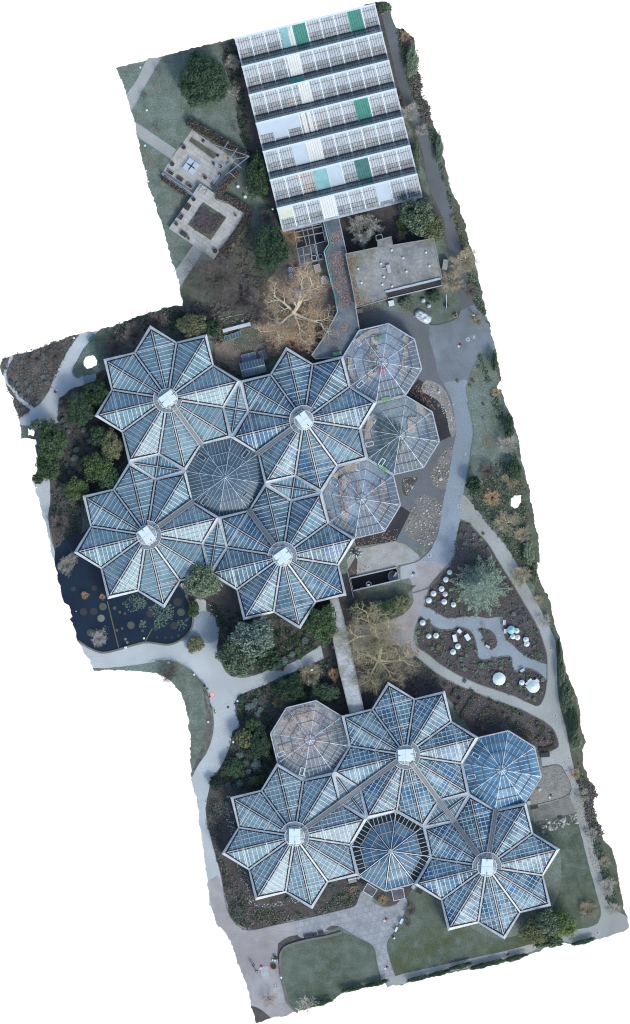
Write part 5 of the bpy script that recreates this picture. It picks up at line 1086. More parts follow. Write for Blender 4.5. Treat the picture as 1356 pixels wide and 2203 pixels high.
shrubs([(1010, 1592, 5), (983, 1521, 5), (991, 1508, 6), (1085, 1537, 5), (1057, 1508, 5), (1039, 1567, 6), (1157, 1565, 5), (1175, 1595, 5), (984, 1528, 6), (895, 1495, 6), (921, 1545, 5), (960, 1476, 5), (890, 1483, 5)], 'l_brown', 'clipped round box bush in the hedge parterre', 'round bushes of the parterre', 1.0)
shrubs([(985, 820, 4), (1018, 820, 5), (1012, 830, 4), (1065, 790, 7), (1040, 870, 4), (1030, 790, 5)], 'l_gold', 'small yellowish bush on the right lawn', 'small bushes on the right lawn')
shrubs([(716, 1912, 7), (620, 1934, 6), (490, 1730, 8), (1040, 900, 3), (712, 1905, 5)], 'l_grey', 'spiky silver agave beside the star wall', 'agaves by the star wall')
shrubs([(1022, 1590, 1)], 'l_grey', 'tiny silver tuft on bare soil', 'tuft')
# --- clipped hedges and parterre
def hedge(pts, wd, h, label, mat='l_brown', name='hedge', cat='hedge', group=None, n=26, lsz=.3):
    p = PP(pts); ox, oy = p[0]; t = thing(name, label, cat, (ox, oy, 0), 0, group); V = []; F = []; rg = random.Random(int(ox*9+oy)); loc = [(x-ox, y-oy) for x, y in p]
    ribbon('stem', loc, wd*.72, 0, h*.78, plainm['hedgecore'], False, False, False, t)
    for a, b_ in zip(loc, loc[1:]):
        a, b_ = Vector((*a, 0)), Vector((*b_, 0)); L_ = (b_-a).length; d = (b_-a)/max(L_, .01); s = Vector((-d.y, d.x, 0))
        for _ in range(int(L_*wd*n)+int(L_*h*n*.7)):
            u = rg.random()*L_; v = rg.uniform(-.5, .5)*wd; z = h*rg.uniform(.82, 1.06)
            if rg.random() < .3: v = math.copysign(wd*.5, v); z = rg.uniform(.1, 1)*h
            leaf(V, F, a+d*u+s*v+Vector((0, 0, z)), Vector((rg.uniform(-.8, .8), rg.uniform(-.8, .8), 1)), lsz*rg.uniform(.6, 1.2), rg)
    mesh('foliage', V, F, M[mat], t); return t
plainm = {'hedgecore': plain('hedge_core', (.035, .028, .024), .95)}
hedge([(405, 262), (440, 283), (485, 310), (531, 338)], 1.9, 1.8, 'brown beech hedge along the upper side of the sundial terrace')
hedge([(510, 368), (490, 392), (466, 418)], 1.9, 1.8, 'short brown beech hedge right of the upper terrace')
hedge([(466, 420), (500, 432), (536, 456)], 1.8, 1.6, 'brown beech hedge along the upper side of the lower terrace')
hedge([(536, 458), (512, 500), (476, 545)], 1.6, 1.6, 'brown beech hedge right of the lower terrace benches')
hedge([(350, 382), (375, 400), (403, 420)], 1.3, 1.2, 'low brown hedge below the blue grey handrail')
PART = [([(893, 1416), (915, 1436), (935, 1452)], 1.0), ([(897, 1457), (915, 1465), (930, 1478), (945, 1462)], 1.1), ([(866, 1445), (884, 1462), (892, 1474)], 1.0), ([(975, 1500), (978, 1486), (992, 1484)], .9), ([(1012, 1484), (1022, 1495), (1010, 1515), (990, 1545)], 1.0),
 ([(1026, 1565), (1040, 1535), (1052, 1525), (1068, 1533)], 1.1), ([(1052, 1548), (1060, 1560), (1080, 1554)], 1.0), ([(1072, 1514), (1095, 1524), (1120, 1538)], 1.0), ([(1094, 1545), (1100, 1558), (1120, 1570), (1144, 1582)], 1.1), ([(1100, 1535), (1110, 1530), (1125, 1540)], 1.2), ([(1154, 1554), (1170, 1566), (1165, 1582), (1156, 1594)], 1.1), ([(1160, 1612), (1178, 1612), (1193, 1605)], .9), ([(1193, 1600), (1192, 1585), (1186, 1578)], .8), ([(1112, 1556), (1128, 1565)], .9)]
PL = ['nearest the pink gravel junction', 'with two bends near the junction', 'at the left end beside the star tip', 'short and hooked, beside the two round bushes', 'long and bent in the upper middle', 'angled like a boomerang above the star notch', 'small and bent, just right of the boomerang one', 'straight along the tan path', 'longest one below the red leaf patch', 'short and straight inside the red leaf patch', 'hooked one near the right end', 'low one at the bottom right corner', 'tiny one closing the right corner', 'short stub beside the hooked one']
for i, (p_, w_) in enumerate(PART): hedge(p_, w_, .55, 'low clipped box hedge of the parterre, '+PL[i], 'l_oak', 'box_hedge', 'hedge', 'low hedges of the parterre', 22, .22)
# --- stuff: cover plants, leaf litter, pebbles, lily pads
RBB = [(min(q[0] for q in p), max(q[0] for q in p), min(q[1] for q in p), max(q[1] for q in p)) for p in polys]
EBB = (min(q[0] for q in EDGE), max(q[0] for q in EDGE), min(q[1] for q in EDGE), max(q[1] for q in EDGE))
HC = [(h, sum(q[0] for q in h)/len(h), sum(q[1] for q in h)/len(h)) for h in HOLES]
def region_at(x, y):
    c = P(x, y); c = (c.x, c.y)
    for i in range(len(polys)-1, -1, -1):
        q = RBB[i]
        if q[0] <= c[0] <= q[1] and q[2] <= c[1] <= q[3] and inside(c, polys[i]): return REG[i][0]
    return 'lawn'
def scatter(name, mat, polyss, count, sz, seed, z=0.03, zj=.12, clump=0, flatn=.6, excl=None):
    rg = random.Random(seed); V = []; F = []
    for txt, cnt in polyss:
        poly = pp(txt) if isinstance(txt, str) else txt; xs = [q[0] for q in poly]; ys = [q[1] for q in poly]; n = 0; tries = 0
        while n < cnt and tries < cnt*30:
            tries += 1; x, y = rg.uniform(min(xs), max(xs)), rg.uniform(min(ys), max(ys))
            if not inside((x, y), poly): continue
            if any(inside((x, y), [((a-xh)*1.15+xh, (b_-yh)*1.15+yh) for a, b_ in h]) for h, xh, yh in HC) or not inside(tuple(P(x, y))[:2], EDGE): continue
            if name in ('ground_cover', 'dry_twigs') and region_at(x, y) in ('path', 'pavement', 'road', 'water', 'pit'): continue
            if mnoise.noise(Vector((x*.045, y*.045, seed))) < rg.uniform(-.5, .15): continue
            n += 1; c = P(x, y, z if not callable(z) else z(x, y))
            for _ in range(clump or 1):
                p = c+Vector((rg.gauss(0, .22), rg.gauss(0, .22), rg.uniform(0, zj))) if clump else c+Vector((0, 0, rg.uniform(0, zj*.3)))
                leaf(V, F, p, Vector((rg.uniform(-flatn, flatn), rg.uniform(-flatn, flatn), 1)), sz*rg.uniform(.5, 1.4), rg, .75)
    if V: mesh(name, V, F, M[mat])['kind'] = 'stuff'
HEATH = "5,775 60,755 155,722 165,722 140,763 119,805 104,840 80,868 45,900 20,850"
LBED = "128,870 180,830 205,805 240,800 260,990 180,1065 160,1180 125,1185 112,1100 110,1025 125,905"
MIDBED = "470,1400 500,1452 560,1448 640,1415 710,1380 735,1300 560,1330 450,1300 455,1320 472,1350"
BED2 = "512,1502 506,1517 509,1539 515,1562 502,1574 497,1595 490,1618 480,1640 466,1663 455,1678 540,1705 590,1640 575,1580 615,1515 690,1500 740,1520 720,1420 700,1416 614,1454 558,1480"
BED3 = "446,1722 446,1766 457,1807 469,1849 478,1884 485,1925 494,1962 507,1982 523,1995 544,1998 585,1989 680,1968 760,1948 778,1915 760,1895 671,1970 540,1950 470,1836 490,1715"
CACT = "992,1125 1050,1180 1099,1255 1155,1352 1175,1416 1170,1490 1132,1505 1026,1465 946,1424 902,1388 900,1342 920,1291 985,1158"
scatter('ground_cover', 'l_grey', [(HEATH, 300), (LBED, 200), (BED2, 300), (BED3, 160)], 0, .3, 3, .05, .3, 4)
scatter('ground_cover', 'l_dark', [(LBED, 500), (MIDBED, 900), (BED2, 900), (BED3, 220), ("480,95 510,90 540,330 585,450 600,480 545,400 525,330 500,180", 250)], 0, .34, 4, .05, .35, 5)
scatter('ground_cover', 'l_brown', [(HEATH, 700), (MIDBED, 300), (BED2, 300), (BED3, 700), (CACT, 500), ("800,1440 900,1430 1190,1570 1190,1605 1028,1580 957,1487 835,1475", 350)], 0, .28, 5, .05, .2, 4)
scatter('ground_cover', 'l_oak', [(CACT, 500), ("1010,700 1070,900 1100,930 1130,1060 1140,1150 1160,1260 1100,1230 1030,1120 1010,1060 1060,1000 1110,960", 900), ("1245,1640 1330,1950 1300,1930 1262,1760 1240,1700", 350), ("845,60 880,100 925,260 960,400 1000,520 1050,690 1035,690 1000,560 960,400 900,230 850,100", 500), ("230,705 340,672 390,660 470,670 560,690 470,740 400,720 330,700 240,760", 500)], 0, .34, 6, .05, .3, 5)
scatter('dry_twigs', 'twig_p', [("230,715 330,680 460,640 545,620 560,690 480,700 400,680 330,710 240,765", 500), ("1205,1640 1280,1700 1300,1800 1270,1780 1250,1700", 300), ("860,60 890,90 930,270 900,250", 300), ("455,520 540,480 570,560 560,680 470,650", 250)], 0, .42, 7, .05, .5, 5)
scatter('pebbles', 'pebble', [("968,958 974,963 969,994 961,1048 944,1050 925,1027 951,977", 110), ("904,1065 949,1081 951,1100 942,1142 930,1171 911,1175 871,1142 888,1090", 200), ("908,831 925,819 958,840 980,911 981,935 963,904 923,850", 160), ("1158,1768 1180,1760 1240,1752 1245,1762 1190,1790 1165,1795", 50)], 0, .34, 8, .05, .3)
scatter('pebbles', 'pebble', [("480,1715 495,1712 510,1800 520,1830 545,1930 565,1945 660,1925 655,1940 560,1955 535,1945 505,1850 490,1780", 520), (BED3, 60), ("866,1031 892,1026 899,1029 888,1050 876,1067", 90), (CACT, 90)], 0, .22, 9, .05, .1)
scatter('fallen_leaves', 'litter', [("703,545 745,545 755,600 764,655 735,665 722,630 708,580", 1500), ("735,700 752,690 745,725 715,745", 220), ("710,500 735,495 742,545 712,540", 350)], 0, .2, 10, 3.45, .1)
scatter('fallen_leaves', 'litter', [("745,548 775,545 760,580 768,610 778,655 768,660 758,610", 700), ("770,655 800,640 835,640 800,655", 60)], 0, .2, 11, 5.05, .1)
scatter('fallen_leaves', 'litter', [("560,600 690,590 710,680 665,750 590,750 545,700", 1700), ("620,470 640,560 600,575 605,500", 420), ("465,715 560,700 575,760 520,770 470,790", 700), ("875,845 900,825 925,860 940,885 915,870", 260), ("765,1160 860,1135 850,1165 770,1178", 240), ("870,1380 900,1410 890,1430 860,1400", 260), ("880,1370 905,1400 895,1420 870,1390", 200), ("775,660 840,645 830,665 780,680", 120), ("1210,1620 1240,1640 1262,1760 1275,1800 1255,1800 1225,1700", 320), ("1100,1560 1140,1560 1190,1600 1170,1610", 160), ("1262,1800 1290,1860 1290,1900 1270,1850", 180), ("755,1195 800,1225 790,1235 756,1240", 110), ("740,1350 900,1340 900,1400 760,1420", 260), ("920,1060 1080,1060 1130,1110 1060,1110", 150)], 0, .2, 12, .02, .1)
scatter('lily_pads', 'lily', [("262,1298 290,1275 320,1290 310,1310 280,1318", 220), ("318,1308 350,1290 375,1305 372,1335 350,1350 328,1358 335,1330", 420), ("300,1335 320,1335 318,1350 300,1350", 50), ("380,1335 408,1330 400,1352 385,1358", 60), ("218,1340 235,1350 230,1372 215,1365", 40)], 0, .3, 13, -.09, .04, 0, .15)
scatter('house_plants', 'l_mid', [("640,830 700,810 770,860 740,960 690,960", 160), ("700,840 790,860 770,960 720,930", 130), ("560,1120 640,1110 740,1180 700,1240 640,1230", 160), ("800,1560 880,1540 960,1600 960,1700 850,1720 790,1690", 320), ("980,1800 1100,1790 1150,1880 1090,1960 1000,1930", 260), ("810,910 840,905 830,980 815,985 820,950", 170), ("845,915 860,920 855,1000 846,990", 120)], 0, .5, 14, .4, 1.8, 9, .8)
scatter('house_plants', 'l_bright', [("812,905 845,905 835,985 820,975", 120), ("848,910 866,915 860,980 850,985", 70), ("806,740 815,770 805,800 798,770", 60), ("690,1555 740,1560 735,1600 700,1600", 40), ("640,860 670,850 700,900 660,920", 60), ("780,1700 820,1700 800,1740 775,1730", 60)], 0, .3, 15, .5, 1.0, 5, .8)
scatter('house_plants', 'litter', [("770,1030 800,1110 790,1130 760,1060", 60), ("610,1520 690,1510 720,1560 700,1620 640,1660 600,1600", 240), ("730,1010 760,1020 750,1110 725,1100", 90), ("790,1040 830,1040 840,1100 820,1110", 100), ("860,730 890,750 890,800 870,820", 60), ("780,740 800,740 820,800 800,820", 50)], 0, .3, 16, .5, .8, 5, .8)
# ------------------------------------------------------------------ objects
def dup_of(proto, name, label, cat, loc, rz=0, group=None, scale=1.0, kids=None):
    r = proto.copy(); r.name = name; C.objects.link(r); r.location = loc; r.rotation_euler = (0, 0, rz); r.scale = (scale,)*3; tag(r, label, cat, group)
    for ch in list(proto.children):
        c = ch.copy(); C.objects.link(c); c.parent = r
        for g in ch.children: d = g.copy(); C.objects.link(d); d.parent = c
    return r
# --- white round plant covers
def cover(x, y, r, label, mat='hubwhite', group=None, big=False):
    r /= 10; t = thing('plant_cover', label, 'plant cover', P(x, y), random.Random(int(x)).uniform(0, 1), group); n = 16 if not big else 12
    b = B(); b.lathe((0, 0, 0), [(r*.97, 0), (r*.97, .55), (r, .6), (r*.5, .6+r*.25), (.05, .6+r*.42)], n); b.build('canopy', M[mat], t)
    s = B()
    for k in range(8): a = 6.283*k/8; s.bar((r*math.cos(a), r*math.sin(a), .64), (.05, 0, .64+r*.42), .05, .03)
    s.build('rib', M['metal2'] if not big else M['white'], t)
    return t
CO = [(967.6, 1231.4, 5.5, 'white round plant cover half hidden by the cedar'), (959.6, 1247, 6, 'white round plant cover left of the cedar, second from the top'), (950.3, 1267, 6.2, 'white round plant cover above the paired ones left of the cedar'), (958, 1278, 5.6, 'tilted grey white plant cover touching its neighbour left of the cedar'),
 (933, 1277, 6.2, 'white round plant cover near the pink gravel edge'), (923, 1291.7, 6.3, 'white round plant cover nearest the blue paved entrance'), (956, 1294.6, 6.2, 'white round plant cover in the middle of the bed below the pair'), (976, 1301, 5.8, 'white round plant cover at the lower left foot of the cedar'),
 (909.5, 1339.7, 6.2, 'single white round plant cover at the corner below the blue paved entrance'), (923, 1368.6, 5.6, 'left white cover of the pair in the lower left cactus bed'), (938.4, 1367.6, 6, 'right white cover of the pair in the lower left cactus bed'), (985.4, 1390.7, 6.2, 'white cover below the square frames'), (975, 1402.6, 6.2, 'lowest white cover of the bed with square frames'),
 (1111.8, 1357, 6, 'white cover right of the turquoise one'), (1103.5, 1369.4, 5.8, 'left cover of the pair below the turquoise one'), (1113.6, 1371.3, 6, 'right cover of the pair below the turquoise one'), (1131.7, 1376, 6, 'upper cover of the overlapping pair at the right'), (1133.5, 1385, 6.2, 'lower cover of the overlapping pair at the right'), (1123, 1468.5, 6, 'small shiny cover between the two great white tents')]
for x, y, r, lb in CO: cover(x, y, r, lb, 'tarp' if 'tilted' in lb else 'hubwhite', 'round plant covers')
cover(1100, 1355, 9, 'large pale turquoise plant cover', 'tealtarp', 'round plant covers')
for x, y, r, lb in ((1074, 1460.5, 14.2, 'great white round tent at the left, over a cactus'), (1147.6, 1476.6, 14.2, 'great white round tent at the right with pointed flaps')):
    t = cover(x, y, r, lb, 'hubwhite', None, True)
    b = B()
    if x > 1100:
        for px, py in ((-.6, 1.15), (.75, 1.1), (-1.2, .5), (-1.1, -.1)): b.box((px, py, .3), (.9, .9, .35), .7, 0)
    else: b.box((.75, -.85, .2), (1.0, .5, .3), .8, 0); b.box((1.25, .3, .2), (.3, .5, .3), 0, 0)
    t.rotation_euler = (0, 0, 0); b.build('flap', M['tarp'], t)
def box_thing(name, label, cat, x, y, wpx, dpx, h, rz, mat, kids=(), group=None, bev=.03):
    t = thing(name, label, cat, P(x, y), R(rz), group); b = B(); b.box((0, 0, 0), (wpx/10, dpx/10, h), 0, 0, min(bev, h*.3)); b.build('body', M[mat], t)
    return t
for i, (x, y, w_, d_, rz, lb) in enumerate(((988.8, 1358, 8, 9, 42, 'diamond turned white square plant cover'), (979, 1373, 9, 16, 12, 'tall white oblong plant cover left of the other two'), (1006, 1371, 10, 14, 32, 'white oblong plant cover at the blue path edge'))):
    t = thing('square_plant_cover', lb, 'plant cover', P(x, y), R(rz)); b = B(); b.box((0, 0, 0), (w_/10, d_/10, .7), 0, 0, .05); b.build('canopy', M['hubwhite'], t)
    s = B(); 
    for q in (-1, 1): s.bar((q*w_/21, -d_/21, .75), (q*w_/21, d_/21, .75), .05, .05)
    s.build('frame', M['metal'], t)
# --- benches
def bench(x, y, rz, label, L_=1.8, mat='bluegrey', wd=.6, group=None, back=True):
    t = thing('park_bench', label, 'bench', P(x, y), R(rz), group); b = B()
    for k in range(4): b.box((0, -wd/2+.07+k*wd/4, .42), (L_, wd/5.2, .05))
    b.build('seat', M[mat], t)
    if back:
        b = B()
        for k in range(3): b.box((0, wd/2+.02+.05*k, .52+.13*k), (L_, .05, .1))
        b.build('backrest', M[mat], t)
    for s in (-1, 1): l_ = B(); l_.box((s*(L_/2-.2), 0, 0), (.08, wd*.85, .42)); l_.build('leg', M['dark'], t)
    return t
bench(494, 447, -33, 'slatted bench along the upper hedge of the lower terrace'); bench(498, 489, 60, 'upper slatted bench on the right side of the lower terrace'); bench(478.7, 518.5, 58, 'lower slatted bench on the right side of the lower terrace')
bench(473.5, 432, -33, 'dark weathered bench near the terrace steps', 1.5, 'brownbox', .9)
bench(199, 728, 55, 'green bench beside the upper left gravel path', 2.0, 'green_dk', .7); bench(81, 866, 35, 'teal bench at the lower rim of the heath bed', .8, 'green_net', .4)
bench(1086, 1339, 85, 'pale bench at the upper right of the blue paving', 1.1, 'tarp', .45); bench(1088, 1358, 88, 'pale bench opposite the turquoise cover', .95, 'tarp', .45); bench(1048.8, 1392, -35, 'pale bench at the island bed tip', 1.0, 'tarp', .4); bench(1124.8, 1443, 28, 'pale bench in the notch of the lower blue path', 1.0, 'tarp', .4)
bench(865, 1982.5, 62, 'upper white bench at the lawn edge by the entrance plaza', 1.2, 'hubwhite', .4); bench(853.8, 2000, 62, 'lower white bench at the lawn edge by the entrance plaza', 1.1, 'hubwhite', .35); box_thing('litter_bin', 'small white bin below the white benches', 'bin', 848.6, 2018.6, 4, 3.5, .8, 50, 'hubwhite')
for x, y, r_ in ((660, 2014, 14), (678, 2011.5, 14), (691, 2007, 12), (670, 2012, 15)): box_thing('stone_bench', 'dark stone block bench by the curved lawn wall', 'bench', x, y, 11, 6, .45, r_, 'dark', group='stone benches by the curved wall')
bench(470, 1339, 100, 'dark slatted bench at the right rim of the grey gravel rotunda', 2.0, 'dark', .6)
# --- survey targets, manholes, lamps
def marker(x, y, label, rz=0):
    t = thing('survey_marker', label, 'survey marker', P(x, y), R(rz), 'red and white survey markers'); b = B(); b.box((.2, .12, 0), (.42, .42, .12), .5); b.build('target_plate', M['hubwhite'], t)
    b = B(); b.box((.2, .12, .12), (.12, .12, .02)); b.build('target_dot', M['steel'], t)
    b = B(); b.lathe((-.18, -.2, 0), [(.22, 0), (.20, .12), (.08, .5)], 10); b.build('cone', M['red'], t)
    b = B(); b.lathe((-.18, -.2, 0), [(.29, 0), (.29, .05), (.2, .06)], 12); b.build('foot', M['black'], t)
for x, y, lb, rz in ((121, 841, 'survey marker on the upper left gravel path', 0), (488.7, 1519.7, 'survey marker on the gravel junction', 90), (989, 743.7, 'survey marker on the grey road junction', 180), (889, 1235.6, 'survey marker on the pale slab', 200), (829.7, 1979.6, 'survey marker on the entrance plaza', 180), (1184.6, 1714, 'survey marker on the gravel terrace', 200), (1091, 2051, 'survey marker on the lower tan path', 90), (831.5, 2082.8, 'survey marker on the narrow path between lawns', 180), (562, 2081.8, 'survey marker at the concrete slab with two people', 200), (450, 420.5, 'small red and white marker beside the terrace steps', 0)): marker(x, y, lb, rz)
def manhole(x, y, r, label, sq=False, rz=0, dark=False):
    t = thing('manhole_cover', label, 'manhole', P(x, y), R(rz), 'manhole covers'); b = B(); r /= 10
    if sq: b.box((0, 0, -.05), (r*2.1, r*2.1, .08), 0, 0, .02)
    else: b.lathe((0, 0, -.05), [(r, 0), (r, .07), (r*.8, .075)], 20)
    b.build('surround', M['conc_light'], t); b = B(); b.lathe((0, 0, .02), [(r*(.35 if sq else .75), 0), (r*(.35 if sq else .75), .02)], 16); b.build('lid', M['dark'], t)
    if not sq: b = B(); b.lathe((0, 0, .035), [(r*.55, 0), (r*.55, .02)], 16); b.build('inlay', M['metal'], t)
for a_ in ((510, 2016, 3.6, 'round manhole cover on the wide lower left path'), (554, 2020, 3.6, 'square manhole cover on the wide lower left path', True, 40), (825.7, 1984.5, 3.4, 'round manhole cover on the entrance plaza'), (593, 2120, 5, 'large round manhole cover beside the curved kerb'), (1286, 2006.6, 4.6, 'square manhole cover in the lower right corner', True, 14), (1306, 1999, 3.6, 'round manhole cover in the lower right corner'), (1053, 2056, 3.6, 'round grey manhole cover on the lower tan path'),
 (924.6, 1195, 4.4, 'square manhole cover at the end of the frosted road', True, 20), (1184, 1394.7, 3.6, 'square manhole cover on the right path beside the cactus garden', True, 15), (1195.4, 1539, 3.8, 'square manhole cover on the right path junction', True, 15), (988.3, 1088.8, 4.0, 'square manhole cover where the tan path leaves the road', True, 5), (1017.7, 819, 3.6, 'square manhole cover on the right lawn edge', True, 20), (1020, 724.5, 5, 'large round manhole cover at the road junction'), (975.7, 870, 2.8, 'round manhole cover beside the sandy crescent bed'), (1001.4, 976.6, 3.6, 'ring shaped manhole cover in the frosted road')): manhole(*a_)
manhole(1006.8, 730.4, 4, 'dark square drain at the road junction', True, 25)
def lamp(x, y, label, h=3.5, r=.28):
    t = thing('path_lamp', label, 'lamp', P(x, y), 0, 'path lamps'); b = B(); b.tube([(0, 0, 0), (0, 0, h)], .05, 6); b.build('pole', M['steel'], t); b = B(); b.lathe((0, 0, h), [(.1, 0), (r, .1), (r*.9, .25), (.05, .35)], 12); b.build('lamp_shade', M['hubwhite'], t)
for x, y, lb in ((418, 1451, 'lamp at the kerb of the crescent lawn'), (302, 145, 'lamp on the top left lawn beside the path'), (316, 237, 'small white lamp on the lawn left of the hedge'), (312, 313, 'lamp beside the path to the upper terrace'), (314, 367, 'lamp at the left cut edge beside the terrace'), (319, 390, 'lowest lamp at the left cut edge'), (159, 727, 'lamp at the top of the heath bed'), (587, 450, 'white lamp at the nursery greenhouse corner'), (502, 1596, 'lamp at the golden bush beside the path'), (448, 1553, 'lamp in the narrow heath strip'), (78, 1048, 'lamp at the left cut edge below the laurel'), (671, 1441, 'lamp in the brown bush by the gravel path'), (511, 1508, 'lamp at the path corner bed'), (310, 1373, 'lamp at the lower pond rim'), (605, 2103, 'bluish lamp at the curved kerb')): lamp(x, y, lb, 2.6 if y > 300 else 3.2, .24)
t = thing('lamp_post', 'tall grey lamp post on the small lawn by the service building', 'lamp', P(961, 650)); b = B(); b.tube([(0, 0, 0), (0, 0, 5)], .07, 6); b.build('pole', M['metal'], t); b = B(); b.bar((0, 1.6, 5), (0, -1.3, 5), .16, .12); b.build('lamp_arm', M['metal'], t)
# --- people
def person(x, y, rz, label, top, hair='black', bag=None, walk=.25):
    t = thing('person', label, 'person', P(x, y), R(rz)); b = B(); H = 1.74
    for s in (-1, 1): b.tube([(s*.10, s*walk*1.2, .04), (s*.1, s*walk*.7+.03, .46), (s*.09, 0, .9)], [.055, .07, .095], 8, 0); b.box((s*.10, s*walk*1.2+.06, 0), (.1, .26, .09), 0, 0, .02)
    b.tube([(0, 0, .86), (0, 0, 1.05), (0, 0, 1.3), (0, 0, 1.44), (0, 0, 1.5)], [.16, .17, .2, .15, .07], 10, 1)
    for s in (-1, 1): b.tube([(s*.16, 0, 1.42), (s*.27, -s*.05, 1.2), (s*.27, -s*.12+.1, .98)], [.075, .06, .045], 7, 1); b.tube([(s*.27, -s*.12+.1, .98), (s*.27, -s*.12+.16, .88)], [.04, .03], 6, 2)
    b.tube([(0, 0, 1.47), (0, .01, 1.56), (0, .02, 1.64), (0, .02, 1.74)], [.06, .08, .10, .04], 10, 2)
    b.build('body', [M['black'], M[top], M['skin']], t, True)
    b = B(); b.lathe((0, -.01, 1.60), [(.10, 0), (.115, .07), (.09, .14), (.03, .17)], 10); b.build('hair', M[hair], t, True)
    b = B(); b.tube([(0, 0, .95), (0, 0, 1.12), (0, 0, 1.32), (0, 0, 1.44)], [.185, .195, .225, .16], 10, cap=False); b.build('jacket', M[top], t, True)
    if bag: b = B(); b.box((0, -.28, 1.0), (.3, .18, .45), 0, 0, .04); b.build('rucksack', M[bag], t)
person(545.5, 2075, 200, 'person in a black coat with a light hood, left of the concrete slab', 'black', 'tarp'); person(552.5, 2089.5, 40, 'person in dark clothes with pale hair, lower left of the concrete slab', 'black', 'tarp')
person(440.5, 1475.5, 30, 'person in black at the kerb above the landing pad', 'black'); person(445.5, 1481.5, 70, 'person in dark blue bending beside the orange landing pad', 'navy', 'black', 'navy'); person(451.5, 1498.5, 10, 'person in dark red crouched at the lower rim of the landing pad', 'red', 'black')
person(462, 1531, 20, 'person in a bright lime safety vest on the gravel path', 'lime', 'black', 'black'); person(609.5, 1440.7, 60, 'person in a black coat with orange trim walking the gravel path', 'black', 'black', 'orange'); person(1018.5, 677.6, 0, 'person in a yellow vest on the upper asphalt road', 'lime')
# --- landing pads
t = thing('landing_pad', 'round orange and white drone landing pad at the gravel kerb', 'landing pad', P(456, 1494.5))
for r0, r1, mt, z in ((.56, .56, 'orange', .01), (.43, .43, 'hubwhite', .018), (.29, .29, 'orange', .024), (.19, .19, 'hubwhite', .03)): b = B(); b.lathe((0, 0, 0), [(r0, 0), (r0, z)], 28); b.build('ring_print', M[mt], t)
b = B(); b.box((.0, .22, .03), (.09, .14, .012), 0); b.box((-.03, -.02, .03), (.22, .06, .012), .6); b.build('pad_logo', M['orange'], t)
t = thing('round_planter', 'round dark planter with a red rim by the concrete slab', 'planter', P(589, 2079)); b = B(); b.lathe((0, 0, 0), [(.66, 0), (.68, .3)], 24); b.build('pot', M['red'], t); b = B(); b.lathe((0, 0, .3), [(.6, 0), (.58, .04)], 24); b.build('soil', M['l_dark'], t)
box_thing('concrete_slab', 'pale rectangular concrete slab on the pinkish gravel', 'slab', 570, 2093, 17, 29, .08, 5, 'conc_light')
for dx, dz in ((-.2, 0), (.25, 0), (.55, 0)): box_thing('white_bag', 'small white bag in the row above the red rimmed planter', 'bag', 588.5+dx*8, 2065.5+dx*2, 2.2, 3.2, .4, -10, 'hubwhite', group='white bags')
tree(593, 2060, 6, 4, 'S', 'l_dark', 'small dark bush at the curved kerb by the white bags', h=.8, cat='shrub', name='low_shrub')
# --- terraces
T2 = PP([(431, 396), (526.6, 460.6), (460.5, 556), (365, 491)]); c0 = (sum(p[0] for p in T2)/4, sum(p[1] for p in T2)/4); q = [(x-c0[0], y-c0[1]) for x, y in T2]
t = thing('raised_terrace', 'raised square paved terrace with a planted square in its middle', 'terrace', (c0[0], c0[1], 0)); b = B(); b.prism(q, 0, .9); b.build('paving', M['pave'], t); ribbon('coping', q, .28, .85, .96, 'conc_light', True, False, False, t)
IB = [(x-c0[0], y-c0[1]) for x, y in PP([(437, 434.7), (487.7, 467.7), (453.5, 517), (404, 483)])]; b = B(); b.prism(IB, .88, .94); b.build('planting_bed', M['rough'], t)
IB2 = jitter(dens([(x*1.0, y*1.0) for x, y in [(a*.62+.1, c*.66+.1) for a, c in IB]], .3), .35, .5, 5); b = B(); b.prism(IB2, .94, .98); b.build('planting_bed', M['soil_purple'], t)
scatter('bed_plants', 'heather', [([(434, 444), (480, 467), (456, 508), (413, 484)], 620)], 0, .3, 21, 1.0, .2, 3); scatter('bed_plants', 'l_oak', [([(437, 436), (486, 468), (454, 514), (406, 483)], 60)], 0, .24, 22, .96, .15, 3)
Z9 = .9
def planter(x, y, w_, d_, rz, label, z=0.0, rim='conc_light', fill='brownbox', rnd_=False):
    t = thing('planter', label, 'planter', P(x, y, z), R(rz)); b = B(); w_ /= 10; d_ /= 10
    if rnd_: b.lathe((0, 0, 0), [(w_*.42, 0), (w_*.5, .5), (w_*.42, .5), (w_*.4, .4)], 16)
    else: b.box((0, 0, 0), (w_, d_, .5), 0, 0, .03)
    b.build('pot', M[rim], t); b = B()
    if rnd_: b.lathe((0, 0, .4), [(w_*.4, 0), (w_*.38, .12)], 12)
    else: b.box((0, 0, .5), (w_-.22, d_-.22, .04))
    b.build('soil', M[fill], t)
    V, F = [], []; rg = random.Random(int(x)); 
    for _ in range(26): leaf(V, F, Vector((rg.uniform(-.35, .35)*w_, rg.uniform(-.35, .35)*d_, .55+rg.random()*.2)), Vector((rg.uniform(-1, 1), rg.uniform(-1, 1), 1)), .2, rg)
    mesh('foliage', V, F, M['l_brown'], t); return t
planter(367.8, 371.7, 14, 9, -35, 'white rimmed dark planting box nearest the left terrace corner'); planter(388, 385, 13, 9, -35, 'dark planting box in the middle of the three by the handrail', rim='stone'); planter(408.6, 399.8, 14, 9, -35, 'white rimmed planting box nearest the terrace steps')
planter(395.6, 316.7, 10, 10, 0, 'round planter at the upper edge of the path landing', rim='stone', rnd_=True); planter(371, 353, 10, 10, 0, 'round planter at the lower edge of the path landing', rim='stone', rnd_=True); planter(441.7, 382, 8, 8, 20, 'small dark pot standing on the open upper terrace', rim='brownbox', rnd_=True)
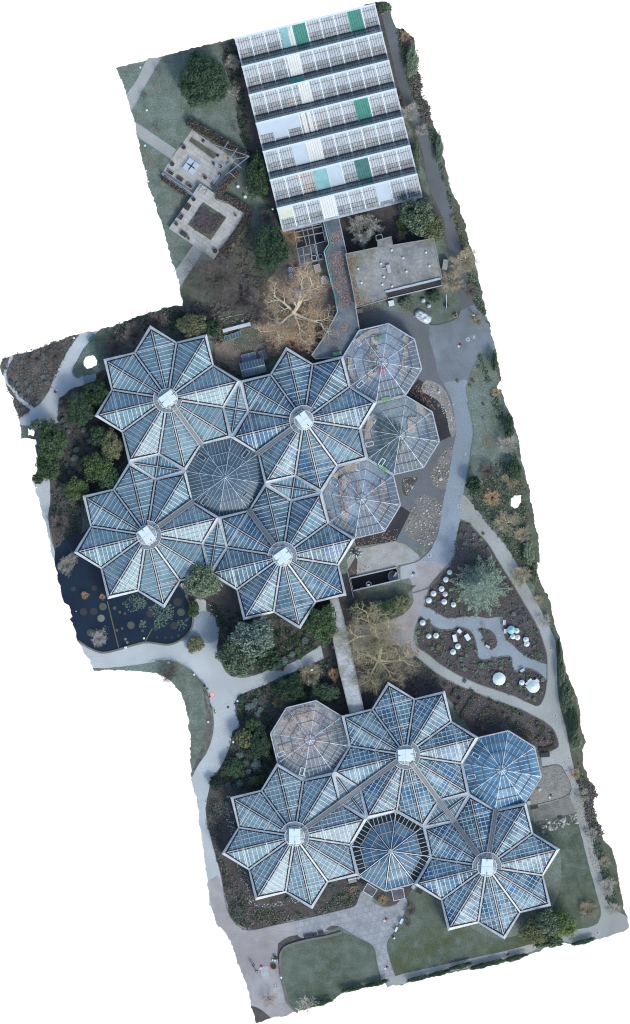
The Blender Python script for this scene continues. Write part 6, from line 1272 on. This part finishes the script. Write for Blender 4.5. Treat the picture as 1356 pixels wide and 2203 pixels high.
planter(417, 429, 9, 9, 0, 'round pot at the upper left of the raised terrace', Z9, 'stone', rnd_=True); planter(404, 445, 11, 14, -35, 'rough planted box below the round pot on the raised terrace', Z9, 'brownbox'); planter(389.7, 467, 10, 14, -35, 'white rimmed dark box on the left side of the raised terrace', Z9); planter(380, 482, 8, 8, 0, 'round pot near the left corner of the raised terrace', Z9, 'stone', rnd_=True)
planter(395.6, 503.6, 15, 9, -35, 'dark brown box on the lower left side of the raised terrace', Z9, 'brownbox'); planter(406, 513, 6, 6, 0, 'little pot beside the dark brown box', Z9, 'stone', rnd_=True); planter(463, 539.7, 10, 10, 0, 'round bushy pot in the bottom corner of the raised terrace', Z9, 'brownbox', rnd_=True); planter(507.7, 464, 5, 5, 20, 'little pot of pink flowers near the right terrace corner', Z9, 'conc_light', 'pinkred')
t = thing('terrace_steps', 'short flight of steps between the two terraces with dark railings', 'steps', P(437, 407.5), R(-33)); b = B()
for k in range(4): b.box((0, .45-.33*k, 0), (1.3, .34, .22+.22*k))
b.build('stair_treads', M['conc_light'], t)
for s in (-1, 1): b = B(); b.bar((s*.72, .7, .9), (s*.72, -.8, 1.8), .1, .08); b.build('handrail', M['dark'], t)
t = thing('fountain_basin', 'square four part pale fountain basin with a dark cross on the upper terrace', 'fountain', P(411.5, 357.3), R(-35)); b = B(); b.box((0, 0, .0), (3.5, 3.5, .1)); b.build('plinth', M['conc_light'], t)
for i in (-1, 1):
    for j in (-1, 1): b = B(); b.box((i*.72, j*.72, .1), (1.32, 1.32, .25), 0, 0, .04); b.build('basin_slab', M['blind'], t)
b = B(); b.box((0, 0, .1), (.22, 1.7, .3)); b.box((0, 0, .1), (1.7, .22, .31)); b.build('water_channel', M['black'], t); b = B(); b.lathe((0, 0, .1), [(.5, 0), (.5, .27)], 20); b.build('centre_disc', M['conc_light'], t); b = B(); b.box((0, 0, .35), (.16, .62, .06)); b.box((0, 0, .35), (.62, .16, .065)); b.build('nozzle_cross', M['black'], t)
t = thing('planting_strip', 'narrow planted strip on the upper terrace beside the steel pergola', 'flower bed', P(438, 320)); O_ = P(438, 320); b = B(); b.prism([(p[0]-O_.x, p[1]-O_.y) for p in PP([(413, 296.6), (468.8, 333), (459, 341.5), (407.4, 303.7)])], 0, .12); b.build('soil', M['rough'], t); ribbon('edging', [(p[0]-O_.x, p[1]-O_.y) for p in PP([(413, 296.6), (468.8, 333), (459, 341.5), (407.4, 303.7)])], .1, 0, .16, 'stone', True, False, False, t)
t = thing('steel_pergola', 'tensioned blue grey steel sculpture pergola reaching over the beech hedge', 'pergola', P(537, 335.6)); O_ = P(537, 335.6)
def ln3(a, c): return P(*a)-O_, P(*c)-O_
for a, c in (((537, 336, 3.4), (461.7, 351, 2.6)), ((537, 336, 3.4), (438, 303.7, 2.2)), ((537, 336, 3.4), (485, 377, 2.4)), ((492, 304, 3.0), (462, 351, 2.6)), ((511, 319, 3.2), (493, 345, 3.0)), ((494, 371, 2.6), (507, 382, 2.6)), ((503, 348, 3.0), (520, 362, 3.0)), ((461.7, 351, 2.6), (474.7, 359, 2.4)), ((473.5, 375, 2.2), (458, 397, 1.2))):
    p0, p1 = ln3(a, c); b = B(); b.bar(p0, p1, .16, .12); b.build('strut', M['steel'], t)
for x, y in ((438, 303.7), (470, 335.6), (460.5, 352), (474.7, 359), (473.5, 375), (458, 397)): b = B(); c_ = P(x, y)-O_; b.box((c_.x, c_.y, 0), (.55, .55, .4), R(-30), 0, .04); b.build('footing', M['dark'], t); b = B(); b.tube([(c_.x, c_.y, .4), (c_.x, c_.y, 2.4)], .06, 6); b.build('post', M['steel'], t)
t = thing('ring_bench', 'broken yellow ring with a curved blue grey seat under the pergola', 'sculpture', P(487, 346.5)); b = B()
for a0, a1 in ((-160, -95), (-60, 20), (50, 140)): b.tube([(.98*math.cos(R(a)), 1.05*math.sin(R(a)), .5) for a in range(a0, a1+1, 13)], .06, 5)
b.build('ring', M['rope'], t); b = B()
for a in range(-75, 45, 15): b.bar((.72*math.cos(R(a)), .75*math.sin(R(a)), .45), (.72*math.cos(R(a+15)), .75*math.sin(R(a+15)), .45), .35, .45)
b.build('seat', M['bluegrey'], t)
t = thing('handrail_fence', 'long blue grey double handrail along the lower side of the upper terrace', 'railing', P(380, 396)); O_ = P(380, 396); b = B()
for off in (0, 2.2): b.bar(P(347+off, 374-off, 1.0)-O_, P(412+off, 419-off, 1.0)-O_, .16, .1)
b.build('rail', M['bluegrey'], t); b = B()
for k in range(6): c_ = P(348+13*k, 375+9*k)-O_; b.box((c_.x, c_.y, 0), (.1, .1, 1.0))
b.build('post', M['steel'], t)
for x, y, r, lb in ((512.5, 401.7, 3.4, 'round white table on the lawn right of the upper terrace'), (528, 424, 3.4, 'round white table nearest the hedge corner')):
    t = thing('round_table', lb, 'table', P(x, y)); b = B(); b.lathe((0, 0, .7), [(r/10, 0), (r/10, .05)], 20); b.build('tabletop', M['hubwhite'], t); b = B(); b.tube([(0, 0, 0), (0, 0, .7)], .05, 6); b.build('leg', M['steel'], t); b = B(); b.lathe((0, 0, .01), [(.2, 0), (.18, .03)], 12); b.build('foot', M['steel'], t)
lamp(531, 403, 'tiny white lamp between the round tables', 1, .16)
for i, pts in enumerate(([(449, 297), (480, 312), (510, 320)], [(531, 322), (545, 345)], [(537, 468), (530, 490), (500, 530)])):
    t = ribbon('garden_hose', pts, .09, .02, .1, 'rope'); tag(t, ['yellow edging line on the upper terrace hedge', 'short yellow line at the pergola tip', 'yellow hose lying behind the lower terrace hedge'][i], 'hose')
# --- yard by the cold frames
def cold_frame(x, y, w_, d_, rz, label, mat='pane_e', h=.5):
    t = thing('cold_frame', label, 'cold frame', P(x, y), R(rz)); b = B(); b.box((0, 0, 0), (w_/10, d_/10, h)); b.build('box', M['stone'], t); b = B(); b.box((0, 0, h), (w_/10+.06, d_/10+.06, .05)); b.build('glass_lid', M[mat], t)
    b = B(); a, c = w_/20, d_/20
    for p0, p1 in (((-a, -c), (a, -c)), ((a, -c), (a, c)), ((a, c), (-a, c)), ((-a, c), (-a, -c)), ((0, -c), (0, c))): b.bar((*p0, h+.1), (*p1, h+.1), .07, .04)
    b.build('frame', M['metal2'], t)
for x, y, lb in ((489, 727.6, 'leftmost dark cold frame below the long white bench beam'), (501, 723.5, 'middle dark cold frame below the long white bench beam'), (512.7, 719.6, 'rightmost dark cold frame below the long white bench beam')): cold_frame(x, y, 11, 12, 14, lb)
cold_frame(536, 768, 30, 15, 14, 'wide grey cold frame above the little greenhouse'); cold_frame(566, 764, 13, 20, 20, 'tilted grey cold frame right of the wide one')
t = thing('potting_table', 'long white potting table among leaf litter', 'table', P(509.5, 704.3), R(14.5)); b = B(); b.box((0, 0, .8), (6.1, .75, .06)); b.build('tabletop', M['tarp'], t)
for s in (-1, 1):
    for u in (-2.8, 0, 2.8): b = B(); b.box((u, s*.3, 0), (.07, .07, .8)); b.build('leg', M['metal2'], t)
box_thing('plank', 'loose white plank beside the potting table', 'plank', 540, 684, 22, 2.5, .08, -38, 'tarp'); t = ribbon('timber_rail', [(475, 687), (500, 680), (527, 675)], .12, .02, .2, 'bark'); tag(t, 'thin timber rail above the potting table', 'rail')
box_thing('crate', 'small blue grey crate right of the potting table', 'crate', 522, 691, 6, 6, .4, 20, 'steel')
for x, y, w_, rz in ((482, 785, 9, -30), (492, 792, 9, -35), (503, 800, 9, -30), (512, 808, 8, -30)): planter(x, y, w_, 8, rz, {482: 'first plant crate along the star gutter, farthest from the little glasshouse', 492: 'second plant crate along the star gutter', 503: 'third plant crate along the star gutter', 512: 'plant crate nearest the star junction below the little glasshouse'}[x], 0, 'stone')
t = thing('small_greenhouse', 'little ridge roofed grey glasshouse between the two upper stars', 'greenhouse', P(544.5, 791), R(14)); b = B(); b.add([(-2.6, -1.6, 1.6), (2.6, -1.6, 1.6), (2.6, 0, 2.6), (-2.6, 0, 2.6)], [(0, 1, 2, 3)]); b.build('roof', M['pane_g'], t); b = B(); b.add([(-2.6, 0, 2.6), (2.6, 0, 2.6), (2.6, 1.6, 1.6), (-2.6, 1.6, 1.6)], [(0, 1, 2, 3)]); b.build('roof', M['pane_e'], t)
b = B(); b.add([(-2.6, -1.6, 0), (2.6, -1.6, 0), (2.6, 1.6, 0), (-2.6, 1.6, 0), (-2.6, -1.6, 1.6), (2.6, -1.6, 1.6), (2.6, 1.6, 1.6), (-2.6, 1.6, 1.6), (-2.6, 0, 2.6), (2.6, 0, 2.6)], [(0, 1, 5, 4), (2, 3, 7, 6), (1, 2, 6, 9, 5), (3, 0, 4, 8, 7)]); b.build('wall', M['wallglass'], t)
b = B()
for k in range(9): u = -2.6+.65*k; b.bar((u, -1.6, 1.66), (u, 0, 2.66), .07, .05); b.bar((u, 0, 2.66), (u, 1.6, 1.66), .07, .05)
b.bar((-2.6, 0, 2.7), (2.6, 0, 2.7), .14, .08); b.build('glazing_bars', M['metal'], t)
# --- framed courtyard below the nursery
t = thing('shade_frame', 'dark roofed courtyard frame with a pale pipe grid', 'frame', P(668, 545)); O_ = P(668, 545)
b = B(); b.prism([(p.x, p.y) for p in [P(*q_)-O_ for q_ in ((633, 496), (691, 483), (699, 521), (640, 535))]], .1, .22); b.build('bench_top', M['darkslab'], t)
b = B(); b.prism([(p.x, p.y) for p in [P(*q_)-O_ for q_ in ((640, 537), (697, 523), (694, 556), (646, 568))]], .05, .12); b.build('gravel_tray', M['asphalt'], t)
def gl(a, c, z=2.4, w_=.12): return P(a[0], a[1], z)-O_, P(c[0], c[1], z)-O_, w_
G = [((633, 494), (692, 481)), ((692, 481), (700, 520)), ((634, 500), (692, 487)), ((650, 491), (661, 532)), ((672, 487), (684, 548)), ((661, 490), (668, 530)), ((636, 512), (697, 500)), ((636, 536), (700, 519)), ((640, 552), (668, 546)), ((645, 569), (697, 557)), ((668, 528), (672, 560)), ((640, 536), (647, 569)), ((652, 533), (656, 566)), ((676, 526), (684, 552)), ((697, 483), (702, 520)), ((633, 494), (645, 570))]
for i, (a, c) in enumerate(G): p0, p1, w_ = gl(a, c); b = B(); b.bar(p0, p1, w_ if i % 2 else .16, .1); b.build('pipe', M['metal2'], t)
for a in ((633, 494), (692, 481), (700, 520), (645, 569), (697, 557)): c_ = P(*a)-O_; b = B(); b.tube([(c_.x, c_.y, 0), (c_.x, c_.y, 2.4)], .06, 6); b.build('post', M['metal2'], t)
for x, y, r, fl, lb in ((625, 580, 6, 'conc_light', 'full round wire basket, upper left of the four by the plane tree'), (638, 580, 6, 'brownbox', 'round wire basket, upper right of the four by the plane tree'), (626, 593, 5, 'conc_light', 'small round wire basket, lower left of the four'), (638, 595, 5.5, 'brownbox', 'small round wire basket, lower right of the four'), (676, 555, 6.5, 'brownbox', 'red earth filled round basket beside the courtyard frame'), (690, 552, 5.5, 'dark', 'dark round basket next to the corridor wall'), (699, 602, 9, 'conc_light', 'large round pale tank beside the corridor')):
    t = thing('round_tub', lb, 'tub', P(x, y)); b = B(); r /= 10; b.lathe((0, 0, 0), [(r*.9, 0), (r, .7), (r*.78, .7), (r*.75, .5)], 18); b.build('rim', M['tarp'], t); b = B(); b.lathe((0, 0, .5), [(r*.74, 0), (r*.74, .05)], 16); b.build('filling', M[fl], t)
    b = B()
    for k in range(8): a = .785*k; b.bar((r*math.cos(a), r*math.sin(a), .74), (r*.5*math.cos(a), r*.5*math.sin(a), .72), .06, .03)
    b.build('wire', M['dark'], t)
t = thing('pallet_rack', 'white slatted rack with red earth beside the corridor', 'rack', P(683, 577), R(15)); b = B(); b.box((0, 0, 0), (1.2, 1.7, .5)); b.build('body', M['litter'], t); b = B()
for k in range(5): b.box((0, -.78+.39*k, .5), (1.25, .1, .06))
for s in (-1, 1): b.box((s*.62, 0, .5), (.1, 1.75, .08))
b.build('slat', M['tarp'], t)
tp = B(); rg = random.Random(4); tp.prism([(x, y) for x, y in jitter(dens([(-1.1, -1.4), (.7, -1.2), (1.2, 1.5), (-.3, 1.3)], .4), .3, .8, 2)], 0, .25); t = tp.build('tarpaulin', plain('blue_tarp', (.06, .15, .38), .5)); t.location = P(641, 630); tag(t, 'blue tarpaulin under the huge bare plane', 'tarpaulin')
box_thing('pallet', 'wooden pallet below the huge bare plane', 'pallet', 594, 671, 12, 9, .2, 35, 'bark')
for x, y, z, rz, lb in ((725.5, 761, 3.4, 8, 'green slatted bench on the corridor roof next to the second star'), (815.7, 728, .5, 14, 'green slatted bench in the uppermost clear greenhouse'), (846, 838, .1, 8, 'green slatted bench at the lower edge of the uppermost clear greenhouse'), (830, 858.6, 4.3, 8, 'green slatted tray on the gutter between two clear greenhouses'), (824, 1007, 4.3, -33, 'green slatted tray on the gutter above the lowest clear greenhouse')):
    t = thing('slatted_tray', lb, 'tray', P(x, y, z), R(rz)); b = B()
    for k in range(5): b.box((0, -.32+.16*k, .3), (1.9, .12, .05))
    b.build('slat', M['greenbox'], t); b = B(); b.box((0, 0, 0), (1.8, .7, .3)); b.build('base', M['green_dk'], t)
t = thing('flower_bush', 'pink flowering bush at the centre of the uppermost clear greenhouse', 'shrub', P(821, 795)); V, F = [], []; rg = random.Random(2)
for _ in range(260): d = Vector((rg.gauss(0, .5), rg.gauss(0, .6), abs(rg.gauss(.9, .35)))); leaf(V, F, d, Vector((d.x, d.y, 1)), .3, rg)
mesh('blossom', V, F, M['pinkred'], t); b = B(); b.tube([(0, 0, 0), (0, 0, 1)], .06, 6); b.build('stem', M['bark_d'], t)
# --- service building yard
def tarped(x, y, a, c, rz, h, label, mat='tarp', name='wrapped_mound', cat='tarpaulin'):
    t = thing(name, label, cat, P(x, y), R(rz)); V = []; F = []; n, m = 14, 9
    for j in range(m+1):
        for i in range(n+1):
            u, v = i/n*2-1, j/m*2-1; e = max(0, 1-abs(u)**3)*max(0, 1-abs(v)**3); zz = h*(e**.45)*(.85+.35*mnoise.noise(Vector((u*2.2, v*2.2, x)))); k_ = 1-.18*max(0, abs(u*v))
            V.append((u*a/20*k_, v*c/20*k_, max(0, zz)))
    for j in range(m):
        for i in range(n): q_ = j*(n+1)+i; F.append((q_, q_+1, q_+n+2, q_+n+1))
    mesh('cover', V, F, M[mat], t)
    b = B()
    for u in (-.35, .3): b.bar((u*a/20, -c/20, .05), (u*a/20, 0, h+.1), .06, .04); b.bar((u*a/20, 0, h+.1), (u*a/20, c/20, .05), .06, .04)
    b.build('strap', M['metal2'], t)
tarped(910, 681.5, 40, 22, -32, 1.2, 'large white wrapped mound at the lawn edge of the service yard')
tarped(911, 646, 10, 10, 5, .9, 'white wrapped bale left of the pair on the small lawn'); tarped(923, 657.5, 9, 9, 10, .9, 'white wrapped bale right below its twin on the small lawn'); tarped(937.5, 636, 11, 6, -40, .8, 'small crumpled white bag at the dark conifer')
box_thing('container', 'white metal container at the lower edge of the service building', 'container', 842, 652.4, 12, 12, 1.2, 14, 'hubwhite'); box_thing('skip', 'small dark trough beside the corridor corner', 'trough', 774, 669, 13, 10, .8, 8, 'stone'); box_thing('water_tank', 'grey tank right of the service building roof', 'tank', 958, 569, 11, 22, 1.5, -10, 'concrete')
planter(980, 679, 9, 7, 30, 'brown earthenware planter at the lawn corner near the junction', 0, 'skin', 'brownbox'); tree(961, 658, 6, 5, 'S', 'l_dark', 'little bush at the foot of the lamp post', h=.8, cat='shrub', name='low_shrub'); 
# --- court: carousel, stairs, spiral stair, pump
t = thing('springy_table', 'dark picnic style table with folded white arms on the gravel court', 'equipment', P(766.5, 1189), R(-25)); b = B(); b.box((0, 0, .5), (1.5, .9, .25), 0, 0, .1); b.box((-.3, .1, .7), (.7, .55, .2), 0, 0, .08); b.build('body', M['dark'], t)
for a in (25, 70, 115, 160, 205, 250, 295, 335): b = B(); b.tube([(.5*math.cos(R(a)), .4*math.sin(R(a)), .5), (1.15*math.cos(R(a)), .95*math.sin(R(a)), .35), (1.35*math.cos(R(a+6)), 1.1*math.sin(R(a+6)), .1)], [.09, .1, .14], 6); b.build('arm', M['tarp'], t)
for u in (.0, .42): b = B(); b.box((u, .05, .76), (.26, .26, .1), .4); b.build('socket', M['hubwhite'], t); b = B(); b.box((u, .05, .86), (.14, .14, .02), .4); b.build('socket_hole', M['black'], t)
t = thing('spiral_stair', 'grey spiral stair descending into the basement court', 'stairs', P(846.5, 1239.6, -3)); b = B()
for k in range(15):
    a0, a1 = R(24*k+60), R(24*k+82); z = .2+k*.2; b.add([(.08*math.cos(a0), .08*math.sin(a0), z), (1.1*math.cos(a0), 1.1*math.sin(a0), z), (1.1*math.cos(a1), 1.1*math.sin(a1), z), (.08*math.cos(a1), .08*math.sin(a1), z)], [(0, 1, 2, 3)])
b.build('tread', M['metal2'], t); b = B(); b.tube([(0, 0, 0), (0, 0, 3.9)], .07, 8); b.build('post', M['metal'], t); b = B(); b.tube([(1.15*math.cos(R(24*k+60)), 1.15*math.sin(R(24*k+60)), 1.1+k*.2) for k in range(15)], .05, 5); b.build('handrail', M['metal'], t)
t = thing('duct_fan', 'round grey extraction duct with a white box at the basement court edge', 'duct', P(793.5, 1257, -1.2)); b = B(); b.tube([(.55*math.cos(R(a)), .55*math.sin(R(a)), 1.0) for a in range(0, 361, 24)], .09, 6); b.build('ring', M['metal2'], t); b = B(); b.box((0, -.35, .6), (.55, .7, .8), 0, 0, .05); b.build('fan_box', M['hubwhite'], t); b = B(); b.tube([(0, -.6, .9), (-1.0, -.75, .9), (-1.8, -.9, .8)], [.12, .14, .2], 8); b.build('pipe', M['metal2'], t); b = B(); b.tube([(0, 0, 0), (0, 0, 1)], .1, 6); b.build('post', M['metal2'], t)
t = thing('outdoor_stairs', 'dark stair flight along the star wall beside the basement court', 'stairs', P(748, 1262), R(13)); b = B()
for k in range(12): b.box((0, 2.2-.36*k, -.9+.07*k), (1.2, .3, .1))
b.build('tread', M['metal2'], t); b = B(); b.box((0, .2, -.1), (1.3, 5.2, .12)); b.build('landing', M['dark'], t); b = B(); b.bar((.72, 3.2, 1.0), (.72, -2.6, 1.0), .1, .1); b.build('handrail', M['metal2'], t)
# --- entrance canopies, duct
for pts, lb in (([(790.8, 1900.6), (812, 1913.6), (801.4, 1930), (781, 1917)], 'left entrance canopy with brown glass roof and white frame'), ([(842.7, 1914.7), (867.5, 1911), (871.5, 1932.4), (847.4, 1938)], 'right entrance canopy with brown glass roof and white frame')):
    c_ = PP(pts); ox = sum(p[0] for p in c_)/4; oy = sum(p[1] for p in c_)/4; q = [(x-ox, y-oy) for x, y in c_]; t = thing('entrance_canopy', lb, 'canopy', (ox, oy, 0)); b = B(); b.prism(q, 2.6, 2.68); b.build('glass_roof', plain('brown_tinted_glass', (.10, .09, .10), .2, 0, .5, .4, .8), t); ribbon('frame', q, .16, 2.55, 2.8, 'white', True, False, False, t)
    for x, y in q: b = B(); b.tube([(x*.95, y*.95, 0), (x*.95, y*.95, 2.6)], .06, 6); b.build('post', M['metal'], t)
t = thing('flue_unit', 'grey plinth with a silver flue pipe beside the entrance hall', 'flue', P(758, 1893), R(14)); b = B(); b.box((0, 0, 0), (1.8, 1.2, 1.0), 0, 0, .05); b.build('plinth', M['concrete'], t); b = B(); b.tube([(-.8, .25, 1.4), (1.0, .25, 1.4)], .2, 10); b.build('flue_pipe', M['metal'], t); b = B(); b.lathe((1.35, .15, 0), [(.35, 0), (.35, 1.4), (.2, 1.6)], 12); b.build('flue_cap', M['metal'], t)
for x, y, lb in ((889.5, 1908, 'round grey drum at the right corner of the entrance hall'), (1138, 1727, 'round white drum at the blue eight sided greenhouse'), (393, 1258, 'round grey drum at the pond star under the pine')): t = thing('water_drum', lb, 'drum', P(x, y)); b = B(); b.lathe((0, 0, 0), [(.45, 0), (.5, .5), (.45, 1.1)], 14); b.build('body', M['metal2'], t); b = B(); b.lathe((0, 0, 1.1), [(.4, 0), (.4, .06)], 14); b.build('lid', M['metal'], t)
box_thing('grit_bin', 'dark lidded bin on the pale slab near the blue greenhouse', 'bin', 1173, 1624, 20, 10, .8, 5, 'dark'); box_thing('terrace_slab', 'pale slab under the dark lidded bin', 'slab', 1178, 1634, 26, 24, .06, 10, 'conc_light')
box_thing('dark_grate', 'dark floor grate beside the lower right star', 'grate', 1150, 1737, 16, 7, .1, 14, 'dark'); box_thing('dark_grate', 'dark floor grate above the boulder row', 'grate', 1205, 1758, 9, 4, .3, 10, 'dark'); box_thing('dark_grate', 'dark floor grate in the lawn beside the entrance hall', 'grate', 902, 1917, 14, 10, .06, -30, 'dark')
# --- boulders
def rock_me(seed):
    rg = random.Random(seed); V = []; F = []; n, m = 9, 5
    for j in range(m+1):
        for i in range(n): a = 6.283*i/n; ph = j/m*1.75; r = math.sin(ph)*(.8+.3*mnoise.noise(Vector((math.cos(a)*1.3+seed, math.sin(a)*1.3, j*.5)))); V.append((r*math.cos(a), r*math.sin(a), .75*math.cos(ph)*(.85+.2*rg.random())+.1))
    for j in range(m):
        for i in range(n): F.append((j*n+i, (j+1)*n+i, (j+1)*n+(i+1) % n, j*n+(i+1) % n))
    return to_me('boulder', V, F)
RK = [rock_me(s) for s in (1, 2, 3, 4)]
for m_ in RK: m_.materials.append(None)
rg = random.Random(9)
def boulder(x, y, r, label, group, mat='rock'):
    o = link_obj('boulder', RK[rg.randrange(4)], None, P(x, y, -.05), rg.uniform(0, 6), (r/10*rg.uniform(.8, 1.25), r/10, r/10)); tag(o, label, 'boulder', group); o.material_slots[0].link = 'OBJECT'; o.material_slots[0].material = M[mat]
for i in range(46):
    f = rg.random(); x = 1166+f*78; y = 1785-f*26+rg.uniform(-11, 11)*(.5+.5*f); boulder(x, y, rg.uniform(2.2, 5.2), 'grey boulder in the rock row below the gravel terrace', 'boulders of the rock row', 'rock' if rg.random() < .7 else 'rock_white')
for x, y, r, lb in ((944, 843, 4.2, 'pale oval boulder in the sandy crescent bed'), (948, 1030, 5, 'pale boulder in the stony bed beside the road'), (903, 1120, 2.6, 'white stone in the large stony bed'), (892, 1029, 3, 'oblong pale stone at the small triangular bed'), (363, 1425, 4, 'tan boulder above the brown mounded bush'), (1161, 1698, 5.5, 'cream boulder at the terrace edge beside the blue greenhouse'), (1181, 1769, 5, 'yellow lichened boulder at the left of the rock row')): boulder(x, y, r, lb, None, 'rock_white')
for i in range(34):
    poly = [(871, 1142), (911, 1175), (930, 1171), (942, 1142), (951, 1100), (949, 1081), (904, 1065), (888, 1090)] if i < 22 else [(951, 977), (968, 958), (969, 994), (961, 1048), (930, 1041), (932, 1006)]
    while True:
        x, y = rg.uniform(865, 980), rg.uniform(955, 1180)
        if inside((x, y), poly): break
    boulder(x, y, rg.uniform(1.5, 3.4), 'small grey stone of the stony alpine beds', 'stones of the alpine beds', 'rock' if i % 2 else 'rock_white')
# --- pond: weirs, baskets
for a, c, lb in (((231, 1293), (255.5, 1393.6), 'long thin brown dividing wall across the pond'), ((328, 1352), (313, 1379), 'short thin brown dividing wall at the lower pond rim')):
    t = ribbon('pond_wall', [a, c], .22, -.3, -.02, plain('brown_wall', (.10, .085, .06)), sm=False); tag(t, lb, 'wall')
BL = ['beside the orange dry clump', 'left of the long dividing wall', 'above the pale bare willow', 'largest right of the long wall', 'among the floating leaves in the middle', 'near the right end of the pond', 'in the right bay below the leaves', 'uppermost in the right bay', 'left of the pair by the orange clumps', 'farthest left in the pond', 'between the two orange clumps', 'small, near the left bank', 'small, above the wall', 'tiny, uppermost of three', 'tiny, lowest of three', 'small, just right of the wall', 'small, next to the wall one', 'tiny near the notice panel', 'tiny at the lower rim', 'small, above the short wall', 'tiny, first of the lower rim row', 'tiny, second of the lower rim row', 'tiny, third of the lower rim row', 'last of the lower rim row']
for i, (x, y, r, mt) in enumerate(((221.6, 1305, 8.5, 'a'), (217.8, 1330, 8.5, 'b'), (195, 1361, 8.5, 'a'), (282, 1345, 8.5, 'a'), (323, 1320, 8, 'c'), (389.7, 1317, 8.5, 'a'), (375, 1346, 8, 'c'), (382, 1295, 9, 'c'), (202, 1315, 8, 'c'), (180, 1316, 8, 'c'), (203, 1265, 6, 'c'), (158, 1267, 5, 'c'), (247, 1308, 4, 'a'), (258, 1317, 3, 'a'), (269, 1320, 3, 'a'), (252, 1356, 3.5, 'a'), (263, 1352, 3, 'a'), (270, 1375, 3, 'b'), (274, 1382, 3, 'b'), (307, 1357, 3, 'a'), (338, 1371, 2.5, 'c'), (356, 1372, 2.5, 'c'), (370, 1371, 2.5, 'c'), (384, 1367, 3.5, 'c'))):
    mm = M.setdefault('bk'+mt, plain('basket_algae_'+mt, {'a': (.055, .065, .055), 'b': (.13, .135, .13), 'c': (.022, .022, .03)}[mt], .7))
    t = thing('pond_basket', {'a': 'green algae covered round plant basket in the pond', 'b': 'pale speckled round plant basket in the pond', 'c': 'dark round plant basket deep in the pond'}[mt]+', '+BL[i], 'plant basket', P(x, y, -.11), 0, 'round plant baskets in the pond')
    b = B(); b.lathe((0, 0, -.3), [(r/10*.96, 0), (r/10, .31), (r/10*.9, .315)], 20); b.build('basket', M['dark'], t); b = B(); b.lathe((0, 0, .016), [(r/10*.92, 0), (r/10*.9, .012)], 20); b.build('filling', mm, t)
for x, y, lb in ((270.5, 1393, 'white notice panel at the lower pond rim'), (164, 1315, 'tiny white float in the left pond')): box_thing('notice_board', lb, 'notice board', x, y, 6 if x > 200 else 2, 4 if x > 200 else 2, .9 if x > 200 else .06, 10, 'hubwhite')
for x, y in ((450, 1300), (453, 1303), (456, 1311), (466, 1325)): box_thing('white_post', 'small white post in the hedge by the gravel rotunda', 'post', x, y, 1.6, 1.6, .8, 20, 'hubwhite', group='white posts by the rotunda')
boulder(490, 1728, .1, 'tiny pale stone by the star wall', None)
